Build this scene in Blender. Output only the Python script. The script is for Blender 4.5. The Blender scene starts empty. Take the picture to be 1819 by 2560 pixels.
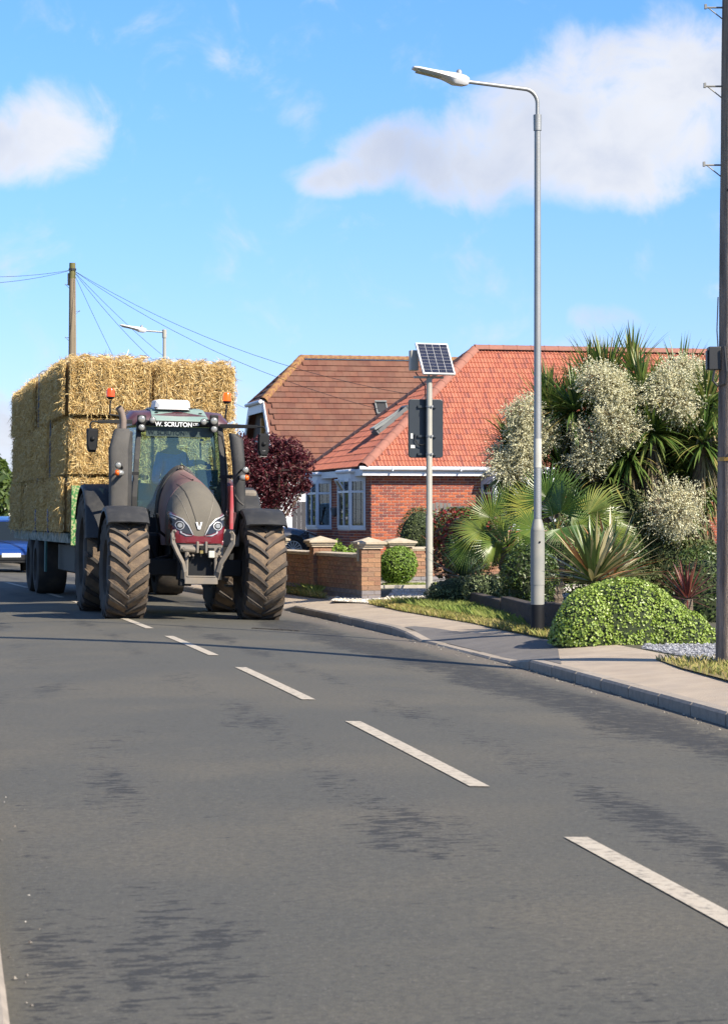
import bpy, bmesh, math, random
import numpy as np
from mathutils import Vector, Matrix, Euler
from mathutils.bvhtree import BVHTree
R = math.radians
random.seed(7); RNG = np.random.default_rng(7)
S = bpy.context.scene
COL = S.collection

# ------------------------------------------------------------------ camera, sky, sun, exposure
F = 5840.0; CXP = 909.5; HZ = 1297.0; CAMH = 1.40
cam = bpy.data.cameras.new('camera'); camo = bpy.data.objects.new('camera', cam); COL.objects.link(camo)
camo.location = (0, 0, CAMH); camo.rotation_euler = (R(90), 0, 0)
cam.sensor_fit = 'HORIZONTAL'; cam.sensor_width = 24; cam.lens = 24*F/1819; cam.shift_y = 17/1819
cam.clip_start = .1; cam.clip_end = 9000
cam.dof.use_dof = True; cam.dof.focus_distance = 34; cam.dof.aperture_fstop = 11
S.camera = camo
S.view_settings.view_transform = 'Standard'; S.view_settings.look = 'None'
S.view_settings.exposure = 1.2; S.view_settings.gamma = 1
S.cycles.max_bounces = 8; S.cycles.transparent_max_bounces = 12

SUN_EL = R(38); SUN_H = Vector((.743, -.669)).normalized()          # towards the sun
sd = Vector((SUN_H.x*math.cos(SUN_EL), SUN_H.y*math.cos(SUN_EL), math.sin(SUN_EL)))
sl = bpy.data.lights.new('sun', 'SUN'); so = bpy.data.objects.new('sun', sl); COL.objects.link(so)
sl.energy = 4.6; sl.angle = R(.53); sl.color = (1.0, .90, .76)
so.rotation_euler = sd.to_track_quat('Z', 'Y').to_euler(); so.location = (20, -10, 30)

world = bpy.data.worlds.new('World'); S.world = world; world.use_nodes = True
def build_world():
    nt = world.node_tree; N = nt.nodes; L = nt.links; N.clear()
    out = N.new('ShaderNodeOutputWorld'); bg = N.new('ShaderNodeBackground')
    sky = N.new('ShaderNodeTexSky'); sky.sky_type = 'NISHITA'; sky.sun_disc = False
    sky.sun_elevation = SUN_EL; sky.sun_rotation = math.atan2(SUN_H.x, SUN_H.y)
    sky.air_density = 1.0; sky.dust_density = .1; sky.ozone_density = 3.0; sky.altitude = 0
    def m(op, a, b=None, c=None, clamp=False):
        n = N.new('ShaderNodeMath'); n.operation = op; n.use_clamp = clamp
        for i, v in enumerate((a, b, c)):
            if v is None: continue
            if isinstance(v, (int, float)): n.inputs[i].default_value = v
            else: L.new(v, n.inputs[i])
        return n.outputs[0]
    def sm(x, a, b):
        n = N.new('ShaderNodeMapRange'); n.interpolation_type = 'SMOOTHSTEP'; L.new(x, n.inputs[0])
        n.inputs[1].default_value = a; n.inputs[2].default_value = b; return n.outputs[0]
    def mixc(f, a, b):
        n = N.new('ShaderNodeMix'); n.data_type = 'RGBA'
        for i, v in ((0, f), (6, a), (7, b)):
            if isinstance(v, (int, float)): n.inputs[i].default_value = v
            elif isinstance(v, tuple): n.inputs[i].default_value = (*v, 1)
            else: L.new(v, n.inputs[i])
        return n.outputs[2]
    tc = N.new('ShaderNodeTexCoord'); sp = N.new('ShaderNodeSeparateXYZ'); L.new(tc.outputs['Generated'], sp.inputs[0])
    X, Y, Z = sp.outputs
    yy = m('MAXIMUM', Y, .05); U = m('DIVIDE', X, yy); V = m('DIVIDE', Z, yy)
    front = sm(Y, .5, .8)
    cb = N.new('ShaderNodeCombineXYZ'); L.new(U, cb.inputs[0]); L.new(V, cb.inputs[1])
    def noise(vec, sc, det=6, rough=.55, dist=0):
        n = N.new('ShaderNodeTexNoise'); L.new(vec, n.inputs['Vector']); n.inputs['Scale'].default_value = sc
        n.inputs['Detail'].default_value = det; n.inputs['Roughness'].default_value = rough; n.inputs['Distortion'].default_value = dist
        return n.outputs['Fac']
    n1 = noise(cb.outputs[0], 30, 9, .6, .4); n2 = noise(cb.outputs[0], 9, 4, .5)
    blobs = [(860,440,150,55,1),(1030,380,200,105,1),(1190,400,260,130,1),(1350,310,230,165,1),(1540,270,280,210,1),(1500,420,280,110,1),
             (1720,190,210,190,1),(1700,340,170,120,1),(130,320,150,140,1),(0,370,190,100,1),
             (570,160,70,45,.45),(490,235,60,45,.36),(740,270,80,60,.34),
             (1500,790,120,38,.5),(1290,830,110,45,.42),(0,1090,110,120,.8),(590,990,70,60,.45),(1400,880,180,55,.35)]
    acc = None
    for px, py, rx, ry, w in blobs:
        a = m('MULTIPLY', m('SUBTRACT', U, (px-CXP)/F), F/rx); b = m('MULTIPLY', m('SUBTRACT', V, (HZ-py)/F), F/ry)
        d = m('ADD', m('MULTIPLY', a, a), m('MULTIPLY', b, b))
        g = m('MULTIPLY', m('MAXIMUM', m('SUBTRACT', 1.0, m('MULTIPLY', d, .62)), 0.0), w)
        acc = g if acc is None else m('SMOOTH_MAX', acc, g, .25)
    dens = sm(m('ADD', acc, m('MULTIPLY', m('SUBTRACT', n1, .5), 1.7)), .18, .98)
    dens = m('MULTIPLY', dens, front)
    # scattered cloud over the rest of the sky
    n3 = noise(tc.outputs['Generated'], 3.2, 8, .55, .2)
    far = m('MULTIPLY', sm(n3, .52, .7), m('SUBTRACT', 1.0, m('MULTIPLY', sm(Y, .93, .975), front)))
    far = m('MULTIPLY', far, sm(Z, .02, .2))
    cl = m('MAXIMUM', dens, far)
    # cloud colour: bright, with cool thick parts
    thick = sm(m('ADD', m('ADD', m('MULTIPLY', n2, .7), m('MULTIPLY', n1, .3)), m('MULTIPLY', acc, .18)), .5, .8)
    ccol = mixc(thick, (.90, .90, .92), (.58, .63, .76))
    tint = N.new('ShaderNodeMix'); tint.data_type = 'RGBA'; tint.blend_type = 'MULTIPLY'; tint.inputs[0].default_value = 1
    L.new(sky.outputs[0], tint.inputs[6]); L.new(mixc(sm(Z, .0, .26), (.66, .765, 1.22), (.62, .97, 1.36)), tint.inputs[7])
    sc = N.new('ShaderNodeVectorMath'); sc.operation = 'SCALE'; L.new(ccol, sc.inputs[0]); sc.inputs[3].default_value = 1/(.067*2.297)*1.04
    L.new(mixc(m('MULTIPLY', cl, .92), tint.outputs[2], sc.outputs[0]), bg.inputs[0])
    bg.inputs[1].default_value = .067
    L.new(bg.outputs[0], out.inputs[0])
build_world()

# ------------------------------------------------------------------ helpers
def W(px, py, Y):
    return Vector(((px-CXP)*Y/F, Y, CAMH-(py-HZ)*Y/F))
def G(px, py, z=0.0):
    Y = F*(CAMH-z)/(py-HZ); return Vector(((px-CXP)*Y/F, Y, z))
def local_hit(M, px, py, axis, val):
    Mi = M.inverted(); o = Mi @ Vector((0, 0, CAMH)); d = Mi.to_3x3() @ Vector(((px-CXP)/F, 1, (HZ-py)/F))
    return o + d*((val-o[axis])/d[axis])

MATS = {}; KALB = .80
def _ramp(N, cols):
    r = N.new('ShaderNodeValToRGB'); e = r.color_ramp.elements
    while len(e) < len(cols): e.new(.5)
    for i, c in enumerate(cols):
        e[i].position = i/(len(cols)-1) if len(cols) > 1 else 0; e[i].color = (*c, 1)
    return r
def mat(name, cols, rnd=None, rough=.75, metal=0, nscale=6, nmix=.25, ncol=None, bump=0, bscale=60, trans=0, spec=.5,
        coat=0, nstretch=(1,1,1), nthr=(.42,.68), alpha=1, emit=None, estr=0, const=False):
    """cols: one colour or a list run through a ramp by per-face ('attr') or per-object ('obj') chance; ncol: dirt colour mixed by noise."""
    if name in MATS: return MATS[name]
    mt = bpy.data.materials.new(name); mt.use_nodes = True; nt = mt.node_tree; N = nt.nodes; L = nt.links
    b = N['Principled BSDF']
    if isinstance(cols, tuple): cols = [cols]
    cols = [tuple(q*KALB for q in c) for c in cols]; ncol = tuple(q*KALB for q in ncol) if ncol else None
    tc = N.new('ShaderNodeTexCoord'); mp = N.new('ShaderNodeMapping'); L.new(tc.outputs['Object'], mp.inputs[0]); mp.inputs['Scale'].default_value = nstretch
    if rnd and len(cols) > 1:
        r = _ramp(N, cols)
        if const: r.color_ramp.interpolation = 'CONSTANT'
        if rnd == 'attr':
            a = N.new('ShaderNodeAttribute'); a.attribute_name = 'rnd'; L.new(a.outputs['Fac'], r.inputs[0])
        else:
            a = N.new('ShaderNodeObjectInfo'); L.new(a.outputs['Random'], r.inputs[0])
        c = r.outputs[0]
    elif len(cols) > 1:
        r = _ramp(N, cols); n0 = N.new('ShaderNodeTexNoise'); n0.inputs['Scale'].default_value = nscale*.6; n0.inputs['Detail'].default_value = 5
        L.new(mp.outputs[0], n0.inputs[0]); s0 = N.new('ShaderNodeMapRange'); s0.inputs[1].default_value = .3; s0.inputs[2].default_value = .7
        L.new(n0.outputs['Fac'], s0.inputs[0]); L.new(s0.outputs[0], r.inputs[0]); c = r.outputs[0]
    else:
        rg = N.new('ShaderNodeRGB'); rg.outputs[0].default_value = (*cols[0], 1); c = rg.outputs[0]
    if ncol is not None or nmix:
        n = N.new('ShaderNodeTexNoise'); n.inputs['Scale'].default_value = nscale; n.inputs['Detail'].default_value = 6; n.inputs['Roughness'].default_value = .6
        L.new(mp.outputs[0], n.inputs[0])
        mr = N.new('ShaderNodeMapRange'); mr.inputs[1].default_value = nthr[0]; mr.inputs[2].default_value = nthr[1]; L.new(n.outputs['Fac'], mr.inputs[0])
        mu = N.new('ShaderNodeMath'); mu.operation = 'MULTIPLY'; L.new(mr.outputs[0], mu.inputs[0]); mu.inputs[1].default_value = nmix
        mx = N.new('ShaderNodeMix'); mx.data_type = 'RGBA'; L.new(mu.outputs[0], mx.inputs[0]); L.new(c, mx.inputs[6])
        if ncol is None:
            dk = N.new('ShaderNodeMix'); dk.data_type = 'RGBA'; dk.blend_type = 'MULTIPLY'; dk.inputs[0].default_value = 1
            L.new(c, dk.inputs[6]); dk.inputs[7].default_value = (.45, .45, .45, 1); L.new(dk.outputs[2], mx.inputs[7])
        else: mx.inputs[7].default_value = (*ncol, 1)
        c = mx.outputs[2]
    L.new(c, b.inputs['Base Color']); b.inputs['Roughness'].default_value = rough; b.inputs['Metallic'].default_value = metal
    b.inputs['Specular IOR Level'].default_value = spec; b.inputs['Coat Weight'].default_value = coat
    if bump:
        nb = N.new('ShaderNodeTexNoise'); nb.inputs['Scale'].default_value = bscale; nb.inputs['Detail'].default_value = 4; L.new(mp.outputs[0], nb.inputs[0])
        bp = N.new('ShaderNodeBump'); bp.inputs['Strength'].default_value = bump; bp.inputs['Distance'].default_value = .02
        L.new(nb.outputs['Fac'], bp.inputs['Height']); L.new(bp.outputs[0], b.inputs['Normal'])
    if trans:
        tr = N.new('ShaderNodeBsdfTranslucent'); L.new(c, tr.inputs[0]); ms = N.new('ShaderNodeMixShader'); ms.inputs[0].default_value = trans
        L.new(b.outputs[0], ms.inputs[1]); L.new(tr.outputs[0], ms.inputs[2]); L.new(ms.outputs[0], N['Material Output'].inputs[0])
    if emit:
        b.inputs['Emission Color'].default_value = (*emit, 1); b.inputs['Emission Strength'].default_value = estr
    MATS[name] = mt; return mt
def glass(name, tint, gl=.08, rough=.02, dirt=0, dcol=(.4,.42,.38)):
    if name in MATS: return MATS[name]
    mt = bpy.data.materials.new(name); mt.use_nodes = True; nt = mt.node_tree; N = nt.nodes; L = nt.links; N.remove(N['Principled BSDF'])
    t = N.new('ShaderNodeBsdfTransparent'); t.inputs[0].default_value = (*tint, 1)
    g = N.new('ShaderNodeBsdfGlossy'); g.inputs['Roughness'].default_value = rough
    fr = N.new('ShaderNodeFresnel'); fr.inputs[0].default_value = 1.5
    a = N.new('ShaderNodeMath'); a.operation = 'ADD'; a.use_clamp = True; L.new(fr.outputs[0], a.inputs[0]); a.inputs[1].default_value = gl
    m = N.new('ShaderNodeMixShader'); L.new(a.outputs[0], m.inputs[0]); L.new(t.outputs[0], m.inputs[1]); L.new(g.outputs[0], m.inputs[2])
    o = m.outputs[0]
    if dirt:
        d = N.new('ShaderNodeBsdfDiffuse'); d.inputs[0].default_value = (*dcol, 1); m2 = N.new('ShaderNodeMixShader'); m2.inputs[0].default_value = dirt
        L.new(o, m2.inputs[1]); L.new(d.outputs[0], m2.inputs[2]); o = m2.outputs[0]
    L.new(o, N['Material Output'].inputs[0]); MATS[name] = mt; return mt

class MB:
    def __init__(s): s.v = []; s.f = []; s.r = []; s.smooth = False
    def add(s, vs, fs, r=None):
        o = len(s.v); s.v.extend([tuple(v) for v in vs]); s.f.extend([tuple(i+o for i in f) for f in fs])
        rr = random.random() if r is None else r; s.r.extend([rr]*len(fs)); return s
    def box(s, c, d, rot=0, tilt=None, r=None):
        hx, hy, hz = d[0]/2, d[1]/2, d[2]/2
        vs = [Vector((x*hx, y*hy, z*hz)) for z in (-1, 1) for y in (-1, 1) for x in (-1, 1)]
        M = tilt if tilt is not None else Matrix.Rotation(rot, 3, 'Z')
        vs = [M @ v + Vector(c) for v in vs]
        return s.add(vs, [(0,2,3,1),(4,5,7,6),(0,1,5,4),(2,6,7,3),(0,4,6,2),(1,3,7,5)], r)
    def b2(s, a, b, r=None):
        return s.box([(a[i]+b[i])/2 for i in range(3)], [abs(b[i]-a[i]) for i in range(3)], r=r)
    def prism(s, poly, ax, lo, hi, r=None):
        """poly: 2D outline; ax: axis of extrusion (0,1,2)"""
        n = len(poly); vs = []
        for h in (lo, hi):
            for p in poly:
                q = [p[0], p[1]]; q.insert(ax, h); vs.append(q)
        return s.add(vs, [tuple(range(n))[::-1], tuple(range(n, 2*n))] + [(i, (i+1) % n, (i+1) % n+n, i+n) for i in range(n)], r)
    def tube(s, pts, rad, n=8, cap=True, r=None, sq=None):
        pts = [Vector(p) for p in pts]; k = len(pts)
        if isinstance(rad, (int, float)): rad = [rad]*k
        vs = []; up = Vector((0, 0, 1)); prev = None
        for i, p in enumerate(pts):
            t = (pts[min(i+1, k-1)]-pts[max(i-1, 0)]).normalized()
            if prev is None: a = t.cross(up if abs(t.z) < .95 else Vector((1, 0, 0))).normalized()
            else: a = (prev - t*prev.dot(t)).normalized()
            prev = a; b = t.cross(a)
            for j in range(n):
                an = 2*math.pi*(j+(.5 if n == 4 else 0))/n; ca, sa = math.cos(an), math.sin(an)
                sx = rad[i] if sq is None else rad[i]*sq[0]; sy = rad[i] if sq is None else rad[i]*sq[1]
                vs.append(p + a*ca*sx + b*sa*sy)
        fs = [(i*n+j, i*n+(j+1) % n, (i+1)*n+(j+1) % n, (i+1)*n+j) for i in range(k-1) for j in range(n)]
        if cap: fs += [tuple(range(n))[::-1], tuple(range((k-1)*n, k*n))]
        return s.add(vs, fs, r)
    def lathe(s, prof, ax='Z', n=24, c=(0,0,0), r=None, closed=False):
        """prof: (h, radius) along the axis"""
        vs = []
        for h, q in prof:
            for j in range(n):
                a = 2*math.pi*j/n; x, y = q*math.cos(a), q*math.sin(a)
                p = {'Z': (x, y, h), 'X': (h, x, y), 'Y': (x, h, y)}[ax]; vs.append((p[0]+c[0], p[1]+c[1], p[2]+c[2]))
        k = len(prof); fs = [(i*n+j, i*n+(j+1) % n, (i+1)*n+(j+1) % n, (i+1)*n+j) for i in range(k-1) for j in range(n)]
        return s.add(vs, fs, r)
    def sphere(s, c, rad, n=10, m=7, r=None):
        rad = (rad,)*3 if isinstance(rad, (int, float)) else rad
        vs = []; fs = []
        for i in range(m+1):
            t = math.pi*i/m
            for j in range(n):
                a = 2*math.pi*j/n; vs.append((c[0]+rad[0]*math.sin(t)*math.cos(a), c[1]+rad[1]*math.sin(t)*math.sin(a), c[2]+rad[2]*math.cos(t)))
        for i in range(m):
            for j in range(n): fs.append((i*n+j, (i+1)*n+j, (i+1)*n+(j+1) % n, i*n+(j+1) % n))
        return s.add(vs, fs, r)
    def loft(s, rings, cap=(True, True), closed=True, r=None):
        n = len(rings[0]); vs = [v for rg in rings for v in rg]; k = len(rings); e = n if closed else n-1
        fs = [(i*n+j, i*n+(j+1) % n, (i+1)*n+(j+1) % n, (i+1)*n+j) for i in range(k-1) for j in range(e)]
        if cap[0]: fs.append(tuple(range(n))[::-1])
        if cap[1]: fs.append(tuple(range((k-1)*n, k*n)))
        return s.add(vs, fs, r)
    def arrays(s, V, Fc, Rn):
        """bulk numpy append: V (n,3), Fc (m,k), Rn (m)"""
        o = len(s.v); s.v.extend(map(tuple, V.tolist())); s.f.extend(map(tuple, (Fc+o).tolist())); s.r.extend(Rn.tolist()); return s
    def mesh(s, name, m, smooth=None, normals=True):
        me = bpy.data.meshes.new(name); me.from_pydata(s.v, [], s.f)
        if m: me.materials.append(m)
        at = me.attributes.new('rnd', 'FLOAT', 'FACE'); at.data.foreach_set('value', np.array(s.r, dtype=np.float32))
        if normals:
            bm = bmesh.new(); bm.from_mesh(me); bmesh.ops.recalc_face_normals(bm, faces=bm.faces); bm.to_mesh(me); bm.free()
        if smooth:
            me.polygons.foreach_set('use_smooth', [True]*len(me.polygons))
            if smooth is not True: me.set_sharp_from_angle(angle=R(smooth))
        return me
    def build(s, name, m, parent=None, smooth=None, bevel=0, label=None, normals=True):
        o = bpy.data.objects.new(name, s.mesh(name, m, smooth, normals)); COL.objects.link(o)
        if parent: o.parent = parent
        if bevel:
            b = o.modifiers.new('bevel', 'BEVEL'); b.width = bevel; b.segments = 2; b.limit_method = 'ANGLE'; b.angle_limit = R(35)
        if label: o['label'] = label
        return o
def tag(o, label=None, cat=None, group=None, kind=None):
    if label: o['label'] = label
    if cat: o['category'] = cat
    if group: o['group'] = group
    if kind: o['kind'] = kind
    return o
def empty(name, loc=(0,0,0), rot=(0,0,0), label=None, cat=None, group=None):
    o = bpy.data.objects.new(name, None); COL.objects.link(o); o.location = loc; o.rotation_euler = rot; o.empty_display_size = .2
    tag(o, label, cat, group); return o
def mat4(o):
    return Matrix.LocRotScale(o.location, o.rotation_euler, o.scale)
def inst(name, me, parent, loc, rot=(0,0,0), scale=(1,1,1), M=None):
    o = bpy.data.objects.new(name, me); COL.objects.link(o); o.parent = parent
    if M is not None: o.matrix_basis = M
    else: o.location = loc; o.rotation_euler = rot; o.scale = scale
    return o
def copy_tree(o, parent=None):
    c = o.copy(); COL.objects.link(c); c.parent = parent
    for ch in [x for x in COL.objects if x.parent == o]: copy_tree(ch, c)
    return c

# ------------------------------------------------------------------ foliage generators
def leaf_cloud(mb, P, Nn, size, aspect=.55, jitter=.7, fold=.25):
    """P (n,3) points, Nn (n,3) rough outward normals"""
    n = len(P); D = Nn + RNG.normal(0, jitter, (n, 3)); D /= np.linalg.norm(D, axis=1, keepdims=True)+1e-9
    Tn = np.cross(D, RNG.normal(0, 1, (n, 3))); Tn /= np.linalg.norm(Tn, axis=1, keepdims=True)+1e-9
    B = np.cross(D, Tn); sz = size*RNG.uniform(.65, 1.3, (n, 1))
    a = P - Tn*sz*.5; c = P + Tn*sz*.5; b = P + B*sz*aspect*.5 + D*sz*fold*.4; d = P - B*sz*aspect*.5 + D*sz*fold*.4
    V = np.stack([a, b, c, d], 1).reshape(-1, 3); i = np.arange(n)[:, None]*4
    Fc = np.concatenate([i+np.array([[0, 1, 2]]), i+np.array([[0, 2, 3]])], 0)
    rr = RNG.random(n); mb.arrays(V, Fc, np.concatenate([rr, rr])); return mb
def shell_points(c, rad, n, inner=.8, flat=None, lump=.12, seed=0, zmin=None):
    g = np.random.default_rng(seed+11); D = g.normal(0, 1, (n, 3)); D /= np.linalg.norm(D, axis=1, keepdims=True)
    lumps = g.normal(0, 1, (14, 3)); lumps /= np.linalg.norm(lumps, axis=1, keepdims=True)
    k = (np.maximum(D @ lumps.T, 0)**6).sum(1); s = g.uniform(inner, 1.0, n)**.7*(1-lump+lump*2*np.clip(k, 0, 1))
    P = D*s[:, None]*np.array(rad)+np.array(c)
    Nn = D/np.array(rad); Nn /= np.linalg.norm(Nn, axis=1, keepdims=True)
    if zmin is not None: k = P[:, 2] > zmin; P, Nn = P[k], Nn[k]
    return P, Nn
def blade(mb, base, dirv, L, w, droop=.3, seg=5, fold=.12, r=None, taper=1.6):
    """one sword leaf"""
    d = Vector(dirv).normalized(); p = Vector(base); side = d.cross(Vector((0, 0, 1)))
    if side.length < .05: side = Vector((1, 0, 0))
    side.normalize(); vs = []
    for i in range(seg+1):
        t = i/seg; ww = w*.5*(min(1, .45+2.2*t))*(1-t**taper)+.001
        up = side.cross(d).normalized()
        vs += [p - side*ww + up*ww*fold*2, p.copy(), p + side*ww + up*ww*fold*2]
        if i < seg:
            p = p + d*(L/seg); d = (d + Vector((0, 0, -droop*2/seg*(.3+t)))).normalized()
    fs = []
    for i in range(seg):
        a = i*3; fs += [(a, a+1, a+4, a+3), (a+1, a+2, a+5, a+4)]
    mb.add(vs, fs, r); return mb
def fan(mb, hub, dirv, rad, spread=R(150), n=24, cup=.25, r0=None, up=None):
    """palmate leaf: long stiff fingers round a hub, joined near the hub"""
    d = Vector(dirv).normalized(); upv = Vector(up) if up else Vector((0, -.6, .8)); nrm = (upv - d*upv.dot(d)).normalized(); s = d.cross(nrm)
    for i in range(n):
        a = -spread/2 + spread*i/(n-1)+random.uniform(-.02, .02); dv = d*math.cos(a)+s*math.sin(a)
        L = rad*(1-.18*abs(a/(spread/2))**2)*random.uniform(.92, 1.05); perp = (s*math.cos(a)-d*math.sin(a))
        w0 = rad*.46*spread/(n-1)*.5; h = Vector(hub); vs = []
        for t, ww, z in ((.03, .1, 0), (.42, 1.0, cup*.05), (.7, .72, cup*.02), (1.0, .05, -cup*.35*random.uniform(.3, 1.6))):
            c = h + dv*L*t + nrm*z*rad
            vs += [c-perp*w0*ww, c+nrm*(w0*ww*.8), c+perp*w0*ww]
        fs = []
        for k in range(3):
            q = k*3; fs += [(q, q+1, q+4, q+3), (q+1, q+2, q+5, q+4)]
        mb.add(vs, fs, (r0+random.uniform(-.12, .12)) if r0 is not None else None)
    return mb
# ------------------------------------------------------------------ ground, road, kerbs
_c = np.array([(7.96,1.24),(10.28,.893),(12.18,.533),(16.1,-.13),(21.9,-1.215),(28.4,-2.46),(32.9,-3.47),(42.4,-5.64),(48,-7.03)])
_pc = np.polyfit(_c[:,0], _c[:,1], 3); _dc = np.polyder(_pc)
def cx(Y):
    y = min(max(Y, 7.0), 48.0); return float(np.polyval(_pc, y) + np.polyval(_dc, y)*(Y-y)*(1 if Y < 48 else 1.03))
_k = np.array([(16.66,2.595),(23.3,1.443),(27.2,.72),(34.07,-.47),(37.6,-1.24),(48.8,-4.05)])
_pk = np.polyfit(_k[:,0], _k[:,1], 2); _dk = np.polyder(_pk)
def kx(Y):
    y = min(max(Y, 14.0), 48.0); v = float(np.polyval(_pk, y) + np.polyval(_dk, y)*(Y-y))
    if Y > 48: v = cx(Y)+ (kx(48)-cx(48))
    return v
def lx(Y): return cx(Y) - (2.475+.02*(min(max(Y, 3), 32)-7))
def drop(Y):                                            # 1 = full kerb, 0 = lowered for a driveway
    f = 1.0
    for a, b in ((23.7, 28.2), (37.6, 43.0)):
        f = min(f, max(0, min(1, max(a-Y, Y-b)/.9)))
    return f
def ktop(Y): return -.052+.08*drop(Y)
EDGE = -.07; LAND = .085
def roadz(X, Y):
    c = cx(Y); h = (kx(Y)-c) if X > c else (c-lx(Y)); return EDGE*min(1, abs(X-c)/h)**1.5
ys = [-12+i*.5 for i in range(200)] + [88+i*4 for i in range(70)]
def strip(fa, fb, za, zb, n, m, name, y0=-1e9, y1=1e9):
    mb = MB(); Ys = [y for y in ys if y0 <= y <= y1]; vs = []
    for y in Ys:
        for j in range(n+1):
            t = j/n; x = fa(y)*(1-t)+fb(y)*t; vs.append((x, y, za(x, y, t) if callable(za) else za*(1-t)+zb*t))
    fs = [(i*(n+1)+j, i*(n+1)+j+1, (i+1)*(n+1)+j+1, (i+1)*(n+1)+j) for i in range(len(Ys)-1) for j in range(n)]
    mb.add(vs, fs); o = mb.build(name, m, smooth=True, normals=False); return o

def road_mat():
    mt = bpy.data.materials.new('asphalt'); mt.use_nodes = True; nt = mt.node_tree; N = nt.nodes; L = nt.links; b = N['Principled BSDF']
    tc = N.new('ShaderNodeTexCoord')
    def noise(sc, det=5, ro=.6, st=(1,1,1), loc=(0,0,0)):
        mp = N.new('ShaderNodeMapping'); L.new(tc.outputs['Object'], mp.inputs[0]); mp.inputs['Scale'].default_value = st; mp.inputs['Location'].default_value = loc
        n = N.new('ShaderNodeTexNoise'); n.inputs['Scale'].default_value = sc; n.inputs['Detail'].default_value = det; n.inputs['Roughness'].default_value = ro
        L.new(mp.outputs[0], n.inputs[0]); return n.outputs['Fac']
    def rng(x, a, b_, c=0, d=1, smooth=True):
        n = N.new('ShaderNodeMapRange'); n.inputs[1].default_value = a; n.inputs[2].default_value = b_; n.inputs[3].default_value = c; n.inputs[4].default_value = d
        if smooth: n.interpolation_type = 'SMOOTHSTEP'
        L.new(x, n.inputs[0]); return n.outputs[0]
    def m(op, a, c, d=None):
        n = N.new('ShaderNodeMath'); n.operation = op
        for i, v in enumerate((a, c, d)):
            if v is None: continue
            if isinstance(v, (int, float)): n.inputs[i].default_value = v
            else: L.new(v, n.inputs[i])
        return n.outputs[0]
    def mix(f, a, c):
        n = N.new('ShaderNodeMix'); n.data_type = 'RGBA'
        for i, v in ((0, f), (6, a), (7, c)):
            if isinstance(v, tuple): n.inputs[i].default_value = (*v, 1)
            elif isinstance(v, (int, float)): n.inputs[i].default_value = v
            else: L.new(v, n.inputs[i])
        return n.outputs[2]
    at = N.new('ShaderNodeAttribute'); at.attribute_name = 'lat'; lat = at.outputs['Fac']     # sideways position, metres from the centre line
    warm = rng(noise(.35, 3), .4, .65)
    col = mix(warm, (.083, .080, .064), (.108, .098, .072))
    grit = noise(30, 6, .85); col = mix(rng(grit, .42, .60, 0, .55), col, (.046, .0445, .038))
    g2 = noise(75, 2, .6); col = mix(rng(g2, .62, .72, 0, .6), col, (.20, .18, .155))
    # worn dark bitumen streaks in the wheel tracks
    band = None
    for c, w, k in ((2.15, .50, 1.7), (.62, .26, .9), (-.62, .24, .8), (-1.8, .34, .62), (-2.32, .13, .5)):
        d = m('DIVIDE', m('SUBTRACT', lat, c), w); g = m('MULTIPLY', m('POWER', 2.718, m('MULTIPLY', m('MULTIPLY', d, d), -1.0)), k)
        band = g if band is None else m('ADD', band, g)
    big = noise(1.1, 4, .55, (1, .30, 1), (3.7, 1.9, 0)); st = rng(noise(14, 6, .70, (.55, 1.25, 1)), .28, .72, 0, 1, False); fine = noise(60, 3, .6, (.6, 1.4, 1))
    cl = rng(m('ADD', big, m('MULTIPLY', band, .30)), .54, .98)
    v = m('ADD', m('ADD', m('MULTIPLY', st, .62), m('MULTIPLY', fine, .3)), m('MULTIPLY', cl, .34))
    col = mix(rng(v, .665, .72, 0, .82), col, (.025, .0245, .022))
    edge = rng(m('ADD', m('ABSOLUTE', lat, 0), m('MULTIPLY', st, .5)), 2.75, 3.1, 0, .5); col = mix(edge, col, (.16, .13, .10))
    L.new(col, b.inputs['Base Color']); b.inputs['Roughness'].default_value = .78; b.inputs['Specular IOR Level'].default_value = .35
    bp = N.new('ShaderNodeBump'); bp.inputs['Strength'].default_value = .55; bp.inputs['Distance'].default_value = .012; L.new(grit, bp.inputs['Height']); L.new(bp.outputs[0], b.inputs['Normal'])
    return mt
road = strip(lx, kx, lambda x, y, t: roadz(x, y), None, 16, road_mat(), 'road'); tag(road, kind='structure')
la = road.data.attributes.new('lat', 'FLOAT', 'POINT')
la.data.foreach_set('value', [v.co.x-cx(v.co.y) for v in road.data.vertices])

m_pave = mat('pavement_tarmac', [(.41,.33,.24),(.50,.41,.305)], nscale=3, nmix=.35, ncol=(.25,.215,.185), bump=.5, bscale=180, rough=.9)
m_soil = mat('garden_ground', [(.085,.07,.045),(.06,.075,.03)], nscale=2, nmix=.3, bump=.5, bscale=30, rough=.95)
m_grass_g = mat('turf', [(.10,.12,.035),(.17,.15,.06)], nscale=3, nmix=.3, bump=.6, bscale=60, rough=.95)
pav = strip(lambda y: kx(y)+.12, lambda y: kx(y)+1.32, lambda x, y, t: ktop(y)*(1-t)**1.5+LAND*(1-(1-t)**1.5), None, 6, m_pave, 'pavement'); tag(pav, kind='structure')
land = strip(lambda y: kx(y)+1.32, lambda y: 260.0, LAND, LAND, 1, m_soil, 'garden_soil'); tag(land, kind='structure')
verge = strip(lambda y: -260.0, lambda y: lx(y)-.12, .03, .03, 1, m_grass_g, 'grass_verge'); tag(verge, kind='structure')
g = MB(); g.add([(-4000,-300,-.2),(4000,-300,-.2),(4000,7000,-.2),(-4000,7000,-.2)], [(0,1,2,3)]); tag(g.build('ground', m_grass_g, normals=False), kind='structure')

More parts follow.
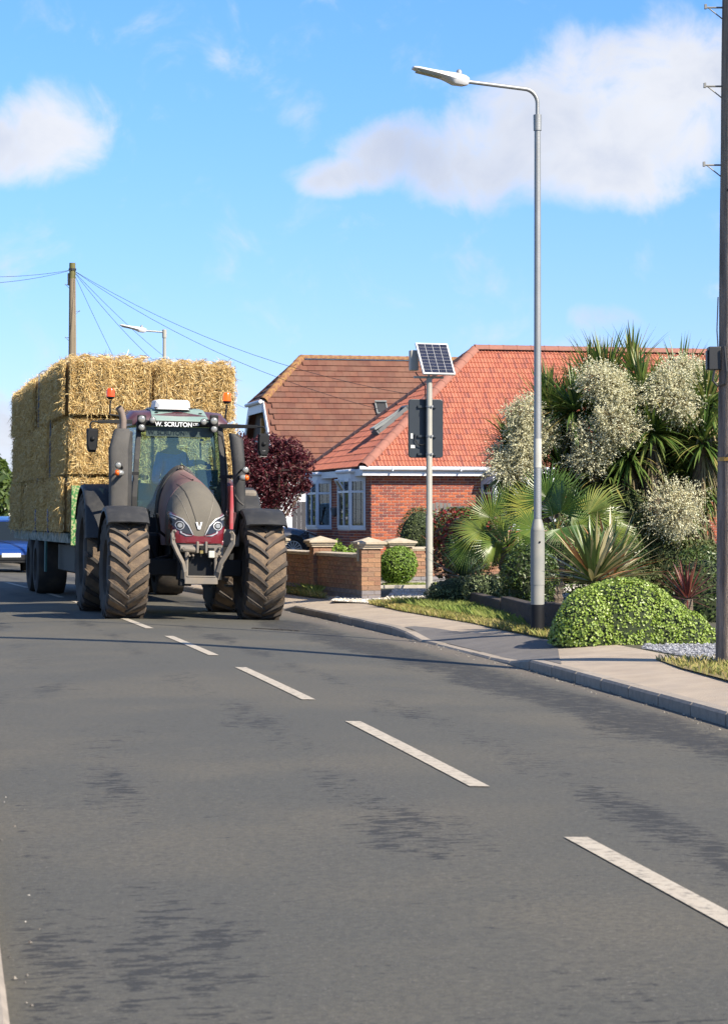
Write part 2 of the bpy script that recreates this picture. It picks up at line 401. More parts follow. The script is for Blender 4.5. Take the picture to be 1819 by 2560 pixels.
# kerb stones
m_kerb = mat('kerb_concrete', [(.36,.305,.24),(.29,.25,.20),(.40,.34,.27)], rnd='obj', nscale=14, nmix=.45, ncol=(.17,.15,.12), bump=.35, bscale=90, rough=.9)
kerb = tag(empty('kerb', (0,0,0)), kind='structure')
def kerb_run(fx, side, y0, y1, top):
    y = y0
    while y < y1:
        L_ = .9; a = Vector((fx(y), y)); yb = y + L_*.975; b = Vector((fx(yb), yb)); mb = MB()
        d = (b-a).normalized(); nn = Vector((d.y, -d.x))*side; a2 = a+d*.010; b2_ = b-d*.010; dz_ = random.uniform(-.004, .004)
        rings = []
        for p, yy in ((a2, y), (b2_, yb)):
            t = top(yy)+dz_; o = Vector(p)
            pr = [(0, -.16), (0, t-.02), (.018, t), (.125, t+.001), (.125, -.16)]
            rings.append([(o.x+nn.x*q, o.y+nn.y*q, z) for q, z in pr])
        mb.loft(rings); mb.build('kerb_stone', m_kerb, kerb, normals=True); y = yb
kerb_run(kx, 1, 6.0, 62, lambda y: ktop(y)+.004)
kerb_run(lx, -1, 5.2, 40, lambda y: .03)

# painted centre dashes
m_paint = mat('road_paint', [(.52,.46,.36),(.46,.40,.31)], nscale=18, nmix=.75, ncol=(.18,.165,.135), nthr=(.5,.66), rough=.8, bump=.3, bscale=120)
marks = tag(empty('centre_line_marking', (0,0,0)), kind='structure')
per = 6.0*.985
for k in range(-2, 14):
    ya = 12.18-6.0*0.98 + 0 + (k)*5.86; y0_, y1_ = ya-.05+0, ya+3.9
    # measured ends: 12.18..16.1 is dash k=1
    y0_ = 12.18 + (k-1)*5.86; y1_ = y0_+3.92; mb = MB(); vs = []; n = 8
    for i in range(n+1):
        y = y0_+(y1_-y0_)*i/n; x = cx(y)
        for q in (0, .105): vs.append((x+q, y, roadz(x+q, y)+.005))
    fs = [(2*i, 2*i+1, 2*i+3, 2*i+2) for i in range(n)]
    mb.add(vs, fs).build('dash', m_paint, marks, normals=False)

# darker tarmac patch of the lowered crossing, concrete seam
m_patch = mat('old_tarmac', [(.15,.14,.13),(.19,.175,.16)], nscale=3, nmix=.3, bump=.5, bscale=180, rough=.9)
mb = MB(); vs = []; Ys = [22.0+i*.5 for i in range(16)]
for y in Ys:
    wd = .78*max(0.02, min(1, (y-22.0)/3.2))*(1 if y < 27 else max(.1, 1-(y-27)/3))
    for q in (0, .5, 1):
        o = .13+q*wd; t = (o-.12)/1.2; z = ktop(y)*(1-t)**1.5+LAND*(1-(1-t)**1.5); vs.append((kx(y)+o, y, z+.006))
mb.add(vs, [(i*3+j, i*3+j+1, i*3+j+4, i*3+j+3) for i in range(len(Ys)-1) for j in range(2)])
tag(mb.build('tarmac_patch', m_patch, normals=False), kind='structure')

# gravel beds and stones
def poly_pts(poly, n, seed):
    g_ = np.random.default_rng(seed); P = np.array(poly); lo, hi = P.min(0), P.max(0); out = []
    def inside(x, y):
        c = False; j = len(poly)-1
        for i in range(len(poly)):
            if (poly[i][1] > y) != (poly[j][1] > y) and x < (poly[j][0]-poly[i][0])*(y-poly[i][1])/(poly[j][1]-poly[i][1])+poly[i][0]: c = not c
            j = i
        return c
    while len(out) < n:
        q = g_.uniform(lo, hi)
        if inside(*q): out.append(q)
    return np.array(out)
def stones(poly, n, size, z, m, name, seed, label=None):
    P = poly_pts(poly, n, seed); g_ = np.random.default_rng(seed); Vs = []; base = np.array([(1,0,0),(0,1,0),(-1,0,0),(0,-1,0),(0,0,1),(0,0,-1)], float)
    Fc0 = np.array([(0,1,4),(1,2,4),(2,3,4),(3,0,4),(1,0,5),(2,1,5),(3,2,5),(0,3,5)])
    V = np.zeros((n, 6, 3)); s = size*g_.uniform(.5, 1.2, (n, 1, 1)); V = base[None]*s*g_.uniform(.6, 1.1, (n, 6, 1)); V[:, :, 2] *= .6
    V[:, :, :2] += P[:, None, :]; V[:, :, 2] += z+size*.2
    Fc = (Fc0[None]+np.arange(n)[:, None, None]*6).reshape(-1, 3); rr = np.repeat(g_.random(n), 8)
    mb = MB(); mb.arrays(V.reshape(-1, 3), Fc, rr); return tag(mb.build(name, m, normals=False), kind='stuff', label=label)
m_white = mat('white_stone', [(.62,.58,.50),(.75,.72,.64),(.42,.37,.30),(.68,.62,.52)], rnd='attr', nmix=0, rough=.85)
m_wbed = mat('white_stone_bed', [(.48,.44,.37),(.60,.56,.48)], nscale=40, nmix=.5, rough=.9, bump=.8, bscale=70)
m_grey = mat('slate_chip', [(.22,.23,.25),(.34,.35,.37),(.14,.145,.16),(.42,.42,.42)], rnd='attr', nmix=0, rough=.8)
m_gbed = mat('slate_bed', [(.2,.2,.215),(.28,.28,.3)], nscale=40, nmix=.5, rough=.9, bump=.8, bscale=70)
def flat(poly, z, m, name):
    mb = MB(); mb.add([(x, y, z) for x, y in poly], [tuple(range(len(poly)))]); o = mb.build(name, m, normals=False)
    return tag(o, kind='structure')
dpoly = [(kx(36.3)+1.05,36.3),(kx(37.2)+.7,37.2),(kx(39.2)+1.2,39.2),(-.35,38.55),(.35,38.5),(.55,43.3),(4.5,44.2),(4.5,40),(1.5,36.6)]
flat(dpoly, LAND+.006, m_wbed, 'gravel_drive'); stones(dpoly, 5200, .032, LAND+.006, m_white, 'white_gravel', 3)
gpoly = [(kx(23.6)+1.35,23.6),(kx(21.0)+1.35,21.2),(5.5,20.6),(8,27),(4.0,27.6),(2.9,24.2)]
flat(gpoly, LAND+.006, m_gbed, 'slate_ground'); stones(gpoly, 6500, .026, LAND+.006, m_grey, 'slate_gravel', 4)
# front garden turf strip with concrete edging, beyond the drive
m_lawn = mat('lawn', [(.10,.19,.03),(.14,.24,.045)], nscale=20, nmix=.4, rough=.95, bump=.8, bscale=120)
flat([(-1.6,44.4),(4.5,45.4),(4.5,47.2),(.9,47.1),(-1.6,46.4)], LAND+.02, m_lawn, 'lawn')
m_conc = mat('concrete', [(.42,.39,.33),(.5,.46,.4)], nscale=8, nmix=.35, ncol=(.25,.23,.19), bump=.3, rough=.9)
mb = MB(); mb.add([(-.2,44.0,LAND),(4.5,44.8,LAND),(4.5,44.95,LAND),(-.2,44.15,LAND),(-.2,44.0,LAND+.06),(4.5,44.8,LAND+.06),(4.5,44.95,LAND+.06),(-.2,44.15,LAND+.06)],
  [(0,1,2,3),(4,5,6,7),(0,1,5,4),(2,3,7,6)]); tag(mb.build('lawn_edging', m_conc), kind='structure')
mb = MB(); mb.add([(.2,46.05,LAND),(2.6,46.35,LAND),(2.6,46.45,LAND),(.2,46.15,LAND),(.2,46.05,LAND+.07),(2.6,46.35,LAND+.07),(2.6,46.45,LAND+.07),(.2,46.15,LAND+.07)],
  [(0,1,2,3),(4,5,6,7),(0,1,5,4),(2,3,7,6)]); tag(mb.build('bed_edging', m_conc), kind='structure')

# verge grass: real blades
m_blade = mat('grass_blade', [(.48,.36,.13),(.38,.32,.09),(.22,.26,.05),(.54,.42,.17),(.30,.31,.07)], rnd='attr', nmix=0, rough=.7, trans=.3)
m_bladeg = mat('grass_blade_green', [(.16,.25,.04),(.22,.30,.055),(.30,.33,.08),(.12,.20,.035)], rnd='attr', nmix=0, rough=.7, trans=.3)
def grass(poly, n, h, z, m, name, seed, w=.007):
    P = poly_pts(poly, n, seed); g_ = np.random.default_rng(seed+1); a = g_.uniform(0, 6.283, n); hh = h*g_.uniform(.35, 1.25, n); ww = w*g_.uniform(.6, 1.3, n)
    lean = g_.normal(0, .45, (n, 2))*hh[:, None]; V = np.zeros((n, 4, 3)); dx = np.cos(a)*ww; dy = np.sin(a)*ww
    V[:, 0, 0] = P[:, 0]-dx; V[:, 0, 1] = P[:, 1]-dy; V[:, 1, 0] = P[:, 0]+dx; V[:, 1, 1] = P[:, 1]+dy; V[:, :2, 2] = z-.01
    V[:, 2, 0] = P[:, 0]+dx*.6+lean[:, 0]*.4; V[:, 2, 1] = P[:, 1]+dy*.6+lean[:, 1]*.4; V[:, 2, 2] = z+hh*.6
    V[:, 3, 0] = P[:, 0]+lean[:, 0]; V[:, 3, 1] = P[:, 1]+lean[:, 1]; V[:, 3, 2] = z+hh
    i = np.arange(n)[:, None]*4; Fc = np.concatenate([i+np.array([[0,1,2]]), i+np.array([[0,2,3]])], 0)
    noi = (np.sin(P[:, 0]*3.1+seed)*np.cos(P[:, 1]*1.3)+1)*.25+g_.random(n)*.5; mb = MB(); mb.arrays(V.reshape(-1, 3), Fc, np.concatenate([noi, noi]))
    return tag(mb.build(name, m, normals=False), kind='stuff')
g1 = [(kx(21.9)+1.0,21.9),(kx(20.6)+.85,20.6),(kx(18)+.72,18.0),(kx(14)+.8,14),(6,14),(6,20.6),(3.6,21.9)]
m_dry = mat('dry_turf', [(.27,.20,.085),(.17,.15,.05)], nscale=5, nmix=.3, bump=.6, bscale=60, rough=.95)
flat(g1, LAND+.003, m_dry, 'turf_corner'); grass(g1, 15000, .055, LAND, m_blade, 'verge_grass', 21)
g2_ = [(kx(24.2)+1.35,24.2),(kx(26)+.95,26.0),(kx(29.5)+.98,29.5),(kx(33.5)+.92,33.5),(kx(36.2)+1.05,36.2),(kx(36.6)+1.5,36.6),(1.55,34.4),(2.05,27.8),(2.5,25.6),(2.6,24.4)]
flat(g2_, LAND+.003, m_dry, 'turf_strip'); grass(g2_, 17000, .07, LAND, m_blade, 'verge_grass', 22); 
g2b = [(kx(29.5)+1.25,29.5),(kx(35.8)+1.3,35.8),(1.5,34.4),(2.0,27.8),(2.35,26.2)]
grass(g2b, 7000, .13, LAND, m_bladeg, 'long_grass', 23)
g3 = [(kx(38.6)+.95,38.6),(kx(40)+.85,40),(kx(46)+.95,46),(kx(46)+1.75,46),(-.62,38.7)]
flat(g3, LAND+.003, m_dry, 'turf_by_wall'); grass(g3, 9000, .09, LAND, m_blade, 'verge_grass', 24)
g3b = [(kx(41)+1.3,41),(kx(46)+1.3,46),(kx(46)+1.75,46),(-.8,39.5)]
grass(g3b, 5000, .15, LAND, m_bladeg, 'long_grass', 25)
grass([(.4,44.6),(4.4,45.3),(4.4,46.4),(.3,46.0)], 9000, .05, LAND+.02, m_bladeg, 'lawn_grass', 26)
grass([(-4.2,7),(lx(7)-.16,7),(lx(24)-.16,24),(-9,24)], 9000, .06, .05, m_blade, 'verge_grass', 27)

# ------------------------------------------------------------------ bricks
BRICK_H = .075
def brick_mesh(L, D, m, seed=0): 
    mb = MB(); mb.box((0, 0, 0), (L, D, .064)); return mb.mesh('brick', m)
red = [(.42,.10,.045),(.50,.135,.05),(.30,.07,.04),(.22,.065,.05),(.46,.115,.045),(.34,.09,.05),(.16,.055,.05)]
m_brick_o = mat('red_brick', red, rnd='obj', nscale=16, nmix=.3, rough=.88); m_brick_a = mat('red_brick_mass', red, rnd='attr', nscale=16, nmix=.3, rough=.88)
m_mortar = mat('pink_mortar', [(.62,.43,.33),(.70,.51,.40)], nscale=10, nmix=.2, rough=.95)
gb = [(.36,.185,.10),(.30,.145,.085),(.28,.17,.11),(.38,.21,.115),(.23,.12,.08),(.33,.195,.12)]
m_gb = mat('garden_brick', gb, rnd='obj', nscale=20, nmix=.35, rough=.9, bump=.3, bscale=50); m_gm = mat('sandy_mortar', [(.44,.33,.21)], nscale=10, nmix=.2, rough=.95)
m_blue = mat('blue_brick', [(.20,.195,.205),(.25,.22,.22),(.17,.17,.19)], rnd='obj', nscale=20, nmix=.3, rough=.8)
HB = {}
def wall_face(parent, o, ux, L, z0, z1, limit, holes=(), bm_full=None, bm_half=None, proud=.006, mass_mat=None, budget=None):
    """bricks in running bond on the plane through o along ux (local), facing the outward side given by proud sign"""
    ux = Vector((ux[0], ux[1], 0)).normalized(); nn = Vector((ux.y, -ux.x, 0)); rot = math.atan2(ux.y, ux.x); mass = MB()
    nc = int((z1-z0)/BRICK_H+.5); items = []
    for c in range(nc):
        x = -.1125 if c % 2 else 0.0
        z = z0+(c+.5)*BRICK_H
        while x < L-.01:
            a, b = max(x, 0)+.008, min(x+.225, L)-.008; x += .225
            if b-a < .04: continue
            if any(h[0] < (a+b)/2 < h[1] and h[2] < z < h[3] for h in holes): continue
            items.append(((a+b)/2, b-a, z))
    items.sort(key=lambda q: -q[2])
    for i, (s, l, z) in enumerate(items):
        p = Vector(o)+ux*s+nn*(proud-.0175+.01); p.z = z
        if budget[0] > 0:
            k = ('w', round(l, 2), mass_mat.name)
            if k not in HB:
                mb = MB(); mb.box((0,0,0), (round(l, 2)-.004, .02, .058)); HB[k] = mb.mesh('brick', bm_full)
            inst('brick', HB[k], parent, p, (random.uniform(-.01,.01), 0, rot)); budget[0] -= 1
        else: mass.box(p, (l, .02, .058), rot)
    if mass.v: tag(mass.build('brickwork', mass_mat, parent), kind='stuff')

# ------------------------------------------------------------------ roof tiles
def tile_mesh(w, gauge, m, kind):
    mb = MB(); vs = []; ln = gauge*1.12
    if kind == 'roll':
        prof = [(-.5, 0), (-.28, -.005), (-.05, .003), (.12, .019), (.3, .019), (.42, .009), (.5, 0)]
    else: prof = [(-.49, 0), (.49, .002)]
    for y, lift in ((0, .022 if kind == 'roll' else .045), (ln, .0)):
        for x, z in prof: vs.append((x*w, y, z+lift))
    n = len(prof)
    for x, z in prof: vs.append((x*w, .0, z-.012))
    fs = [(i, i+1, n+i+1, n+i) for i in range(n-1)]+[(2*n+i, 2*n+i+1, i+1, i) for i in range(n-1)]
    mb.add(vs, fs); return mb.mesh('roof_tile', m, normals=False), vs, fs
def tiles(parent, O, e, s, w, gauge, amin, amax, b1, mo, ma, kind, budget, holes=(), stagger=False):
    """O eave origin; e along the eave; s up the slope; amin/amax functions of b"""
    e = Vector(e).normalized(); s = Vector(s).normalized(); n = e.cross(s); Mx = Matrix((e, s, n)).transposed()
    me, vs, fs = tile_mesh(w, gauge, mo, kind); mass = MB(); rows = int(b1/gauge)
    vsl = [Vector(v) for v in vs]
    for r_ in range(rows):
        b = r_*gauge; bm_ = b+gauge*.6; lo, hi = amin(bm_), amax(bm_); k0 = math.ceil(lo/w-.45); k = k0
        off = (.5*w if stagger and r_ % 2 else 0)
        while k*w+off < hi+.3*w:
            a = k*w+off; k += 1
            if a < lo-.4*w: continue
            if any(h[0] < a < h[1] and h[2] < bm_ < h[3] for h in holes): continue
            p = Vector(O)+e*a+s*b+n*random.uniform(0, .004)
            rz = random.uniform(-.006, .006)
            if budget[0] > 0:
                M = Matrix.Translation(p) @ (Mx @ Matrix.Rotation(rz, 3, 'Z')).to_4x4(); inst('roof_tile', me, parent, None, M=M); budget[0] -= 1
            else: mass.add([Mx @ v + p for v in vsl], fs)
    if mass.v: tag(mass.build('tile_field', ma, parent, normals=False), kind='stuff')
def ridge_run(parent, a, b, rad, m, me=None, ln=.42):
    a, b = Vector(a), Vector(b); d = (b-a); n = max(1, round(d.length/ln)); d.normalize(); ll = (b-a).length/n
    mb = MB(); k = 8; rings = []
    for y, q in ((-.01, rad*1.05), (ll*.12, rad*1.05), (ll*.13, rad), (ll, rad)):
        rings.append([(q*math.cos(math.pi*j/k), y, q*math.sin(math.pi*j/k)-rad*.35) for j in range(k+1)])
    mb.loft(rings, cap=(False, False), closed=False); me = mb.mesh('ridge_tile', m, smooth=40)
    side = d.cross(Vector((0,0,1))).normalized(); up = side.cross(d); Mx = Matrix((side, d, up)).transposed().to_4x4()
    for i in range(n): inst('ridge_tile', me, parent, None, M=Matrix.Translation(a+d*ll*i) @ Mx)

m_upvc = mat('white_upvc', [(.74,.77,.82)], nscale=4, nmix=.12, rough=.35)
m_fascia = mat('white_fascia', [(.74,.75,.78)], nscale=3, nmix=.2, ncol=(.5,.5,.48), rough=.45)
m_lead = mat('lead_grey', [(.16,.165,.17)], nmix=.3, rough=.6)
m_pane = glass('window_glass', (.55,.62,.62), .10)
m_dark = mat('dark_room', [(.03,.032,.035)], nmix=0, rough=.9)
m_blind = mat('pale_blind', [(.50,.53,.52),(.42,.46,.46)], nscale=3, nmix=.3, rough=.8)
def bay(parent, A, along, outv, facets, z0, z1, zt, openv=None, blinds=True):
    """white bay window; facets: list of (s, d) corner points: s along the wall, d out of it"""
    A = Vector((A[0], A[1], 0)); al = Vector((*along, 0)); ou = Vector((*outv, 0)); P = [A+al*s+ou*d for s, d in facets]
    w = empty('bay_window'); w.parent = parent
    fr = MB(); pn = MB(); bl = MB(); ld = MB(); n = len(P)
    for i in range(n-1):
        a, b = P[i], P[i+1]; d = b-a; L = d.length; d.normalize(); rot = math.atan2(d.y, d.x); nn = Vector((d.y, -d.x, 0))
        c0 = (P[0]+P[-1])/2
        if (a+b).dot(nn)/2-c0.dot(nn) < 0: nn = -nn
        mid = (a+b)/2
        for z, h in ((z0+.035, .07), (z1-.04, .08), (zt, .06)): fr.box(mid+Vector((0,0,z)), (L, .07, h), rot)
        for q in (a+d*.035, b-d*.035): fr.box(q+Vector((0,0,(z0+z1)/2)), (.07, .072, z1-z0), rot)
        for q_ in range(1, int(L/.52)):
            if L > .7: fr.box(a+d*L*q_/int(L/.52)+Vector((0,0,(z0+z1)/2)), (.06, .068, z1-z0), rot)
        pn.box(mid-nn*.005+Vector((0,0,(z0+z1)/2)), (L-.1, .006, z1-z0-.1), rot)
        for q in ((.33, .66) if L < .7 else (.11,.22,.44,.56,.78,.89)): ld.box(a+d*L*q+nn*.002+Vector((0,0,(z0+z1)/2)), (.007, .012, z1-z0-.1), rot)
        for zz in np.arange(z0+.25, z1-.1, .26): ld.box(mid+nn*.002+Vector((0,0,zz)), (L-.12, .012, .006), rot)
        if blinds:
            for zz in np.arange(z0+.1, z1-.06, .05): bl.box(mid-nn*.09+Vector((0,0,zz)), (L-.06, .03, .004), rot, tilt=Matrix.Rotation(rot, 3, 'Z') @ Matrix.Rotation(R(48), 3, 'X'))
    fr.build('window_frame', m_upvc, w); pn.build('pane', m_pane, w); ld.build('lead_strip', m_lead, w)
    if bl.v: bl.build('blind', m_blind, w)
    ctr = sum(P, Vector())/n
    def grow(g): return [(p+(p-ctr).normalized()*g) for p in P]
    s_ = MB(); q = grow(.05); s_.prism([(p.x, p.y) for p in q], 2, z0-.05, z0-.002); s_.build('sill', m_upvc, w)
    s_ = MB(); q = grow(.04); s_.prism([(p.x, p.y) for p in q], 2, z1+.002, z1+.17); s_.build('fascia', m_fascia, w)
    g_ = MB(); q = grow(.10); g_.tube([(p.x, p.y, z1+.2) for p in q], .055, 8); g_.build('gutter', m_fascia, w, smooth=40)
    s_ = MB(); q = grow(.06); s_.prism([(p.x, p.y) for p in q], 2, z1+.172, z1+.2); s_.build('bay_roof', m_lead, w)
    base = MB(); base.prism([(p.x, p.y) for p in P], 2, .0, z0-.052); base.build('bay_base', m_brick_a if False else m_mortar, w)
    return w, P

def grit_run(fx, off, y0, y1, n, seed):
    g_ = np.random.default_rng(seed); Y = y0+(y1-y0)*g_.random(n)**1.3; X = np.array([fx(y) for y in Y])+off*np.abs(g_.normal(0, .16, n))-off*0; base = np.array([(1,0,0),(0,1,0),(-1,0,0),(0,-1,0),(0,0,1)], float)
    V = base[None]*(.005+.007*g_.random((n,1,1)))*g_.uniform(.6,1.2,(n,5,1)); V[:, :, 0] += X[:, None]; V[:, :, 1] += Y[:, None]; V[:, :, 2] += EDGE+.006
    Fc = (np.array([(0,1,4),(1,2,4),(2,3,4),(3,0,4)])[None]+np.arange(n)[:, None, None]*5).reshape(-1, 3); mb = MB(); mb.arrays(V.reshape(-1,3), Fc, np.repeat(g_.random(n), 4))
    tag(mb.build('gutter_grit', mat('grit', [(.22,.19,.15),(.10,.09,.08),(.30,.27,.22),(.06,.055,.05),(.5,.47,.4)], rnd='attr', nmix=0), normals=False), kind='stuff')
grit_run(kx, -1, 14, 40, 520, 51); grit_run(lx, 1, 7, 20, 45, 52)

mb = MB(); a_, b_ = G(632, 1577, -.05), G(745, 1581, -.05)
for i in range(26):
    q = a_.lerp(b_, i/25); mb.box((q.x, q.y+random.uniform(-.02,.02), roadz(q.x, q.y)+.006), (random.uniform(.02,.035), random.uniform(.05,.11), .012), random.uniform(-.4,.4))
tag(mb.build('mud_clods', mat('mud', [(.035,.03,.024)], nmix=0)), kind='stuff')
# ------------------------------------------------------------------ bungalow with the bright red roof
TH = R(13.5)
H1 = empty('brick_bungalow', (.19, 62.8, 0), (0, 0, TH), 'red brick bungalow with bright orange pantiled hipped roof and white bay windows', 'house')
wall1 = MB()
EZ = 2.80; WT = 2.56
wall1.b2((.0, .0, 0), (20, 7.0, WT)); w1 = wall1.build('wall', m_mortar, H1)
bud = [300]
bays_front = (3.05, 5.2)
wall_face(H1, (0, 0, 0), (1, 0), 3.3, .1, WT, None, bm_full=m_brick_o, proud=.0115, mass_mat=m_brick_a, budget=bud)
wall_face(H1, (3.3, 0, 0), (1, 0), 12, .1, WT, None, holes=[(0, 1.9, 0, 3)], bm_full=m_brick_o, proud=.0115, mass_mat=m_brick_a, budget=bud)
wall_face(H1, (0, 7.0, 0), (0, -1), 7.0, .1, WT, None, holes=[], bm_full=m_brick_o, proud=.0115, mass_mat=m_brick_a, budget=[0])
bz = 1.15
fc = [(0, 0), (.36, .36), (1.80, .36), (2.16, 0)]
def bricked(P, z1):
    ctr = sum(P, Vector())/len(P)
    for a, b in zip(P[:-1], P[1:]):
        d = b-a; nn = Vector((d.y, -d.x, 0))
        if ((a+b)/2-ctr).dot(nn) < 0: a, b = b, a
        wall_face(H1, a, b-a, (b-a).length, .1, z1, None, bm_full=m_brick_o, proud=.0115, mass_mat=m_brick_a, budget=[0])
w_, P_ = bay(H1, (0, .56), (0, 1), (-1, 0), fc, bz, 2.50, 2.14); bricked(P_, bz-.06)
w_, P_ = bay(H1, (0, 4.75), (0, 1), (-1, 0), fc, bz, 2.50, 2.14); bricked(P_, bz-.06)
w_, P_ = bay(H1, (3.1, 0), (1, 0), (0, -1), [(0, 0), (.2, .5), (1.9, .5), (2.1, 0)], bz, 2.42, 2.1); bricked(P_, bz-.06)
# opened top vents of the bays
for (x, y) in ((-.33, 1.75), (-.33, 6.0)):
    mb = MB(); T = Matrix.Rotation(R(-32), 3, 'Y')
    for q, d in (((0,-.2,0),(.04,.05,.38)), ((0,.2,0),(.04,.05,.38)), ((0,0,.19),(.04,.45,.05)), ((0,0,-.19),(.04,.45,.05))):
        mb.box(Vector((x-.12, y, 2.3))+T @ Vector(q), d, tilt=T)
    mb.build('vent_sash', m_upvc, H1)
    mb = MB(); mb.box((x-.12, y, 2.3), (.008, .36, .34), tilt=T); mb.build('vent_pane', m_pane, H1)
# hanging basket bracket pot between the bays
mb = MB(); mb.lathe([(1.45, .01), (1.5, .07), (1.68, .12), (1.72, .12)], n=10, c=(-.12, 3.9, 0)); mb.build('wall_pot', m_lead, H1)

# roof
XE, YE = -.28, -.28; RX, RY, RZ = 3.92, 3.52, 6.27; YB = 7.32
tile_cols = [(.43,.13,.072),(.48,.16,.09),(.40,.115,.068),(.52,.18,.105),(.43,.14,.08),(.28,.095,.07),(.45,.145,.085),(.34,.105,.07)]
m_tile_o = mat('clay_pantile', tile_cols, rnd='obj', nscale=9, nmix=.25, ncol=(.30,.115,.08), rough=.75)
m_tile_a = mat('clay_pantile_field', tile_cols, rnd='attr', nscale=9, nmix=.25, ncol=(.30,.115,.08), rough=.75)
m_under = mat('roof_felt', [(.10,.04,.03)], nmix=0, rough=.95)
mb = MB()
mb.add([(XE,YE,EZ-.03),(22,YE,EZ-.03),(22,RY,RZ-.03),(RX,RY,RZ-.03),(XE,YB,EZ-.03),(22,YB,EZ-.03)], [(0,1,2,3),(0,3,4),(4,3,2,5),(0,4,5,1)])
mb.build('roof_deck', m_under, H1)
sl_ = math.hypot(RY-YE, RZ-EZ); k_ = (RX-XE)/sl_
tb = [150]
tiles(H1, (XE, YE, EZ), (1,0,0), (0, RY-YE, RZ-EZ), .099, .226, lambda b: b*k_, lambda b: 13.0, sl_+.1, m_tile_o, m_tile_a, 'roll', tb)
sh_ = math.hypot(RX-XE, RZ-EZ); kh = (RY-YE)/sh_; WH = YB-YE
tb = [140]
vel = (3.2, 4.05, 2.3, 3.8)
tiles(H1, (XE, YB, EZ), (0,-1,0), (RX-XE, 0, RZ-EZ), .099, .30, lambda b: b*kh, lambda b: WH-b*kh, sh_+.1, m_tile_o, m_tile_a, 'roll', tb)
m_rt = mat('ridge_clay', [(.29,.12,.085),(.34,.145,.10),(.25,.105,.08)], rnd='obj', nscale=8, nmix=.3, rough=.8)
ridge_run(H1, (XE-.02, YE-.02, EZ+.02), (RX, RY, RZ+.03), .15, m_rt)
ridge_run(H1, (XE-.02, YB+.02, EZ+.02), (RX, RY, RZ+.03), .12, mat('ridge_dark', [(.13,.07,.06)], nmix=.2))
ridge_run(H1, (RX, RY, RZ+.05), (16, RY, RZ+.05), .14, m_rt)
mb = MB(); mb.b2((XE-.02, YE-.0, WT), (15, YE+.02, EZ-.06)); mb.build('fascia_board', m_fascia, H1)
mb = MB(); mb.b2((XE, YE+.022, WT-.002), (15, .0, WT+.02)); mb.build('soffit', m_fascia, H1)
mb = MB(); mb.b2((XE-.0, YE+.03, WT+.0), (XE+.02, YB, EZ-.06)); mb.build('fascia_board', m_fascia, H1)
mb = MB(); mb.b2((XE+.022, YE+.03, WT-.004), (.0, YB, WT+.018)); mb.build('soffit', m_fascia, H1)
mb = MB(); mb.tube([(XE-.12, YE-.06, EZ-.05), (15, YE-.06, EZ-.05)], .06, 10); mb.build('gutter', m_upvc, H1, smooth=40)
mb = MB()
for x in np.arange(.5, 12, .95): mb.box((x, YE-.07, EZ-.06), (.03, .13, .12))
mb.build('gutter_bracket', m_upvc, H1)
# roof window, sash pivoted open, on the hip face
su = Vector((RX-XE, 0, RZ-EZ)).normalized(); ee = Vector((0,-1,0)); nn = ee.cross(su)
M1 = mat4(H1)
def hip_hit(px, py):
    Mi = M1.inverted(); o = Mi @ Vector((0,0,CAMH)); d = Mi.to_3x3() @ Vector(((px-CXP)/F, 1, (HZ-py)/F)); c = Vector((XE,YB,EZ))+nn*.08
    return o+d*((c-o).dot(nn)/d.dot(nn))
pa = hip_hit(1004, 1028); pb = hip_hit(948, 1072)
Lw = (pa-pb); vx = RX; ctr = (pa+pb)/2
Mv = Matrix((ee, su, nn)).transposed()
vw = empty('roof_window', ctr); vw.rotation_euler = Mv.to_euler(); vw.parent = H1
hw, hh = .30, .55
mb = MB()
for c, d in (((-hw,0,.0),(.08,2*hh,.12)), ((hw,0,.0),(.08,2*hh,.12)), ((0,hh,0),(2*hw+.08,.08,.12)), ((0,-hh,0),(2*hw+.08,.08,.12))): mb.box(c, d)
mb.build('window_frame', m_lead, vw)
mb = MB(); mb.box((0,0,-.03), (2*hw, 2*hh, .02)); mb.build('opening', m_dark, vw)
mb = MB(); T = Matrix.Rotation(R(-7), 3, 'X')
for c, d in (((-hw+.04,0,.0),(.06,2*hh,.07)), ((hw-.04,0,.0),(.06,2*hh,.07)), ((0,hh,0),(2*hw,.06,.07)), ((0,-hh,0),(2*hw,.06,.07))): mb.box(T @ Vector(c)+Vector((0,0,.06)), d, tilt=T)
mb.build('sash', mat('sash_grey', [(.26,.28,.27)], rough=.5), vw)
mb = MB(); mb.box((0,0,.06), (2*hw-.1, 2*hh-.1, .01), tilt=T); mb.build('pane', m_pane, vw)

# ------------------------------------------------------------------ brown-roofed house behind
H2 = empty('chalet_house', (-2.826, 105, 0), (0, 0, R(12)), 'tall house behind with large brown tiled roof and clipped gable, lichen on its ridge', 'house')
zr = 8.64; tp = 1.036; eb = 5.5; gx = -2.05; hy = 1.95; hz_ = zr-tp*hy
t2 = [(.17,.064,.039),(.14,.051,.032),(.185,.073,.043),(.155,.065,.042),(.125,.047,.031)]
m_t2o = mat('brown_tile', t2, rnd='obj', nscale=1.2, nmix=.45, ncol=(.22,.125,.08), rough=.85)
m_t2a = mat('brown_tile_field', t2, rnd='attr', nscale=1.2, nmix=.45, ncol=(.22,.125,.08), rough=.85)
mb = MB()
mb.add([(gx,-eb,zr-tp*eb-.05),(16,-eb,zr-tp*eb-.05),(16,0,zr-.05),(0,0,zr-.05),(gx,-hy,hz_-.05),(gx,hy,hz_-.05),(gx,eb,zr-tp*eb-.05),(16,eb,zr-tp*eb-.05)],
       [(0,1,2,3,4),(3,5,4),(3,2,7,6,5)]); mb.build('roof_deck', mat('brown_tile_field', t2, rnd='attr', nscale=1.2, nmix=.45, ncol=(.22,.125,.08), rough=.85), H2)
S2 = Vector((0, 1, tp)); sl2 = eb*S2.length
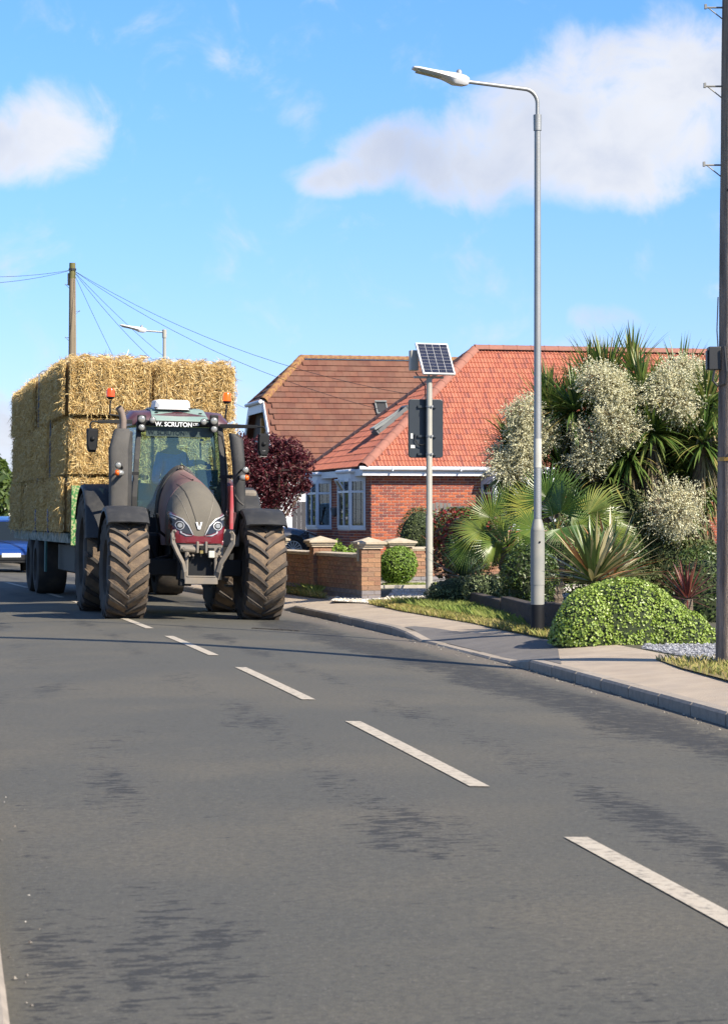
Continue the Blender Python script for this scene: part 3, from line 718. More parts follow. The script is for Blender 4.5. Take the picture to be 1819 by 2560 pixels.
def a2min(b):
    y = -eb + b/S2.length
    return .19 if y < -hy else .12+(y+hy)*(2.05/hy)
tiles(H2, (gx, -eb, zr-tp*eb), (1,0,0), S2, .345, .352, a2min, lambda b: 17.5, sl2, m_t2o, m_t2a, 'flat', [300], stagger=True)
hs = Vector((-gx, 0, zr-hz_)); ls = hs.length
tiles(H2, (gx, hy, hz_), (0,-1,0), hs, .345, .352, lambda b: b/ls*hy, lambda b: 2*hy-b/ls*hy, ls, m_t2a, m_t2a, 'flat', [0], stagger=True)
m_lich = mat('lichen_ridge', [(.20,.085,.05),(.25,.12,.065)], nscale=7, nmix=.75, ncol=(.36,.21,.05), nthr=(.47,.6), rough=.9)
ridge_run(H2, (0, 0, zr+.03), (16, 0, zr+.03), .17, m_lich, ln=.45)
ridge_run(H2, (gx, -hy, hz_+.02), (0, 0, zr+.02), .19, m_lich, ln=.45)
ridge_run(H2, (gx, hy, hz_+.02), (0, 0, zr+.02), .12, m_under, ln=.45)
m_render = mat('brown_render', [(.10,.075,.06),(.13,.10,.08)], nscale=2, nmix=.3, rough=.9)
mb = MB(); gp = [(-eb+.4, 0), (eb-.4, 0), (eb-.4, zr-tp*eb+.2), (hy-.12, hz_-.25), (-hy+.12, hz_-.25), (-eb+.4, zr-tp*eb+.2)]
mb.prism(gp, 0, gx+.35, gx+.6); mb.b2((gx+.6,-eb+.4,0),(16,eb-.4,2.7)); mb.build('gable_wall', m_render, H2)
mb = MB()
for sg in (-1, 1):
    a = Vector((0, sg*hy, hz_)); b = Vector((0, sg*eb, zr-tp*eb)); d = (b-a).normalized(); q = Vector((0, -d.z, d.y))*(.32*(-sg) if True else 1)
    if q.z > 0: q = -q
    n_ = len(mb.v); vs = [a, b, b+q, a+q]; mb.add([Vector((gx-.02, v.y, v.z)) for v in vs]+[Vector((gx+.03, v.y, v.z)) for v in vs], [(0,1,2,3),(7,6,5,4),(0,1,5,4),(1,2,6,5),(2,3,7,6),(3,0,4,7)])
mb.build('bargeboard', m_fascia, H2)
mb = MB(); mb.b2((gx-.05, -hy+.05, hz_-.52), (gx+.0, hy-.05, hz_-.08)); mb.build('fascia_board', m_fascia, H2)
mb = MB(); mb.tube([(gx-.12, -hy-.05, hz_-.06), (gx-.12, hy+.05, hz_-.06)], .09, 8); mb.build('gutter', m_fascia, H2)
for y, z0_, z1_ in ((-1.05, 3.6, 5.1), (1.1, 3.4, 4.9), (-3.0, .9, 2.3)):
    mb = MB()
    for c, d in (((gx+.3,y-.45,(z0_+z1_)/2),(.1,.08,z1_-z0_)), ((gx+.3,y+.45,(z0_+z1_)/2),(.1,.08,z1_-z0_)), ((gx+.3,y,(z0_+z1_)/2),(.1,.06,z1_-z0_)), ((gx+.3,y,z0_),(.12,1.0,.08)), ((gx+.3,y,z1_),(.1,1.0,.08))): mb.box(c, d)
    f = mb.build('window', m_upvc, H2); mb = MB(); mb.b2((gx+.31,y-.42,z0_),(gx+.33,y+.42,z1_)); mb.build('pane', m_pane, f)
mb = MB(); mb.b2((gx+.22,-.15,5.2),(gx+.34,.15,5.9)); mb.build('alarm_box', mat('alarm_orange', [(.5,.25,.06)], nmix=0), H2)
M2 = mat4(H2)
c = local_hit(M2, 953, 1036, 1, -2.35)
sv = empty('roof_window', (c.x, -2.35, zr-tp*2.35+.05)); sv.rotation_euler = Matrix((Vector((1,0,0)), S2.normalized(), Vector((1,0,0)).cross(S2.normalized()))).transposed().to_euler(); sv.parent = H2
mb = MB()
for q, d in (((-.24,0,.05),(.06,.7,.1)), ((.24,0,.05),(.06,.7,.1)), ((0,.35,.12),(.54,.08,.1)), ((0,-.35,.05),(.54,.06,.1))): mb.box(q, d)
mb.build('window_frame', mat('rooflight_grey', [(.20,.21,.20)], rough=.5), sv); mb = MB(); mb.box((0,0,.05),(.44,.66,.02)); mb.build('pane', m_dark, sv)

# garage and side fence seen between the houses
gar = empty('garage', (-6.3, 82, 0), (0,0,R(13.5)), 'flat roofed white garage beyond the dark car behind the red leaved tree', 'garage')
mb = MB(); mb.b2((0,0,0),(4.6,5,2.45)); mb.build('wall', m_fascia, gar); mb = MB(); mb.b2((-.15,-.15,2.455),(4.75,5.1,2.72)); mb.build('roof', m_fascia, gar)
mb = MB()
for i in range(12): mb.b2((.3+i*.18, -.03, .05), (.3+i*.18+.165, -.002, 2.1))
mb.build('garage_door', m_upvc, gar)
m_fence = mat('charcoal_fence_board', [(.06,.06,.07),(.08,.08,.09),(.05,.05,.058)], rnd='obj', nscale=8, nstretch=(6,6,.6), nmix=.4, rough=.85)
fn = empty('side_fence', (-2.3, 75.0, 0), (0,0,R(13.5)), 'dark grey close boarded fence between bungalow and garage behind the car', 'fence')
mb = MB(); mb.b2((0,0,0),(.14,.022,1.85)); me = mb.mesh('fence_board', m_fence)
for i in range(20): inst('fence_board', me, fn, (i*.15, random.uniform(-.008,.008), .1))
mb = MB(); mb.b2((0,.03,.4),(3,.08,.5)); mb.b2((0,.03,1.5),(3,.08,1.6)); mb.build('rail', m_fence, fn)
# weathered fence panel and green shed on the bungalow wall
m_pick = mat('weathered_board', [(.20,.185,.17),(.16,.15,.14),(.24,.22,.2)], rnd='obj', nscale=8, nmix=.4, rough=.9)
fx = empty('picket_fence', (0,0,0), (0,0,0), 'low weathered grey board fence in front of the bungalow wall above the round bushes', 'fence')
o_ = W(1078, 1297, 56); fx.location = (o_.x, o_.y, 0); fx.rotation_euler = (0,0,TH)
mb = MB(); mb.b2((0,0,.1),(.085,.02,1.79)); me = mb.mesh('fence_board', m_pick)
for i in range(5): inst('fence_board', me, fx, (i*.1, 0, random.uniform(-.03,.01)))
mb = MB(); mb.b2((0,.022,.5),(.5,.05,.6)); mb.b2((0,.022,1.4),(.5,.05,1.5)); mb.build('rail', m_pick, fx)
o_ = W(1126, 1297, 57); sh = empty('garden_store', (o_.x, o_.y, 0), (0,0,TH), 'small dark green garden store beside the weathered fence boards', 'shed')
mb = MB(); mb.b2((0,0,.1),(.62,.5,1.62)); mb.build('body', mat('store_green', [(.03,.10,.08)], nmix=.3, rough=.6), sh)
mb = MB(); mb.b2((-.04,-.05,1.622),(.66,.55,1.70)); mb.build('lid', mat('store_lid', [(.025,.07,.06)], nmix=.2, rough=.5), sh)

# ------------------------------------------------------------------ garden walls and pillars
m_cap = mat('sandstone_cap', [(.50,.42,.31),(.56,.48,.36)], nscale=7, nmix=.5, ncol=(.30,.25,.17), bump=.25, bscale=60, rough=.9)
gbm = MB(); gbm.box((0,0,0), (.215,.1025,.065)); me_gb = gbm.mesh('brick', m_gb); me_bb = gbm.mesh('brick', m_blue)
bh = MB(); bh.box((0,0,0), (.1025,.1025,.065)); me_gh = bh.mesh('brick', m_gb)
def pillar(loc, rot, courses, label, wide=False, parent=None):
    p = empty('gate_pillar', loc, (0,0,rot), label, 'pillar', 'brick gate pillars with sandstone caps') if parent is None else None
    root = p if p else empty('pillar', loc, (0,0,rot)); 
    if parent: root.parent = parent
    hw = .22 if wide else .163; core = MB(); zt = courses*BRICK_H; core.b2((-hw+.008,-hw+.008,-.1),(hw-.008,hw-.008,zt)); core.build('core', m_gm, root)
    for c in range(courses):
        z = (c+.5)*BRICK_H; me = me_bb if c < 2 else me_gb
        if wide:
            for i, (x, y) in enumerate(((-.11,-.165),(.11,-.165),(-.11,.165),(.11,.165),(-.165,0),(.165,0))):
                if c % 2 and i < 4: inst('brick', me, root, (y, x, z), (0,0,math.pi/2))
                elif not c % 2 and i < 4: inst('brick', me, root, (x, y, z))
                elif c % 2: inst('brick', me, root, (0, x, z))
                else: inst('brick', me, root, (x, 0, z), (0,0,math.pi/2))
        else:
            s = .163-.05125; q = .163-.1075
            for k in range(4):
                a = k*math.pi/2; v = Vector(((-q if c % 2 else q)*1.0, -s, 0)); Rm = Matrix.Rotation(a, 3, 'Z'); v = Rm @ v
                inst('brick', me, root, (v.x, v.y, z), (0, 0, a+random.uniform(-.012,.012)))
    cm = MB(); w1_, w2_ = hw+.03, hw+.085
    cm.b2((-w1_,-w1_,zt+.001),(w1_,w1_,zt+.04)); cm.b2((-w1_-.025,-w1_-.025,zt+.041),(w1_+.025,w1_+.025,zt+.075))
    cm.add([(-w2_,-w2_,zt+.076),(w2_,-w2_,zt+.076),(w2_,w2_,zt+.076),(-w2_,w2_,zt+.076),(-w2_,-w2_,zt+.11),(w2_,-w2_,zt+.11),(w2_,w2_,zt+.11),(-w2_,w2_,zt+.11),(0,0,zt+.19)],
           [(3,2,1,0),(0,1,5,4),(1,2,6,5),(2,3,7,6),(3,0,4,7),(4,5,8),(5,6,8),(6,7,8),(7,4,8)])
    cm.build('cap', m_cap, root); return root
def gwall(a, b, courses, label, limit=290):
    a = Vector(a); b = Vector(b); d = b-a; L = math.hypot(d.x, d.y); rot = math.atan2(d.y, d.x)
    w = empty('garden_wall', (a.x, a.y, LAND), (0,0,rot), label, 'wall', 'low brick front garden walls')
    zt = courses*BRICK_H; c = MB(); c.b2((0,-.092,-.1),(L,.092,zt)); c.build('core', m_gm, w); cnt = 0; mass = MB()
    for k in range(courses):
        x = 0 if k % 2 else -.1125
        while x < L-.05:
            lo, hi = max(0, x)+.005, min(L, x+.225)-.005; x += .225
            if hi-lo < .05: continue
            for sy in (-1, 1):
                sc = (hi-lo)/.215; pos = ((lo+hi)/2, sy*.054, (k+.5)*BRICK_H)
                if cnt < limit and ((rot > math.pi/2 and sy == 1) or (rot <= math.pi/2 and sy == -1)): inst('brick', me_bb if k < 2 else me_gb, w, pos, scale=(sc,1,1)); cnt += 1
                else: mass.box(pos, (hi-lo, .1025, .065))
    if mass.v: tag(mass.build('brickwork', mat('garden_brick_mass', gb, rnd='attr', nscale=20, nmix=.35, rough=.9), w), kind='stuff')
    x = 0
    while x < L-.05:
        e_ = min(L, x+.6); cp = MB(); cp.b2((x+.003,-.125,zt+.001),(e_-.003,.125,zt+.03)); cp.add([(x+.003,-.14,zt+.031),(e_-.003,-.14,zt+.031),(e_-.003,.14,zt+.031),(x+.003,.14,zt+.031),(x+.003,-.14,zt+.055),(e_-.003,-.14,zt+.055),(e_-.003,.14,zt+.055),(x+.003,.14,zt+.055),(x+.003,0,zt+.075),(e_-.003,0,zt+.075)],
           [(0,3,2,1),(0,1,5,4),(2,3,7,6),(4,5,9,8),(6,7,8,9),(0,4,8,7,3),(1,2,6,9,5)]); cp.build('coping_stone', m_cap, w); x = e_
    return w
PW = [(.075, 38.15), (-.765, 41.0), (-1.69, 44.3), (-2.62, 47.6), (-3.6, 50.9)]
prot = R(14.5)
pl = ['brick pillar at the drive entrance with a small metal plate on its side', 'second brick pillar along the front wall, in front of the black car', 'third brick pillar along the front wall, beside the tractor tyre', 'fourth brick pillar along the front wall, hidden behind the tractor', 'fifth brick pillar along the front wall, hidden behind the tractor']
pil = []
for (x, y), lb in list(zip(PW, pl))[:4]: pil.append(pillar((x, y, LAND), prot, 11, lb))
wl = ['low brick wall in shade between the entrance pillar and second pillar', 'low brick wall between second and third pillars in front of the black car', 'low brick wall between third and fourth pillars behind the tractor tyre']
for i in range(3):
    a = Vector(PW[i]); b = Vector(PW[i+1]); d = (b-a).normalized()
    gwall((*(a+d*.175),), (*(b-d*.175),), 9, wl[i]) if False else gwall(a+d*.17, b-d*.17, 9, wl[i])
# vented plate on the side of the entrance pillar
mb = MB(); mb.b2((-.173,-.03,.62),(-.166,.1,.86)); mb.b2((-.18,-.045,.6),(-.174,.115,.88)) if False else None
mb.build('name_plate', mat('plate_metal', [(.42,.41,.36)], metal=.3, rough=.5), pil[0])
p4 = pillar(tuple(W(997, 1297, 47.0).xy)+(LAND,), TH, 10, 'wider brick pillar behind the clipped round bush', True)
x5 = W(1287, 1297, 48.4); p5 = pillar((x5.x, x5.y, LAND), TH, 10, 'brick pillar mostly hidden behind the fan palm leaves', True)
a = p4.location.xy; b = p5.location.xy; d = (b-a).normalized()
gwall(a+d*.225, b-d*.225, 9, 'low sunlit brick wall running behind the road sign post to the palms')
b2_ = b+d*7; gwall(b+d*.225, b2_, 9, 'low brick wall behind the cordyline tree and palms', 120)

# ------------------------------------------------------------------ road furniture
m_galv = mat('galvanised_steel', [(.36,.37,.37),(.29,.30,.30)], nscale=5, nmix=.35, ncol=(.36,.38,.37), metal=.45, rough=.48, bump=.1, bscale=80)
m_pgrey = mat('grey_painted_steel', [(.40,.39,.34),(.34,.34,.30)], nscale=4, nmix=.4, ncol=(.46,.44,.36), rough=.55)
m_black = mat('black_band', [(.008,.009,.012)], nmix=.3, ncol=(.02,.02,.02), rough=.6, spec=.25)
m_lamp = mat('lantern_white', [(.66,.67,.68)], nmix=.2, rough=.4); m_lens = mat('lantern_glass', [(.33,.32,.22)], nmix=.2, rough=.3)
m_rub = mat('black_plastic', [(.022,.023,.025)], nmix=.2, ncol=(.05,.05,.05), rough=.5)
m_stick = mat('pale_sticker', [(.62,.63,.6)], nmix=.1, rough=.6)
def lantern(parent, tip, d, L=.68):
    """slim road lantern pointing along d from its spigot"""
    d = Vector(d).normalized(); s = d.cross(Vector((0,0,1))).normalized(); u = s.cross(d); o = Vector(tip)
    def ring(t, w, h, lo=None):
        c = o+d*t; lo = h if lo is None else lo
        return [c+s*x*w+u*(z*h if z > 0 else z*lo) for x, z in ((-1,-.3),(-.7,-1),(.7,-1),(1,-.3),(.9,.6),(.5,1),(-.5,1),(-.9,.6))]
    mb = MB(); mb.loft([ring(.0,.05,.04), ring(.05,.09,.055,.06), ring(.16,.11,.055,.07), ring(.26,.11,.045,.045), ring(.40,.105,.032,.025), ring(L-.05,.095,.022,.02), ring(L,.06,.015,.014)])
    mb.build('lantern_body', m_lamp, parent, smooth=50)
    mb = MB(); c = o+d*.43-u*.03; mb.box(c, (.36,.14,.012), tilt=Matrix((d, s, u)).transposed()); mb.build('lens', m_lens, parent)
    mb = MB(); c = o+d*.12+u*.055; mb.lathe([(0,.035),(.02,.035),(.04,.03),(.055,.018),(.06,.001)], n=12, c=c); mb.build('photocell', m_galv, parent, smooth=50)
RD = Vector((-.225,.974,0)); RP = Vector((-.974,-.225,0))
lb_ = G(1343, 1585, LAND)
lamp = empty('street_lamp', lb_, label='tall galvanised street lamp with black painted base, in front of the ivy mound', cat='street lamp', group='street lamps')
mb = MB(); mb.lathe([(-.1,.078),(.165+.17,.078)], n=20); mb.build('base_band', m_black, lamp, smooth=40)
m_lbase = mat('lamp_base_paint', [(.29,.29,.26),(.24,.245,.225)], nscale=5, nmix=.5, ncol=(.36,.34,.28), rough=.6)
mb = MB(); mb.lathe([(.336,.078),(1.18,.078),(1.19,.079),(1.22,.070),(1.3,.052),(1.31,.046)], n=20); mb.build('base_section', m_lbase, lamp, smooth=40)
mb = MB(); mb.b2((.02,-.084,.44),(.06,-.077,.86)) if False else None
mb.lathe([(.56,.0815),(1.17,.0815)], n=20); mb.build('door_sleeve', m_lbase, lamp, smooth=40)
mb = MB(); mb.sphere((.02,-.083,1.05), .012, 8, 5); mb.build('lock', m_black, lamp)
mb = MB(); mb.lathe([(1.31,.044),(5.82,.036)], n=18); mb.build('column', m_galv, lamp, smooth=40)
mb = MB(); mb.lathe([(5.75,.046),(5.93,.048),(5.935,.02)], n=18); mb.build('collar', m_galv, lamp, smooth=40)
mb = MB(); mb.lathe([(1.9,.0465),(2.23,.0465)], n=18); mb.build('label_sleeve', mat('faded_label', [(.50,.50,.45)], nmix=.3), lamp)
arm = []; top = 6.22
for t in np.linspace(0, 1, 9): a = t*math.pi/2; arm.append(Vector((0,0,top-.16))+Vector((0,0,.16*math.sin(a)))+RP*.16*(1-math.cos(a)))
pts = [Vector((0,0,5.9))]+arm+[RP*.84+Vector((0,0,top+.055))]
mb = MB(); mb.tube(pts, .024, 10); mb.build('bracket_arm', m_galv, lamp, smooth=60)
lantern(lamp, RP*.82+Vector((0,0,top+.055)), RP+Vector((0,0,.20)), .66)
# far lamp
fl = W(411, 1297, 58); lamp2 = empty('street_lamp', (fl.x, fl.y, LAND), label='distant grey street lamp rising behind the straw load', cat='street lamp', group='street lamps')
zt2 = W(411, 824, 58).z-LAND
mb = MB(); mb.lathe([(0,.08),(1.2,.08),(1.3,.05),(zt2-.2,.042),(zt2-.2,.055),(zt2,.055),(zt2+.01,.03)], n=14); mb.build('column', m_pgrey, lamp2, smooth=40)
mb = MB(); mb.tube([(0,0,zt2-.06), RP*.5+Vector((0,0,zt2-.03))], .022, 8); mb.build('bracket_arm', m_galv, lamp2)
lantern(lamp2, RP*.46+Vector((0,0,zt2-.03)), RP+Vector((0,0,.2)), .66)

# speed sign on its post, seen from behind, with solar panel
sb = G(1072.5, 1505, LAND); sp_ = empty('solar_sign_post', sb, (0,0,R(13)), 'grey road sign post with black sign back and a tilted solar panel', 'road sign')
Ms = mat4(sp_)
def sz(py): return (CAMH-(py-HZ)*sb.y/F)-LAND
def sx(px): return ((px-1072.5)*sb.y/F)
mb = MB(); mb.lathe([(-.1,.056),(sz(1290),.056),(sz(1286),.049),(sz(945),.046)], n=18); mb.build('post', m_pgrey, sp_, smooth=40)
zb0, zb1 = sz(1144), sz(997); xb0, xb1 = sx(1024), sx(1113)
def rrect(x0, x1, z0, z1, r_, n=5):
    P = []
    for cx_, cz_, a0 in ((x1-r_,z1-r_,0),(x0+r_,z1-r_,90),(x0+r_,z0+r_,180),(x1-r_,z0+r_,270)):
        for i in range(n+1): a = R(a0+90*i/n); P.append((cx_+r_*math.cos(a), cz_+r_*math.sin(a)))
    return P
m_signb = mat('sign_back', [(.018,.026,.034)], nmix=.25, rough=.42)
mb = MB(); mb.prism(rrect(xb0, xb1, zb0, zb1, .05), 1, .105, .16); mb.build('sign_housing', m_signb, sp_, bevel=.008)
mb = MB(); mb.prism(rrect(xb0+.02, xb1-.02, zb0+.02, zb1-.02, .04), 1, .161, .166); mb.build('sign_face', mat('matrix_face', [(.02,.02,.02)], rough=.3), sp_)
mb = MB()
for py in (1016, 1090, 1135): mb.b2((xb0+.14, .07, sz(py)-.018),(xb1-.12,.104,sz(py)+.018))
mb.build('mounting_rail', m_signb, sp_)
mb = MB()
for py in (1016, 1090, 1135): mb.lathe([(sz(py)-.01,.058),(sz(py)+.01,.058)], n=14); mb.box((.03,-.062,sz(py)),(.03,.02,.03))
mb.build('clamp_band', m_galv, sp_)
mb = MB(); mb.b2((xb0+.03,.098,sz(1096)),(xb0+.065,.104,sz(1083))); mb.b2((xb0+.03,.098,sz(1120)),(xb0+.10,.104,sz(1112))); mb.build('sticker', m_stick, sp_)
mb = MB(); mb.tube([(xb0+.10,.09,sz(1085)),(xb0+.10,.07,sz(1100)),(xb0+.14,.06,sz(1110)),(xb0+.2,.05,sz(1112)),(-.05,.03,sz(1108))], .008, 6); mb.build('cable', m_rub, sp_)
# panel
pz0, pz1 = sz(936), sz(856)
pn = empty('solar_panel', (sx(1088)-.0, -.02, (pz0+pz1)/2)); pn.parent = sp_; pn.rotation_euler = (R(-32)+math.pi/2*0, 0, R(0))
hwp = .275; hhp = (pz1-pz0)/2/math.cos(R(32))
pn.rotation_euler = Euler((R(-32), R(0), R(9)), 'XYZ')
mb = MB(); mb.b2((-hwp,0,-hhp),(hwp,.035,hhp)); mb.build('panel_frame', mat('panel_aluminium', [(.62,.63,.62)], metal=.3, rough=.4), pn)
m_cell = mat('solar_cell', [(.012,.016,.035),(.016,.02,.045),(.01,.013,.028)], rnd='obj', nmix=0, rough=.22)
m_back = mat('cell_backing', [(.55,.56,.56)], nmix=0, rough=.4)
mb = MB(); mb.b2((-hwp+.02,-.003,-hhp+.02),(hwp-.02,-.0005,hhp-.02)); mb.build('backing_sheet', m_back, pn)
nx, nz = 4, 9; cw = (2*hwp-.044)/nx; ch = (2*hhp-.044)/nz
for i in range(nx):
    for j in range(nz):
        x0 = -hwp+.022+i*cw; z0_ = -hhp+.022+j*ch; mb = MB(); g_ = .0022
        for k in range(3): mb.b2((x0+g_+k*(cw-2*g_)/3+.0014,-.006,z0_+g_),(x0+g_+(k+1)*(cw-2*g_)/3-.0014,-.0035,z0_+ch-g_))
        mb.build('solar_cell', m_cell, pn)
mb = MB(); mb.b2((-.24,.02,pz0-.06),(.24,.06,pz0-.025)); mb.tube([(0,.0,pz0-.06),(0,.1,pz0+.1),(.03,.14,pz0+.2)], .018, 6); mb.build('panel_bracket', m_pgrey, sp_)
mb = MB(); mb.b2((sx(1030)-.0,.12,sz(925)),(sx(1050),.26,sz(874))); mb.build('battery_box', m_pgrey, sp_, bevel=.01)
mb = MB(); mb.tube([(sx(1044),.16,sz(930)),(sx(1052),.1,sz(945)),(sx(1064),.05,sz(965)),(sx(1065),.045,sz(1000))], .009, 6); mb.build('cable', m_rub, sp_)

# telegraph poles and wires
m_wood = mat('weathered_pole', [(.31,.235,.18),(.40,.31,.24),(.20,.15,.12)], nscale=5, nstretch=(5,5,.35), nmix=.7, ncol=(.07,.055,.05), rough=.92, bump=.9, bscale=30)
m_wood2 = mat('far_pole_wood', [(.24,.19,.12),(.30,.24,.16)], nscale=5, nstretch=(4,4,.5), nmix=.5, ncol=(.16,.13,.09), rough=.92)
m_steel = mat('step_steel', [(.30,.30,.28),(.2,.2,.19)], nmix=.3, metal=.4, rough=.6)
tp0 = G(1789, 1658, LAND); PX, PY = tp0.x+.16, tp0.y
pole = empty('telegraph_pole', (PX, PY, LAND), label='thick weathered wooden telegraph pole at the right edge beside the gravel', cat='telegraph pole', group='telegraph poles')
def prad(z): return .163-.0062*z
mb = MB(); rings = []
for i in range(40):
    z = -.2+i*.24; n_ = 18; ring = []
    for j in range(n_):
        a = 2*math.pi*j/n_; rr_ = prad(z)*(1+.012*math.sin(j*2.3+i*.35)+.008*math.sin(j*5+i*.8)); ring.append((rr_*math.cos(a)+.0035*z, rr_*math.sin(a), z))
    rings.append(ring)
mb.loft(rings); mb.build('shaft', m_wood, pole, smooth=50)
def pole_step(par, z, sgn, r_, L=.15):
    s_ = MB(); s_.tube([(sgn*(r_-.02)+.0035*z*0,0,z),(sgn*(r_+L),0,z)], .009, 6); s_.b2((sgn*(r_+L)-.01,-.02,z-.012),(sgn*(r_+L)+.01,.02,z+.03)); s_.tube([(sgn*(r_+L*.85),0,z),(sgn*(r_-.01),0,z-.11)], .006, 5); s_.build('step_iron', m_steel, par)
for py in (18, 215, 412): z = CAMH-(py-HZ)*PY/F-LAND; pole_step(pole, z, -1, prad(z)-.0035*z)
mb = MB()
for z, a in ((5.6,-1.9),(5.2,-1.7),(4.9,-1.8),(4.3,-2.1),(3.7,-1.75),(1.9,-2.0)): q = prad(z); mb.sphere((q*math.cos(a)*.97, q*math.sin(a)*.97, z), .012, 6, 4)
mb.build('bolt', m_black, pole)
mb = MB(); z0_, z1_ = 2.67, 2.88; mb.b2((-.235,-.08,z0_),(-.125,.06,z1_)); mb.b2((-.25,-.06,z0_+.0),(-.2355,.05,z1_-.03)); mb.build('junction_box', m_rub, pole, bevel=.012)
mb = MB(); mb.tube([(-.18,-.06,z0_),(-.2,-.07,z0_-.1),(-.16,-.09,z0_-.15),(-.09,-.11,z0_-.13),(-.08,-.13,z0_-.02),(-.1,-.12,z1_)], .011, 6); mb.tube([(-.15,-.05,z1_),(-.16,-.06,z1_+.15),(-.15,-.06,z1_+.45)], .006, 5); mb.build('cable', m_rub, pole)
mb = MB(); mb.lathe([(1.84,prad(1.9)+.004),(1.875,prad(1.9)+.004)], n=16, c=(.007,0,0)); mb.build('marker_band', mat('yellow_band', [(.55,.30,.05)], rough=.5), pole)

fp = W(181, 1297, 75); pole2 = empty('telegraph_pole', (fp.x, fp.y, 0), label='distant wooden telegraph pole above the straw load, fanning out wires', cat='telegraph pole', group='telegraph poles')
ztop = W(181, 657, 75).z
mb = MB(); mb.lathe([(0,.17),(ztop*.5,.14),(ztop-.5,.105)], n=14); mb.build('shaft', m_wood2, pole2, smooth=50)
mb = MB(); mb.lathe([(ztop-.5,.106),(ztop,.100),(ztop+.01,.01)], n=14); mb.build('pole_top', mat('mossy_top', [(.16,.15,.05)], nmix=.4), pole2, smooth=50)
mb = MB(); mb.b2((-.15,-.05,ztop-.72),(-.09,.05,ztop-.33)); mb.lathe([(ztop-.24,.125),(ztop-.18,.125)], n=12); mb.build('wire_bracket', m_rub, pole2)
for k, z in enumerate(np.arange(ztop-.7, ztop-4, -.85)): pole_step(pole2, z, 1 if k % 2 else -1, .11, .12)
m_wire = mat('black_wire', [(.03,.03,.035)], nmix=0, rough=.6)
wt = Vector((fp.x, fp.y, ztop-.22))
ends = [('two slim overhead wires', None)]
targets = [(W(1027,986,64), .55, 'upper overhead wire sagging from far pole over the brown roof'), (W(945,1022,66), .5, 'lower overhead wire sagging from far pole to the red roof'),
           (W(612,1020,102), .5, 'overhead wire from far pole down to the gable of the brown roofed house'), (W(560,1030,82), .5, 'overhead wire running down from far pole behind the straw load'),
           (W(345,1010,82), .1, 'steepest overhead wire dropping behind the straw load')]
lft = [(W(-260,668,68), .25, 'upper overhead wire leaving the far pole to the left'), (W(-260,700,60), .25, 'lower overhead wire leaving the far pole to the left')]
for t, sag, lab in targets+lft:
    mb = MB(); pts = [wt.lerp(t, q/14)-Vector((0,0,4*sag*(q/14)*(1-q/14))) for q in range(15)]; mb.tube(pts, .007, 5); o = mb.build('overhead_wire', m_wire); tag(o, lab, 'wire', 'overhead wires')
# ------------------------------------------------------------------ tractor
TB = R(1.1)
trac = empty('tractor', (-2.455, 33.2, -.035), (0, TB, R(12.4)), 'large dusty maroon tractor with twin amber beacons, coming towards the camera', 'tractor')
TM = mat4(trac)
def T(xc, yc, y):                                       # measured point -> tractor coordinates on the plane y
    return local_hit(TM, 180+xc*.33251, 950+yc*.33251, 1, y)
def tx(xc, yc, y): return T(xc, yc, y).x
def tz(xc, yc, y): return T(xc, yc, y).z
m_mud = mat('muddy_rubber', [(.17,.118,.075),(.225,.16,.10),(.11,.078,.055)], nscale=6, nmix=.65, ncol=(.075,.06,.048), rough=.95, bump=.5, bscale=40)
m_lug = mat('tyre_lug', [(.042,.038,.034),(.065,.055,.046)], nscale=5, nmix=.6, ncol=(.12,.085,.056), rough=.9)
m_side = mat('tyre_sidewall', [(.030,.028,.026),(.065,.056,.046)], nscale=4, nmix=.6, ncol=(.10,.078,.055), rough=.9, spec=.3)
m_rim = mat('dark_rim', [(.10,.10,.10)], nscale=5, nmix=.5, ncol=(.2,.16,.12), rough=.6)
m_mar = mat('maroon_paint', [(.075,.022,.030)], nscale=4, nmix=.75, ncol=(.15,.10,.10), nthr=(.35,.7), rough=.42, coat=.3)
m_mard = mat('dusty_maroon', [(.21,.115,.10),(.17,.085,.08)], nscale=3, nmix=.5, ncol=(.17,.14,.115), rough=.7)
m_red = mat('wine_red_trim', [(.16,.010,.018)], nscale=6, nmix=.35, ncol=(.2,.08,.06), nthr=(.5,.75), rough=.32, coat=.6)
m_gril = mat('dusty_grille', [(.125,.112,.086),(.155,.138,.105)], nscale=2.2, nmix=.55, ncol=(.085,.077,.062), nthr=(.4,.75), rough=.82, bump=.25, bscale=300)
m_blkp = mat('grimy_black_plastic', [(.024,.025,.026),(.038,.038,.037)], nscale=7, nmix=.5, ncol=(.10,.095,.085), nthr=(.5,.85), rough=.6, spec=.35, bump=.2, bscale=200)
m_blk = mat('plain_black', [(.010,.011,.012)], nmix=.2, ncol=(.03,.027,.024), rough=.6, spec=.25)
m_chas = mat('chassis_grey', [(.20,.18,.15),(.13,.12,.105)], nscale=7, nmix=.6, ncol=(.28,.22,.15), rough=.75)
m_teal = mat('teal_roof_plate', [(.20,.31,.27),(.26,.35,.30)], nscale=4, nmix=.4, ncol=(.33,.36,.31), rough=.45)
m_chr = mat('chrome', [(.42,.42,.42)], nmix=0, metal=.4, rough=.4)
m_lampg = mat('lamp_glass', [(.32,.32,.29)], nmix=.3, nscale=40, ncol=(.35,.35,.34), rough=.15, metal=.3)
m_amb = mat('amber_lens', [(.75,.13,.012)], nmix=.1, rough=.2); m_ambd = mat('amber_beacon', [(.62,.07,.01)], nmix=.1, rough=.2, emit=(.8,.08,.01), estr=.25)
m_lit = mat('lit_beacon', [(.5,.06,.005)], nmix=0, rough=.2, emit=(1.0,.14,.0), estr=.55)
m_perf = mat('perforated_steel', [(.095,.09,.082),(.125,.118,.105)], nscale=3, nmix=.4, ncol=(.06,.057,.053), rough=.7, bump=.8, bscale=160)
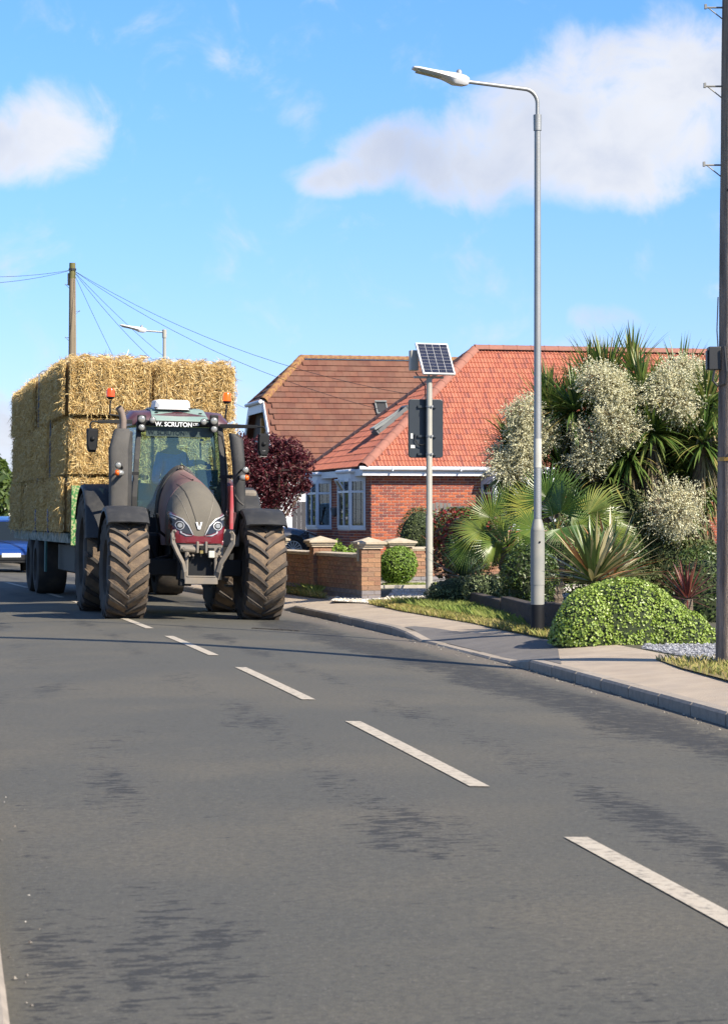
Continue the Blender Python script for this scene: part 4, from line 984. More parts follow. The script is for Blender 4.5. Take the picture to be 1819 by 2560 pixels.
m_rust = mat('exhaust_steel', [(.30,.235,.19),(.22,.17,.14)], nscale=6, nmix=.5, ncol=(.12,.09,.08), rough=.7, metal=.2)
m_wshd = glass('windscreen_glass', (.50,.74,.68), .035, .03, dirt=.09, dcol=(.20,.36,.34))
m_tgl = glass('cab_glass', (.42,.60,.60), .05, .03, dirt=.06, dcol=(.25,.36,.36))

def tractor_wheel(x, y, z, Rr, w, rr, nl, sgn, par, name='wheel'):
    wl_ = empty(name, (x, y, z)); wl_.parent = par
    h = w/2; mb = MB(); prof = [(-h*.72,rr),(-h*.9,rr+.03),(-h*1.02,(Rr+rr)*.5),(-h*1.0,Rr-.13),(-h*.93,Rr-.065),(-h*.7,Rr-.045),(0,Rr-.038),(h*.7,Rr-.045),(h*.93,Rr-.065),(h*1.0,Rr-.13),(h*1.02,(Rr+rr)*.5),(h*.9,rr+.03),(h*.72,rr)]
    ty = MB(); ty.lathe(prof[4:9], 'X', 64); ty.build('tread_band', m_mud, wl_, smooth=40)
    ty = MB(); ty.lathe(prof[:5], 'X', 64); ty.lathe(prof[8:], 'X', 64); ty.build('tyre', m_side, wl_, smooth=40)
    lg = MB(); A = .30*.75/Rr*(w/.56)
    for sd_ in (-1, 1):
        for i in range(nl):
            p0 = 2*math.pi*(i+(.5 if sd_ > 0 else 0))/nl; rings = []
            for t, wd, hh in ((-.05,.038,.0),(0.02,.044,.006),(.35,.05,.010),(.7,.054,.012),(.94,.062,.008),(1.03,.068,-.05),(1.05,.05,-.12)):
                xx = sd_*(t*h*.97); a = p0 + A*min(max(t, 0), 1.0)**.85 + (0 if t > 0 else -.02); rt = Rr+hh-.008; rb = min(Rr-.06, rt-.03); da = wd/2/Rr; ring = []
                for q, rd in ((-da*1.25, rb), (-da, rt), (da, rt), (da*1.25, rb)):
                    an = a+q; ring.append((xx, -rd*math.cos(an), rd*math.sin(an)))
                rings.append(ring)
            lg.loft(rings)
    lg.build('tread_lugs', m_lug, wl_)
    rm = MB(); o = sgn*h; rm.lathe([(-h*.72,rr),(-h*.6,rr-.03),(0,rr-.05),(h*.6,rr-.03),(h*.72,rr)], 'X', 40)
    rm.lathe([(sgn*h*.2,rr-.05),(sgn*h*.05,rr*.7),(sgn*h*.35,rr*.42),(sgn*h*.4,.0)], 'X', 32); rm.build('rim', m_rim, wl_, smooth=40)
    rm = MB(); rm.lathe([(sgn*h*.36,rr*.38),(sgn*h*.7,rr*.33),(sgn*h*.78,rr*.25),(sgn*h*.8,0)], 'X', 24)
    for i in range(10): a = i*.628; rm.lathe([(sgn*h*.36,.018),(sgn*h*.5,.018),(sgn*h*.5,0)], 'X', 6, c=(0, rr*.46*math.cos(a), rr*.46*math.sin(a)))
    rm.build('hub', m_rim, wl_, smooth=40); return wl_
tractor_wheel(-.97, 0, .725, .73, .57, .37, 21, -1, trac); tractor_wheel(.97, 0, .725, .73, .57, .37, 21, 1, trac)
tractor_wheel(-.99, 2.75, .905, .91, .68, .50, 20, -1, trac); tractor_wheel(.99, 2.75, .905, .91, .68, .50, 20, 1, trac)

# bonnet
ST = [(-.60,.17,1.26,1.10),(-.585,.27,1.36,1.085),(-.56,.335,1.47,1.075),(-.50,.368,1.60,1.07),(-.40,.385,1.73,1.06),(-.22,.395,1.86,1.05),(.05,.39,1.97,1.05),(.4,.37,2.05,1.05),(.85,.345,2.115,1.05),(1.38,.325,2.17,1.05)]
def hood_ring(y, hw, zt, zb, g=0, n=28):
    zm = zb+.42*(zt-zb); P = []
    for i in range(n+1):
        a = math.pi*i/n; c_, s_ = math.cos(a), max(0.0, math.sin(a)); k = min(1, max(0, (y+.55)/.75)); f = 1-(.16-.10*k)*s_**1.5; e1 = .82+.30*k; e2 = .80+.12*k
        P.append(((hw+g)*f*math.copysign(abs(c_)**e1, c_), y, zm+(zt+g-zm)*s_**e2))
    return [( (hw+g)*.93, y, zb)] + P + [(-(hw+g)*.93, y, zb)]
def interp(y):
    a = np.array(ST); return [float(np.interp(y, a[:,0], a[:,k])) for k in (1,2,3)]
ysd = list(np.linspace(-.60, -.5, 8))+list(np.linspace(-.47, .08, 14))
hb = MB(); hb.loft([hood_ring(y, *interp(y)) for y in ysd+[.5,1,1.38]], closed=True)
bme = hb.mesh('tmp', None); bvh = BVHTree.FromPolygons([v.co for v in bme.vertices], [p.vertices for p in bme.polygons])
mb = MB(); mb.loft([hood_ring(y, *interp(y)) for y in list(np.linspace(.085, 1.38, 12))]); mb.build('bonnet', m_mard, trac, smooth=50)
mb = MB(); mb.loft([hood_ring(y, *interp(y), g=-.004) for y in ysd]); mb.build('grille', m_gril, trac, smooth=50)
mb = MB(); mb.loft([[(x*1.01, y, z) for x, _, z in hood_ring(y, *interp(y), g=.004)][1:10] for y in np.linspace(-.25, 1.3, 10)], cap=(False,False), closed=False)
def front_y(x, z, off):
    h = bvh.ray_cast(Vector((x, -3, z)), Vector((0, 1, 0)))
    return (h[0].y if h[0] else None), off
def patch(poly, off, m, name, cell=.016, par=None, thick=.006):
    """drape a polygon given in front view (x,z) over the bonnet nose"""
    bm = bmesh.new(); vs = [bm.verts.new((p[0], 0, p[1])) for p in poly]; bm.faces.new(vs)
    xs = [p[0] for p in poly]; zs = [p[1] for p in poly]
    for k in np.arange(min(xs)+cell, max(xs), cell): bmesh.ops.bisect_plane(bm, geom=bm.verts[:]+bm.edges[:]+bm.faces[:], plane_co=(k,0,0), plane_no=(1,0,0))
    for k in np.arange(min(zs)+cell, max(zs), cell): bmesh.ops.bisect_plane(bm, geom=bm.verts[:]+bm.edges[:]+bm.faces[:], plane_co=(0,0,k), plane_no=(0,0,1))
    last = -.55
    for v in bm.verts:
        h = bvh.ray_cast(Vector((v.co.x, -3, v.co.z)), Vector((0,1,0)))
        if h[0] is None:
            n_ = bvh.find_nearest(Vector((v.co.x, -.45, v.co.z))); v.co = n_[0]+Vector((0,-off,0))
        else:
            nn_ = h[1] if h[1].y < 0 else -h[1]; v.co = h[0]+nn_*off+Vector((0,-off*.3,0))
    r_ = bmesh.ops.extrude_face_region(bm, geom=bm.faces[:]); 
    for v in [e for e in r_['geom'] if isinstance(e, bmesh.types.BMVert)]: v.co.y += thick
    bmesh.ops.recalc_face_normals(bm, faces=bm.faces)
    me = bpy.data.meshes.new(name); bm.to_mesh(me); bm.free(); me.materials.append(m); o = bpy.data.objects.new(name, me); COL.objects.link(o); o.parent = par or trac; return o
def mir(P): return [(-x, z) for x, z in P][::-1]
half = [(0,1.19),(.065,1.195),(.115,1.27),(.165,1.355),(.25,1.425),(.375,1.55)]
redp = half + [(.40,1.50),(.40,1.3),(.375,1.09),(-.375,1.09),(-.40,1.3),(-.40,1.5)] + [(-x, z) for x, z in half[:0:-1]]
# red mask as left and right halves so the outline stays simple
R_half = [(0,1.19),(.065,1.195),(.115,1.27),(.165,1.355),(.25,1.425),(.375,1.54),(.402,1.45),(.40,1.28),(.37,1.095),(0,1.095)]
patch(R_half, .006, m_red, 'front_mask'); patch(mir(R_half), .006, m_red, 'front_mask')
HL = [(.385,1.50),(.225,1.415),(.155,1.335),(.09,1.215),(.17,1.225),(.30,1.28),(.38,1.36)]
CH = [(.388,1.506),(.222,1.426),(.143,1.339),(.077,1.207),(.090,1.207),(.155,1.331),(.229,1.412),(.388,1.492)]
CH2 = [(.085,1.196),(.17,1.208),(.235,1.235),(.245,1.26),(.262,1.262),(.258,1.232),(.18,1.193)]
for sgn in (1, -1):
    f = (lambda P: P) if sgn == 1 else mir
    patch(f(HL), .014, mat('headlamp_black', [(.03,.032,.036)], nmix=0, rough=.12), 'headlight')
    patch(f(CH), .020, m_chr, 'chrome_trim'); patch(f(CH2), .018, m_chr, 'chrome_trim')
    for rr_, of, mm in ((.062,.017,m_chr),(.05,.022,m_blk),(.034,.026,m_lampg)):
        P = [(sgn*.262+rr_*math.cos(a), 1.335+rr_*.95*math.sin(a)) for a in np.linspace(0, 2*math.pi, 17)[:-1]]; patch(P, of, mm, 'lens')
    P = f([(.30,1.43),(.37,1.465),(.372,1.44),(.31,1.408)]); patch(P, .019, m_lampg, 'daytime_light')
vz = 1.335
for P in ([(-.046,vz+.05),(-.022,vz+.05),(.006,vz-.05),(-.016,vz-.05)], [(.046,vz+.05),(.022,vz+.05),(-.004,vz-.05),(.016,vz-.05)]): patch(P, .016, mat('silver_badge', [(.8,.8,.8)], nmix=0, rough=.35), 'badge', cell=.02, thick=.012)
m_seam = mat('seam_line', [(.03,.028,.025)], nmix=0, rough=.8)
def line(P, w, m, nm='seam'):
    a, b = P; d = Vector((b[0]-a[0], b[1]-a[1])).normalized()*w; q = (-d.y, d.x); patch([(a[0]-q[0],a[1]-q[1]),(b[0]-q[0],b[1]-q[1]),(b[0]+q[0],b[1]+q[1]),(a[0]+q[0],a[1]+q[1])], .003, m, nm, cell=.05, thick=.003)
line([(-.035,1.385),(-.15,1.80)], .005, m_seam); line([(-.15,1.80),(-.20,1.93)], .004, m_seam)
for sg in (-1, 1): line([(sg*.075,1.25),(sg*.27,1.80)], .002, mat('seam_dust', [(.30,.27,.22)], nmix=0), 'crease')
mb = MB(); mb.tube([(0.0,.10,1.985),(-.12,.5,2.075)], .004, 5); mb.sphere((0.0,.10,1.99), .014, 8, 6); mb.build('washer_jet', m_blk, trac)
# bumper lip under the mask
mb = MB(); mb.loft([[(x*s_, -.60+abs(x)*.25+yy, z) for x in np.linspace(-.36,.36,9)] for s_, yy, z in ((1,.0,1.13),(1,-.012,1.10),(.97,0,1.05),(.93,.05,1.03))], cap=(False,False), closed=False)
mb.build('chin', m_red, trac, smooth=50)
# black surround behind the bonnet, air scoop on its rear
mb = MB(); mb.loft([hood_ring(1.32, .35, 2.18, 1.05), hood_ring(1.39, .37, 2.235, 1.05), hood_ring(1.44, .35, 2.215, 1.05)]); mb.build('cowl', m_blkp, trac, smooth=50)
mb = MB(); mb.lathe([(1.27,.045),(1.29,.03)], 'Y', 14, c=(0,0,2.19)); mb.sphere((0,1.27,2.19),.028,8,6); mb.build('cowl_camera', m_chas, trac)

# front linkage
LY = -.98
def plate_path(P, w, th, name, m, par=trac):
    mb = MB(); mb.tube(P, w, 4, sq=(th/w, 1)); return mb.build(name, m, par, bevel=.004)
for sg in (-1, 1):
    P = [(sg*.40, LY+.02, 1.27),(sg*.425,LY,1.21),(sg*.415,LY,1.10),(sg*.34,LY+.02,.95),(sg*.265,LY+.04,.82),(sg*.235,LY+.05,.70),(sg*.225,LY+.1,.60)]
    mb = MB(); mb.tube(P, [.026,.040,.046,.044,.042,.042,.036], 4, sq=(.55,1)); mb.build('lift_arm', m_chas, trac, bevel=.004)
    mb = MB(); mb.tube([(sg*.40,LY+.0,1.27),(sg*.375,LY,1.245)], [.024,.018], 6); mb.tube([(sg*.40,LY-.03,1.16),(sg*.40,LY+.05,1.16)], .018, 8); mb.build('hook', m_chas, trac)
    mb = MB(); mb.tube([(sg*.20,LY+.12,.92),(sg*.205,LY+.1,.60)], .024, 8); mb.tube([(sg*.20,LY+.12,.98),(sg*.20,LY+.12,.90)], .034, 8); mb.build('lift_ram', m_chr if sg == 2 else m_chas, trac, smooth=40)
mb = MB(); mb.box((0,LY+.12,.575),(.46,.10,.09)); mb.box((0,LY+.10,.635),(.40,.06,.02)); mb.build('cross_beam', m_chas, trac, bevel=.006)
mb = MB(); mb.box((0,LY+.32,.83),(.62,.16,.50)); mb.box((-.21,LY+.22,.55),(.16,.2,.10)); mb.build('linkage_frame', m_blk, trac, bevel=.01)
mb = MB(); mb.box((-.17,LY+.20,1.02),(.26,.12,.10)); mb.box((.2,LY+.20,1.0),(.22,.12,.14)); mb.tube([(-.30,LY+.12,1.02),(-.05,LY+.12,1.0)], .05, 10); mb.box((.27,LY+.2,.86),(.07,.1,.24))
mb.box((-.06,LY+.1,1.04),(.03,.1,.16)); mb.box((.06,LY+.1,1.04),(.03,.1,.16)); mb.tube([(-.08,LY+.1,1.07),(.08,LY+.1,1.07)], .016, 8); mb.build('top_bracket', m_chas, trac, bevel=.006)
mb = MB()
for x, z in ((-.26,1.02),(-.12,.93),(-.17,.925),(.27,.92),(.27,.85),(.25,1.03),(.285,.78)): mb.lathe([(LY+.04 if abs(x) > 0 else 0,.016),(LY+.16,.018)], 'Y', 10, c=(x,0,z)); mb.lathe([(LY+.045,.0),(LY+.045,.016)], 'Y', 10, c=(x,0,z))
mb.build('pin', m_chas, trac)
mb = MB(); mb.box((.135,LY+.08,.945),(.085,.07,.10)); mb.build('socket', mat('pale_socket', [(.55,.54,.46)], nmix=.3), trac, bevel=.012)
mb = MB(); mb.box((.13,LY+.08,1.015),(.08,.06,.04)); mb.build('socket_lid', m_blk, trac, bevel=.008)
mb = MB(); mb.b2((-.02,LY+.09,.955),(.03,LY+.12,.995)); mb.build('coupler', mat('brass', [(.35,.27,.10)], metal=.6, rough=.5), trac)

# axle, belly, tank, steps
mb = MB(); mb.box((0,0,.74),(1.4,.22,.24)); mb.box((0,.3,.85),(.42,1.0,.5)); mb.box((0,1.8,.95),(.5,2.6,.62)); mb.box((0,2.75,.95),(1.5,.34,.4)); mb.build('chassis', m_blk, trac, bevel=.02)
mb = MB(); mb.box((-.58,1.55,.92),(.5,.95,.62)); mb.box((.60,1.6,.92),(.46,.9,.6)); mb.build('fuel_tank', m_blk, trac, bevel=.05)
mb = MB()
for z in (.45,.72,.98): mb.box((-.86,1.6,z),(.22,.36,.03)); mb.box((.86,1.6,z),(.22,.36,.03))
mb.build('step', m_blkp, trac)
for sg in (-1,1):
    mb = MB(); mb.tube([(sg*.3,.1,.9),(sg*.5,.05,.85),(sg*.62,0,.8)], .03, 8); mb.tube([(sg*.25,.3,1.1),(sg*.45,.2,1.25),(sg*.5,.1,1.5)], .02, 8); mb.build('hose', m_blk, trac)
mb = MB(); mb.box((.53,.45,1.17),(.34,.7,.25)); mb.build('battery_cover', mat('dusty_side_panel', [(.25,.225,.19)], nmix=.5, ncol=(.15,.13,.11)), trac, bevel=.03)
mb = MB(); mb.box((0,1.42,1.15),(1.15,.1,.6)); mb.build('bulkhead', m_blk, trac)
# front mudguards
def guard(cx_, cy, cz, rad, w, a0, a1, name, m, drop=.07, n=16):
    rings = []
    for i in range(n+1):
        a = R(a0+(a1-a0)*i/n); dy, dz = -math.cos(a), math.sin(a); rg = []
        for x, q in ((-w/2,-drop),(-w/2+.01,-.02),(-w/2+.05,0),(0,.01),(w/2-.05,0),(w/2-.01,-.02),(w/2,-drop)): rg.append((cx_+x, cy+dy*(rad+q), cz+dz*(rad+q)))
        for x, q in ((w/2-.02,-drop),(w/2-.06,-.025),(0,-.012),(-w/2+.06,-.025),(-w/2+.02,-drop)): rg.append((cx_+x, cy+dy*(rad+q), cz+dz*(rad+q)))
        rings.append(rg)
    mb = MB(); mb.loft(rings); return mb.build(name, m, trac, smooth=50)
for sg in (-1, 1):
    guard(sg*.975, .02, .73, .865, .60, 48, 165, 'front_mudguard', m_blkp)
    mb = MB(); mb.tube([(sg*.5,.1,.85),(sg*.64,.12,1.2),(sg*.66,.05,1.55)], .03, 6); mb.tube([(sg*.66,.05,1.56),(sg*1.2,.05,1.57)], .02, 6); mb.build('mudguard_stay', m_blk, trac)
    guard(sg*1.03, 2.75, .92, 1.02, .62, 12, 150, 'rear_mudguard', m_blkp, drop=.06, n=20)
    mb = MB(); mb.prism([(2.75-1.0*math.cos(R(a)), .92+1.0*math.sin(R(a))) for a in range(8, 172, 8)]+[(3.4,1.2),(2.0,1.2)], 0, sg*.74, sg*.70); mb.build('wheel_arch_panel', m_blk, trac)
# maroon wing panels in front of the rear guards
for sg in (-1, 1):
    mb = MB(); prof = [(1.85,1.25),(1.78,1.55),(1.86,1.82),(2.05,2.0),(2.4,2.06),(2.4,1.25)]; mb.prism(prof, 0, sg*.70, sg*.93); mb.build('wing_panel', m_mar, trac, bevel=.03)

# cab
CF = 1.48; CR = 3.05; zf = 1.30; zt_ = 2.80
ptsL = [T(462,960,CF+.02), T(475,650,CF), T(505,395,CF+.12)]
xbL, xmL, xtL = -.665, -.655, -.585; 
def pillar_tube(P, w, name, m=m_blkp):
    mb = MB(); mb.tube(P, w, 4, sq=(.75,1)); return mb.build(name, m, trac, bevel=.008)
for sg in (-1, 1):
    pillar_tube([(sg*.66,CF,1.15),(sg*.67,CF-.03,1.75),(sg*.64,CF+.02,2.3),(sg*.60,CF+.12,2.84)], .055, 'front_pillar')
    pillar_tube([(sg*.82,2.15,1.35),(sg*.83,2.15,2.0),(sg*.72,2.2,2.84)], .035, 'door_pillar')
    pillar_tube([(sg*.78,CR,1.7),(sg*.78,CR,2.2),(sg*.70,CR-.05,2.84)], .04, 'rear_pillar')
    mb = MB(); mb.add([(sg*.69,CF+.06,1.3),(sg*.83,2.13,1.4),(sg*.73,2.18,2.82),(sg*.63,CF+.16,2.82)], [(0,1,2,3)]); mb.build('side_glass', m_tgl, trac)
    mb = MB(); mb.add([(sg*.83,2.18,1.95),(sg*.79,CR-.03,2.0),(sg*.71,CR-.08,2.82),(sg*.73,2.22,2.82)], [(0,1,2,3)]); mb.build('side_glass', m_tgl, trac)
    pillar_tube([(sg*.71,1.55,1.2),(sg*.83,2.15,1.25)], .035, 'door_sill', m_blk)
wg = MB(); n_ = 10; rings = []
for k in range(n_+1):
    t = k/n_; z = 1.22+t*(2.80-1.22); hwid = .63-.05*max(0, (t-.45))/.55*1.0; yo = CF-.03 if t < .3 else CF-.03+.17*((t-.3)/.7)**1.6
    rings.append([(x*hwid, yo+.06*abs(x)**2.5, z) for x in np.linspace(-1, 1, 15)])
wg.loft(rings, cap=(False,False), closed=False); wg.build('windscreen', m_wshd, trac, smooth=True)
mb = MB(); mb.add([(-.74,CR,1.65),(.74,CR,1.65),(.68,CR-.06,2.8),(-.68,CR-.06,2.8)], [(0,1,2,3)]); mb.build('rear_glass', glass('rear_window_glass', (.80,.92,.86), .02), trac)
mb = MB(); mb.b2((-.76,CR-.02,1.2),(.76,CR+.02,1.98)); mb.b2((-.7,CR-.5,1.2),(-.45,CR-.03,2.02)); mb.build('cab_rear_panel', m_blk, trac)
# roof
def rring(y, hw, z0, z1, r_=.1):
    return [(-hw,y,z0),(-hw*1.01,y,z0+(z1-z0)*.45),(-hw+r_,y,z1-.012),(-hw+.25,y,z1),(0,y,z1+.02),(hw-.25,y,z1),(hw-r_,y,z1-.012),(hw*1.01,y,z0+(z1-z0)*.45),(hw,y,z0)]
mb = MB(); mb.loft([rring(CF+.10,.60,2.84,2.90), rring(CF+.16,.70,2.81,2.97), rring(CF+.4,.76,2.80,3.04), rring(2.4,.80,2.80,3.08), rring(CR-.05,.77,2.80,3.03), rring(CR+.1,.68,2.82,2.93)]); mb.build('cab_roof', m_mar, trac, smooth=40)
mb = MB()
def tring(y, hw, z): return [(-hw,y,z-.03),(-hw,y,z),(hw,y,z),(hw,y,z-.03)]
mb.loft([tring(CF-.0,.43,2.895), tring(CF+.12,.42,2.955), tring(CF+.42,.40,3.075), tring(2.3,.40,3.115), tring(2.6,.4,3.11)]); mb.build('roof_plate', m_teal, trac, bevel=.006)
mb = MB()
for x, y, z in ((-.33,CF+.25,3.02),(.33,CF+.25,3.02)): mb.box((x,y,z),(.045,.03,.012))
mb.box((0,CF+.22,3.005),(.09,.02,.012)); mb.build('roof_latch', m_blk, trac)
mb = MB(); mb.b2((-.56,CF-.02,2.83),(.56,CF+.12,2.885)); mb.build('visor', m_blk, trac, bevel=.015)
mb = MB(); mb.loft([[(-.35+a,y,3.07),(-.33+a,y,z1-.02),(-.29+a,y,z1),(.14-a,y,z1),(.17-a,y,z1-.02),(.19-a,y,3.07)] for y, z1, a in ((1.75,3.15,.05),(1.80,3.215,0),(2.3,3.23,0),(2.38,3.2,.05))]); mb.build('roof_unit', mat('white_plastic', [(.78,.77,.74)], nmix=.1, rough=.5), trac, smooth=30)
mb = MB(); mb.tube([(-.36,1.78,3.09),(.22,1.78,3.09)], .012, 6); mb.build('roof_rail', m_blk, trac)
# name strip
mb = MB(); mb.b2((-.50,CF+.085,2.655),(.50,CF+.09,2.80)); mb.build('sun_strip', mat('sun_strip', [(.03,.055,.05)], nmix=.1, rough=.5), trac)
def text(body, size, loc, m, name, bold=.0):
    cu = bpy.data.curves.new(name, 'FONT'); cu.body = body; cu.size = size; cu.extrude = .002; cu.offset = bold; cu.align_x = 'LEFT'
    o = bpy.data.objects.new(name, cu); COL.objects.link(o); bpy.context.view_layer.update(); dg = bpy.context.evaluated_depsgraph_get()
    me = bpy.data.meshes.new_from_object(o.evaluated_get(dg)); bpy.data.objects.remove(o); me.materials.clear(); me.materials.append(m)
    q = bpy.data.objects.new(name, me); COL.objects.link(q); q.parent = trac; q.location = loc; q.rotation_euler = (math.pi/2, 0, 0); return q
m_let = mat('white_lettering', [(.85,.88,.86)], nmix=0, rough=.5)
tA = T(624,345,CF-.035); tB = T(902,348,CF-.035)
q = text('W. SCRUTON', .105, (0,0,0), m_let, 'lettering', .0022); wq = q.dimensions.x or 1; bpy.context.view_layer.update(); wq = q.dimensions.x
sc_ = (tB.x-tA.x)/wq; q.scale = (sc_, .069/.0731*.92, 1); q.location = (tA.x, CF-.045, tA.z)
q2 = text('LTD', .05, (tB.x+.012, CF-.045, tB.z+.012), m_let, 'lettering', .001)
# work lights
def wlight(c, r_, name='work_light', par=trac, d=.06):
    mb = MB(); mb.lathe([(c[1]+d,r_*.7),(c[1]+d*.5,r_*1.08),(c[1]-.004,r_*1.12),(c[1]-.006,r_*.98)], 'Y', 20, c=(c[0],0,c[2])); o = mb.build(name, m_blk, par, smooth=40)
    mb = MB(); mb.lathe([(c[1]-.004,r_),(c[1]-.014,r_*.8),(c[1]-.018,r_*.3),(c[1]-.018,.001)], 'Y', 20, c=(c[0],0,c[2])); mb.build('lens', m_lampg, o, smooth=60); return o
for xc, yc, rc in ((524,293,.053),(523,356,.046),(606,301,.045),(1068,308,.053),(1068,370,.046),(990,314,.045)):
    c = T(xc, yc, CF-.10); wlight(c, rc)
for xc in (524, 1068):
    mb = MB(); c = T(xc, 325, CF-.03); mb.box((c.x, c.y+.02, c.z), (.13,.05,.25)); s_ = 1 if xc > 700 else -1; mb.box((c.x-s_*.03, CF+.06, c.z+.03), (.16,.12,.05)); mb.build('light_bracket', m_blk, trac, bevel=.02)
# grab rail
mb = MB(); mb.tube([T(1098,405,CF-.05),T(1128,425,CF-.06),T(1148,520,CF-.07),T(1160,700,CF-.07),T(1160,960,CF-.05),T(1140,1015,CF-.03),T(1115,1022,CF)], .013, 8); mb.build('grab_rail', m_blk, trac, smooth=50)
# wiper, door strip in red
mb = MB(); mb.b2((.80,1.72,1.22),(.86,2.1,1.95)); mb.build('door_panel', mat('red_door_panel', [(.42,.06,.075)], nmix=.6, ncol=(.35,.17,.16), rough=.5), trac, bevel=.02)
# mirrors
for sg, a0, a1, mc, hw_, hh_ in ((-1,(452,312),(150,312),(153,452),(.085),(.175)), (1,(1110,345),(1440,352),(1440,490),(.085),(.175))):
    A = T(*a0, CF+.05); B = T(*a1, CF-.10); Cc = T(*mc, CF-.16)
    mb = MB(); mb.tube([A, A.lerp(B,.25), A.lerp(B,.85)], [.04,.045,.032], 4, sq=(.6,1)); mb.build('mirror_arm', m_blk, trac, bevel=.006)
    mb = MB(); mb.tube([A.lerp(B,.75), B, B+Vector((sg*.03,0,-.05)), Vector((Cc.x+sg*.0,Cc.y+.02,Cc.z+hh_*.3)), Vector((Cc.x,Cc.y-.03,Cc.z))], .015, 6); mb.sphere((Cc.x,Cc.y-.03,Cc.z+.02),.035,8,6); mb.build('mirror_stay', m_blk, trac)
    mb = MB(); mb.loft([[(Cc.x+x*s_, Cc.y+y_, Cc.z+z*s_) for x, z in ((-hw_,hh_*.8),(-hw_*.85,hh_),(hw_*.85,hh_),(hw_,hh_*.8),(hw_*.92,-hh_*.5),(hw_*.6,-hh_),(-hw_*.6,-hh_),(-hw_*.92,-hh_*.5))] for y_, s_ in ((-.03,.8),(0,.98),(.05,1.0))]); mo_ = mb.build('mirror', m_blk, trac, smooth=40)
    mb = MB(); mb.b2((Cc.x-hw_*.85,Cc.y+.051,Cc.z-hh_*.8),(Cc.x+hw_*.85,Cc.y+.055,Cc.z+hh_*.85)); mb.build('mirror_glass', m_chr, mo_)
    if sg == 1:
        mb = MB(); mb.tube([(Cc.x-hw_*.85,Cc.y-.01,Cc.z-hh_*.42),(Cc.x,Cc.y-.035,Cc.z-hh_*.5),(Cc.x+hw_*.85,Cc.y-.01,Cc.z-hh_*.42)], .004, 5); mb.tube([(Cc.x-hw_*.6,Cc.y-.01,Cc.z-hh_*.96),(Cc.x+hw_*.6,Cc.y-.01,Cc.z-hh_*.96)], .004, 5); mb.build('mirror_trim', m_chr, mo_)
# beacons
for xc, yb_, y_, mm in ((290,95,2.05,m_ambd),(1165,128,2.05,m_lit)):
    c = T(xc, yb_, y_); b = T(xc-(6 if xc < 700 else 12), yb_+165, y_)
    mb = MB(); mb.tube([b, Vector((b.x,b.y,b.z+.05)), c-Vector((0,0,.11))], .014, 8); mb.lathe([(c.z-.10,.03),(c.z-.08,.055),(c.z-.06,.06)], n=16, c=(c.x,c.y,0)); mb.tube([b, Vector((.74*(-1 if xc < 700 else 1), b.y, 2.95))], .016, 6); bs = mb.build('beacon_stalk', m_blk, trac, smooth=40)
    mb = MB(); mb.lathe([(c.z-.06,.062),(c.z+.04,.058),(c.z+.066,.045),(c.z+.072,.001)], n=18, c=(c.x,c.y,0)); mb.build('beacon_lens', mm, trac, smooth=50)
# aerial
mb = MB(); c = T(585,200,2.6); mb.tube([(c.x,2.6,3.0),(c.x,2.6,3.55)], .006, 5); c = T(712,160,2.6); mb.tube([(c.x,2.6,3.0),(c.x,2.6,3.5)], .005, 5); mb.build('aerial', m_blk, trac)
# exhaust pod (viewer's left) and air pod (viewer's right)
def pod(xs, name, m, tilt):
    """xs: (z, xcentre, halfwidth, y, depth)"""
    rings = []
    for z, xc, hw_, y_, dp in xs:
        rings.append([(xc+hw_*math.copysign(abs(math.cos(a))**.7, math.cos(a)), y_+dp*math.copysign(abs(math.sin(a))**.7, math.sin(a)), z+tilt*math.cos(a)*hw_) for a in np.linspace(0, 2*math.pi, 21)[:-1]])
    mb = MB(); mb.loft(rings); return mb.build(name, m, trac, smooth=50)
PY_ = 1.12
a_ = T(348,950,PY_); b_ = T(348,740,PY_); c_ = T(345,520,PY_); d_ = T(375,380,PY_); hwp_ = .138
pod([(a_.z-.1,a_.x,.135,PY_,.11),(b_.z,b_.x,.138,PY_,.12),(c_.z,c_.x+.005,.142,PY_,.12),(d_.z-.03,d_.x-.0,.125,PY_+.02,.11),(d_.z+.03,d_.x+.01,.10,PY_+.03,.085)], 'exhaust_shield', m_perf, 0)
a2 = T(440,600,PY_+.1)
mb = MB(); mb.loft([[(x_,y_,z) for x_, y_ in ((a2.x-.10,PY_+.0),(a2.x+.02,PY_+.03),(a2.x+.02,PY_+.10),(a2.x-.10,PY_+.12))] for z in (a_.z-.1, d_.z+.0)]); mb.build('exhaust_shield_side', m_blkp, trac, bevel=.02)
e0 = T(382,385,PY_); e1 = T(385,300,PY_); e2 = T(370,240,PY_-.02); e3 = T(348,205,PY_-.05)
mb = MB(); mb.tube([e0-Vector((0,0,.1)), e0, e1, e2, e3], [.052,.052,.050,.050,.052], 16, cap=False); mb.build('exhaust_pipe', m_rust, trac, smooth=60)
mb = MB(); dd = (e3-e2).normalized(); 
mb.tube([e2+dd*.02, e3-dd*.004], .047, 16); mb.build('exhaust_bore', mat('bore_black', [(.006,.006,.006)], nmix=0), trac)  # near-black plug painted in for the dark opening of the pipe
a_ = T(1262,950,PY_); c_ = T(1250,620,PY_); d_ = T(1240,440,PY_); e_ = T(1215,405,PY_)
pod([(a_.z-.1,a_.x,.085,PY_,.10),(T(1258,760,PY_).z,T(1255,760,PY_).x,.09,PY_,.10),(c_.z,c_.x,.095,PY_,.10),(d_.z,d_.x-.01,.105,PY_+.02,.09),(e_.z,e_.x,.07,PY_+.03,.07)], 'air_intake', m_blkp, -.2)
mb = MB(); q = [T(1218,780,PY_-.11),T(1228,870,PY_-.11),T(1260,915,PY_-.11),T(1290,940,PY_-.11)]; mb.tube(q, .004, 5); mb.build('air_line', m_chas, trac)
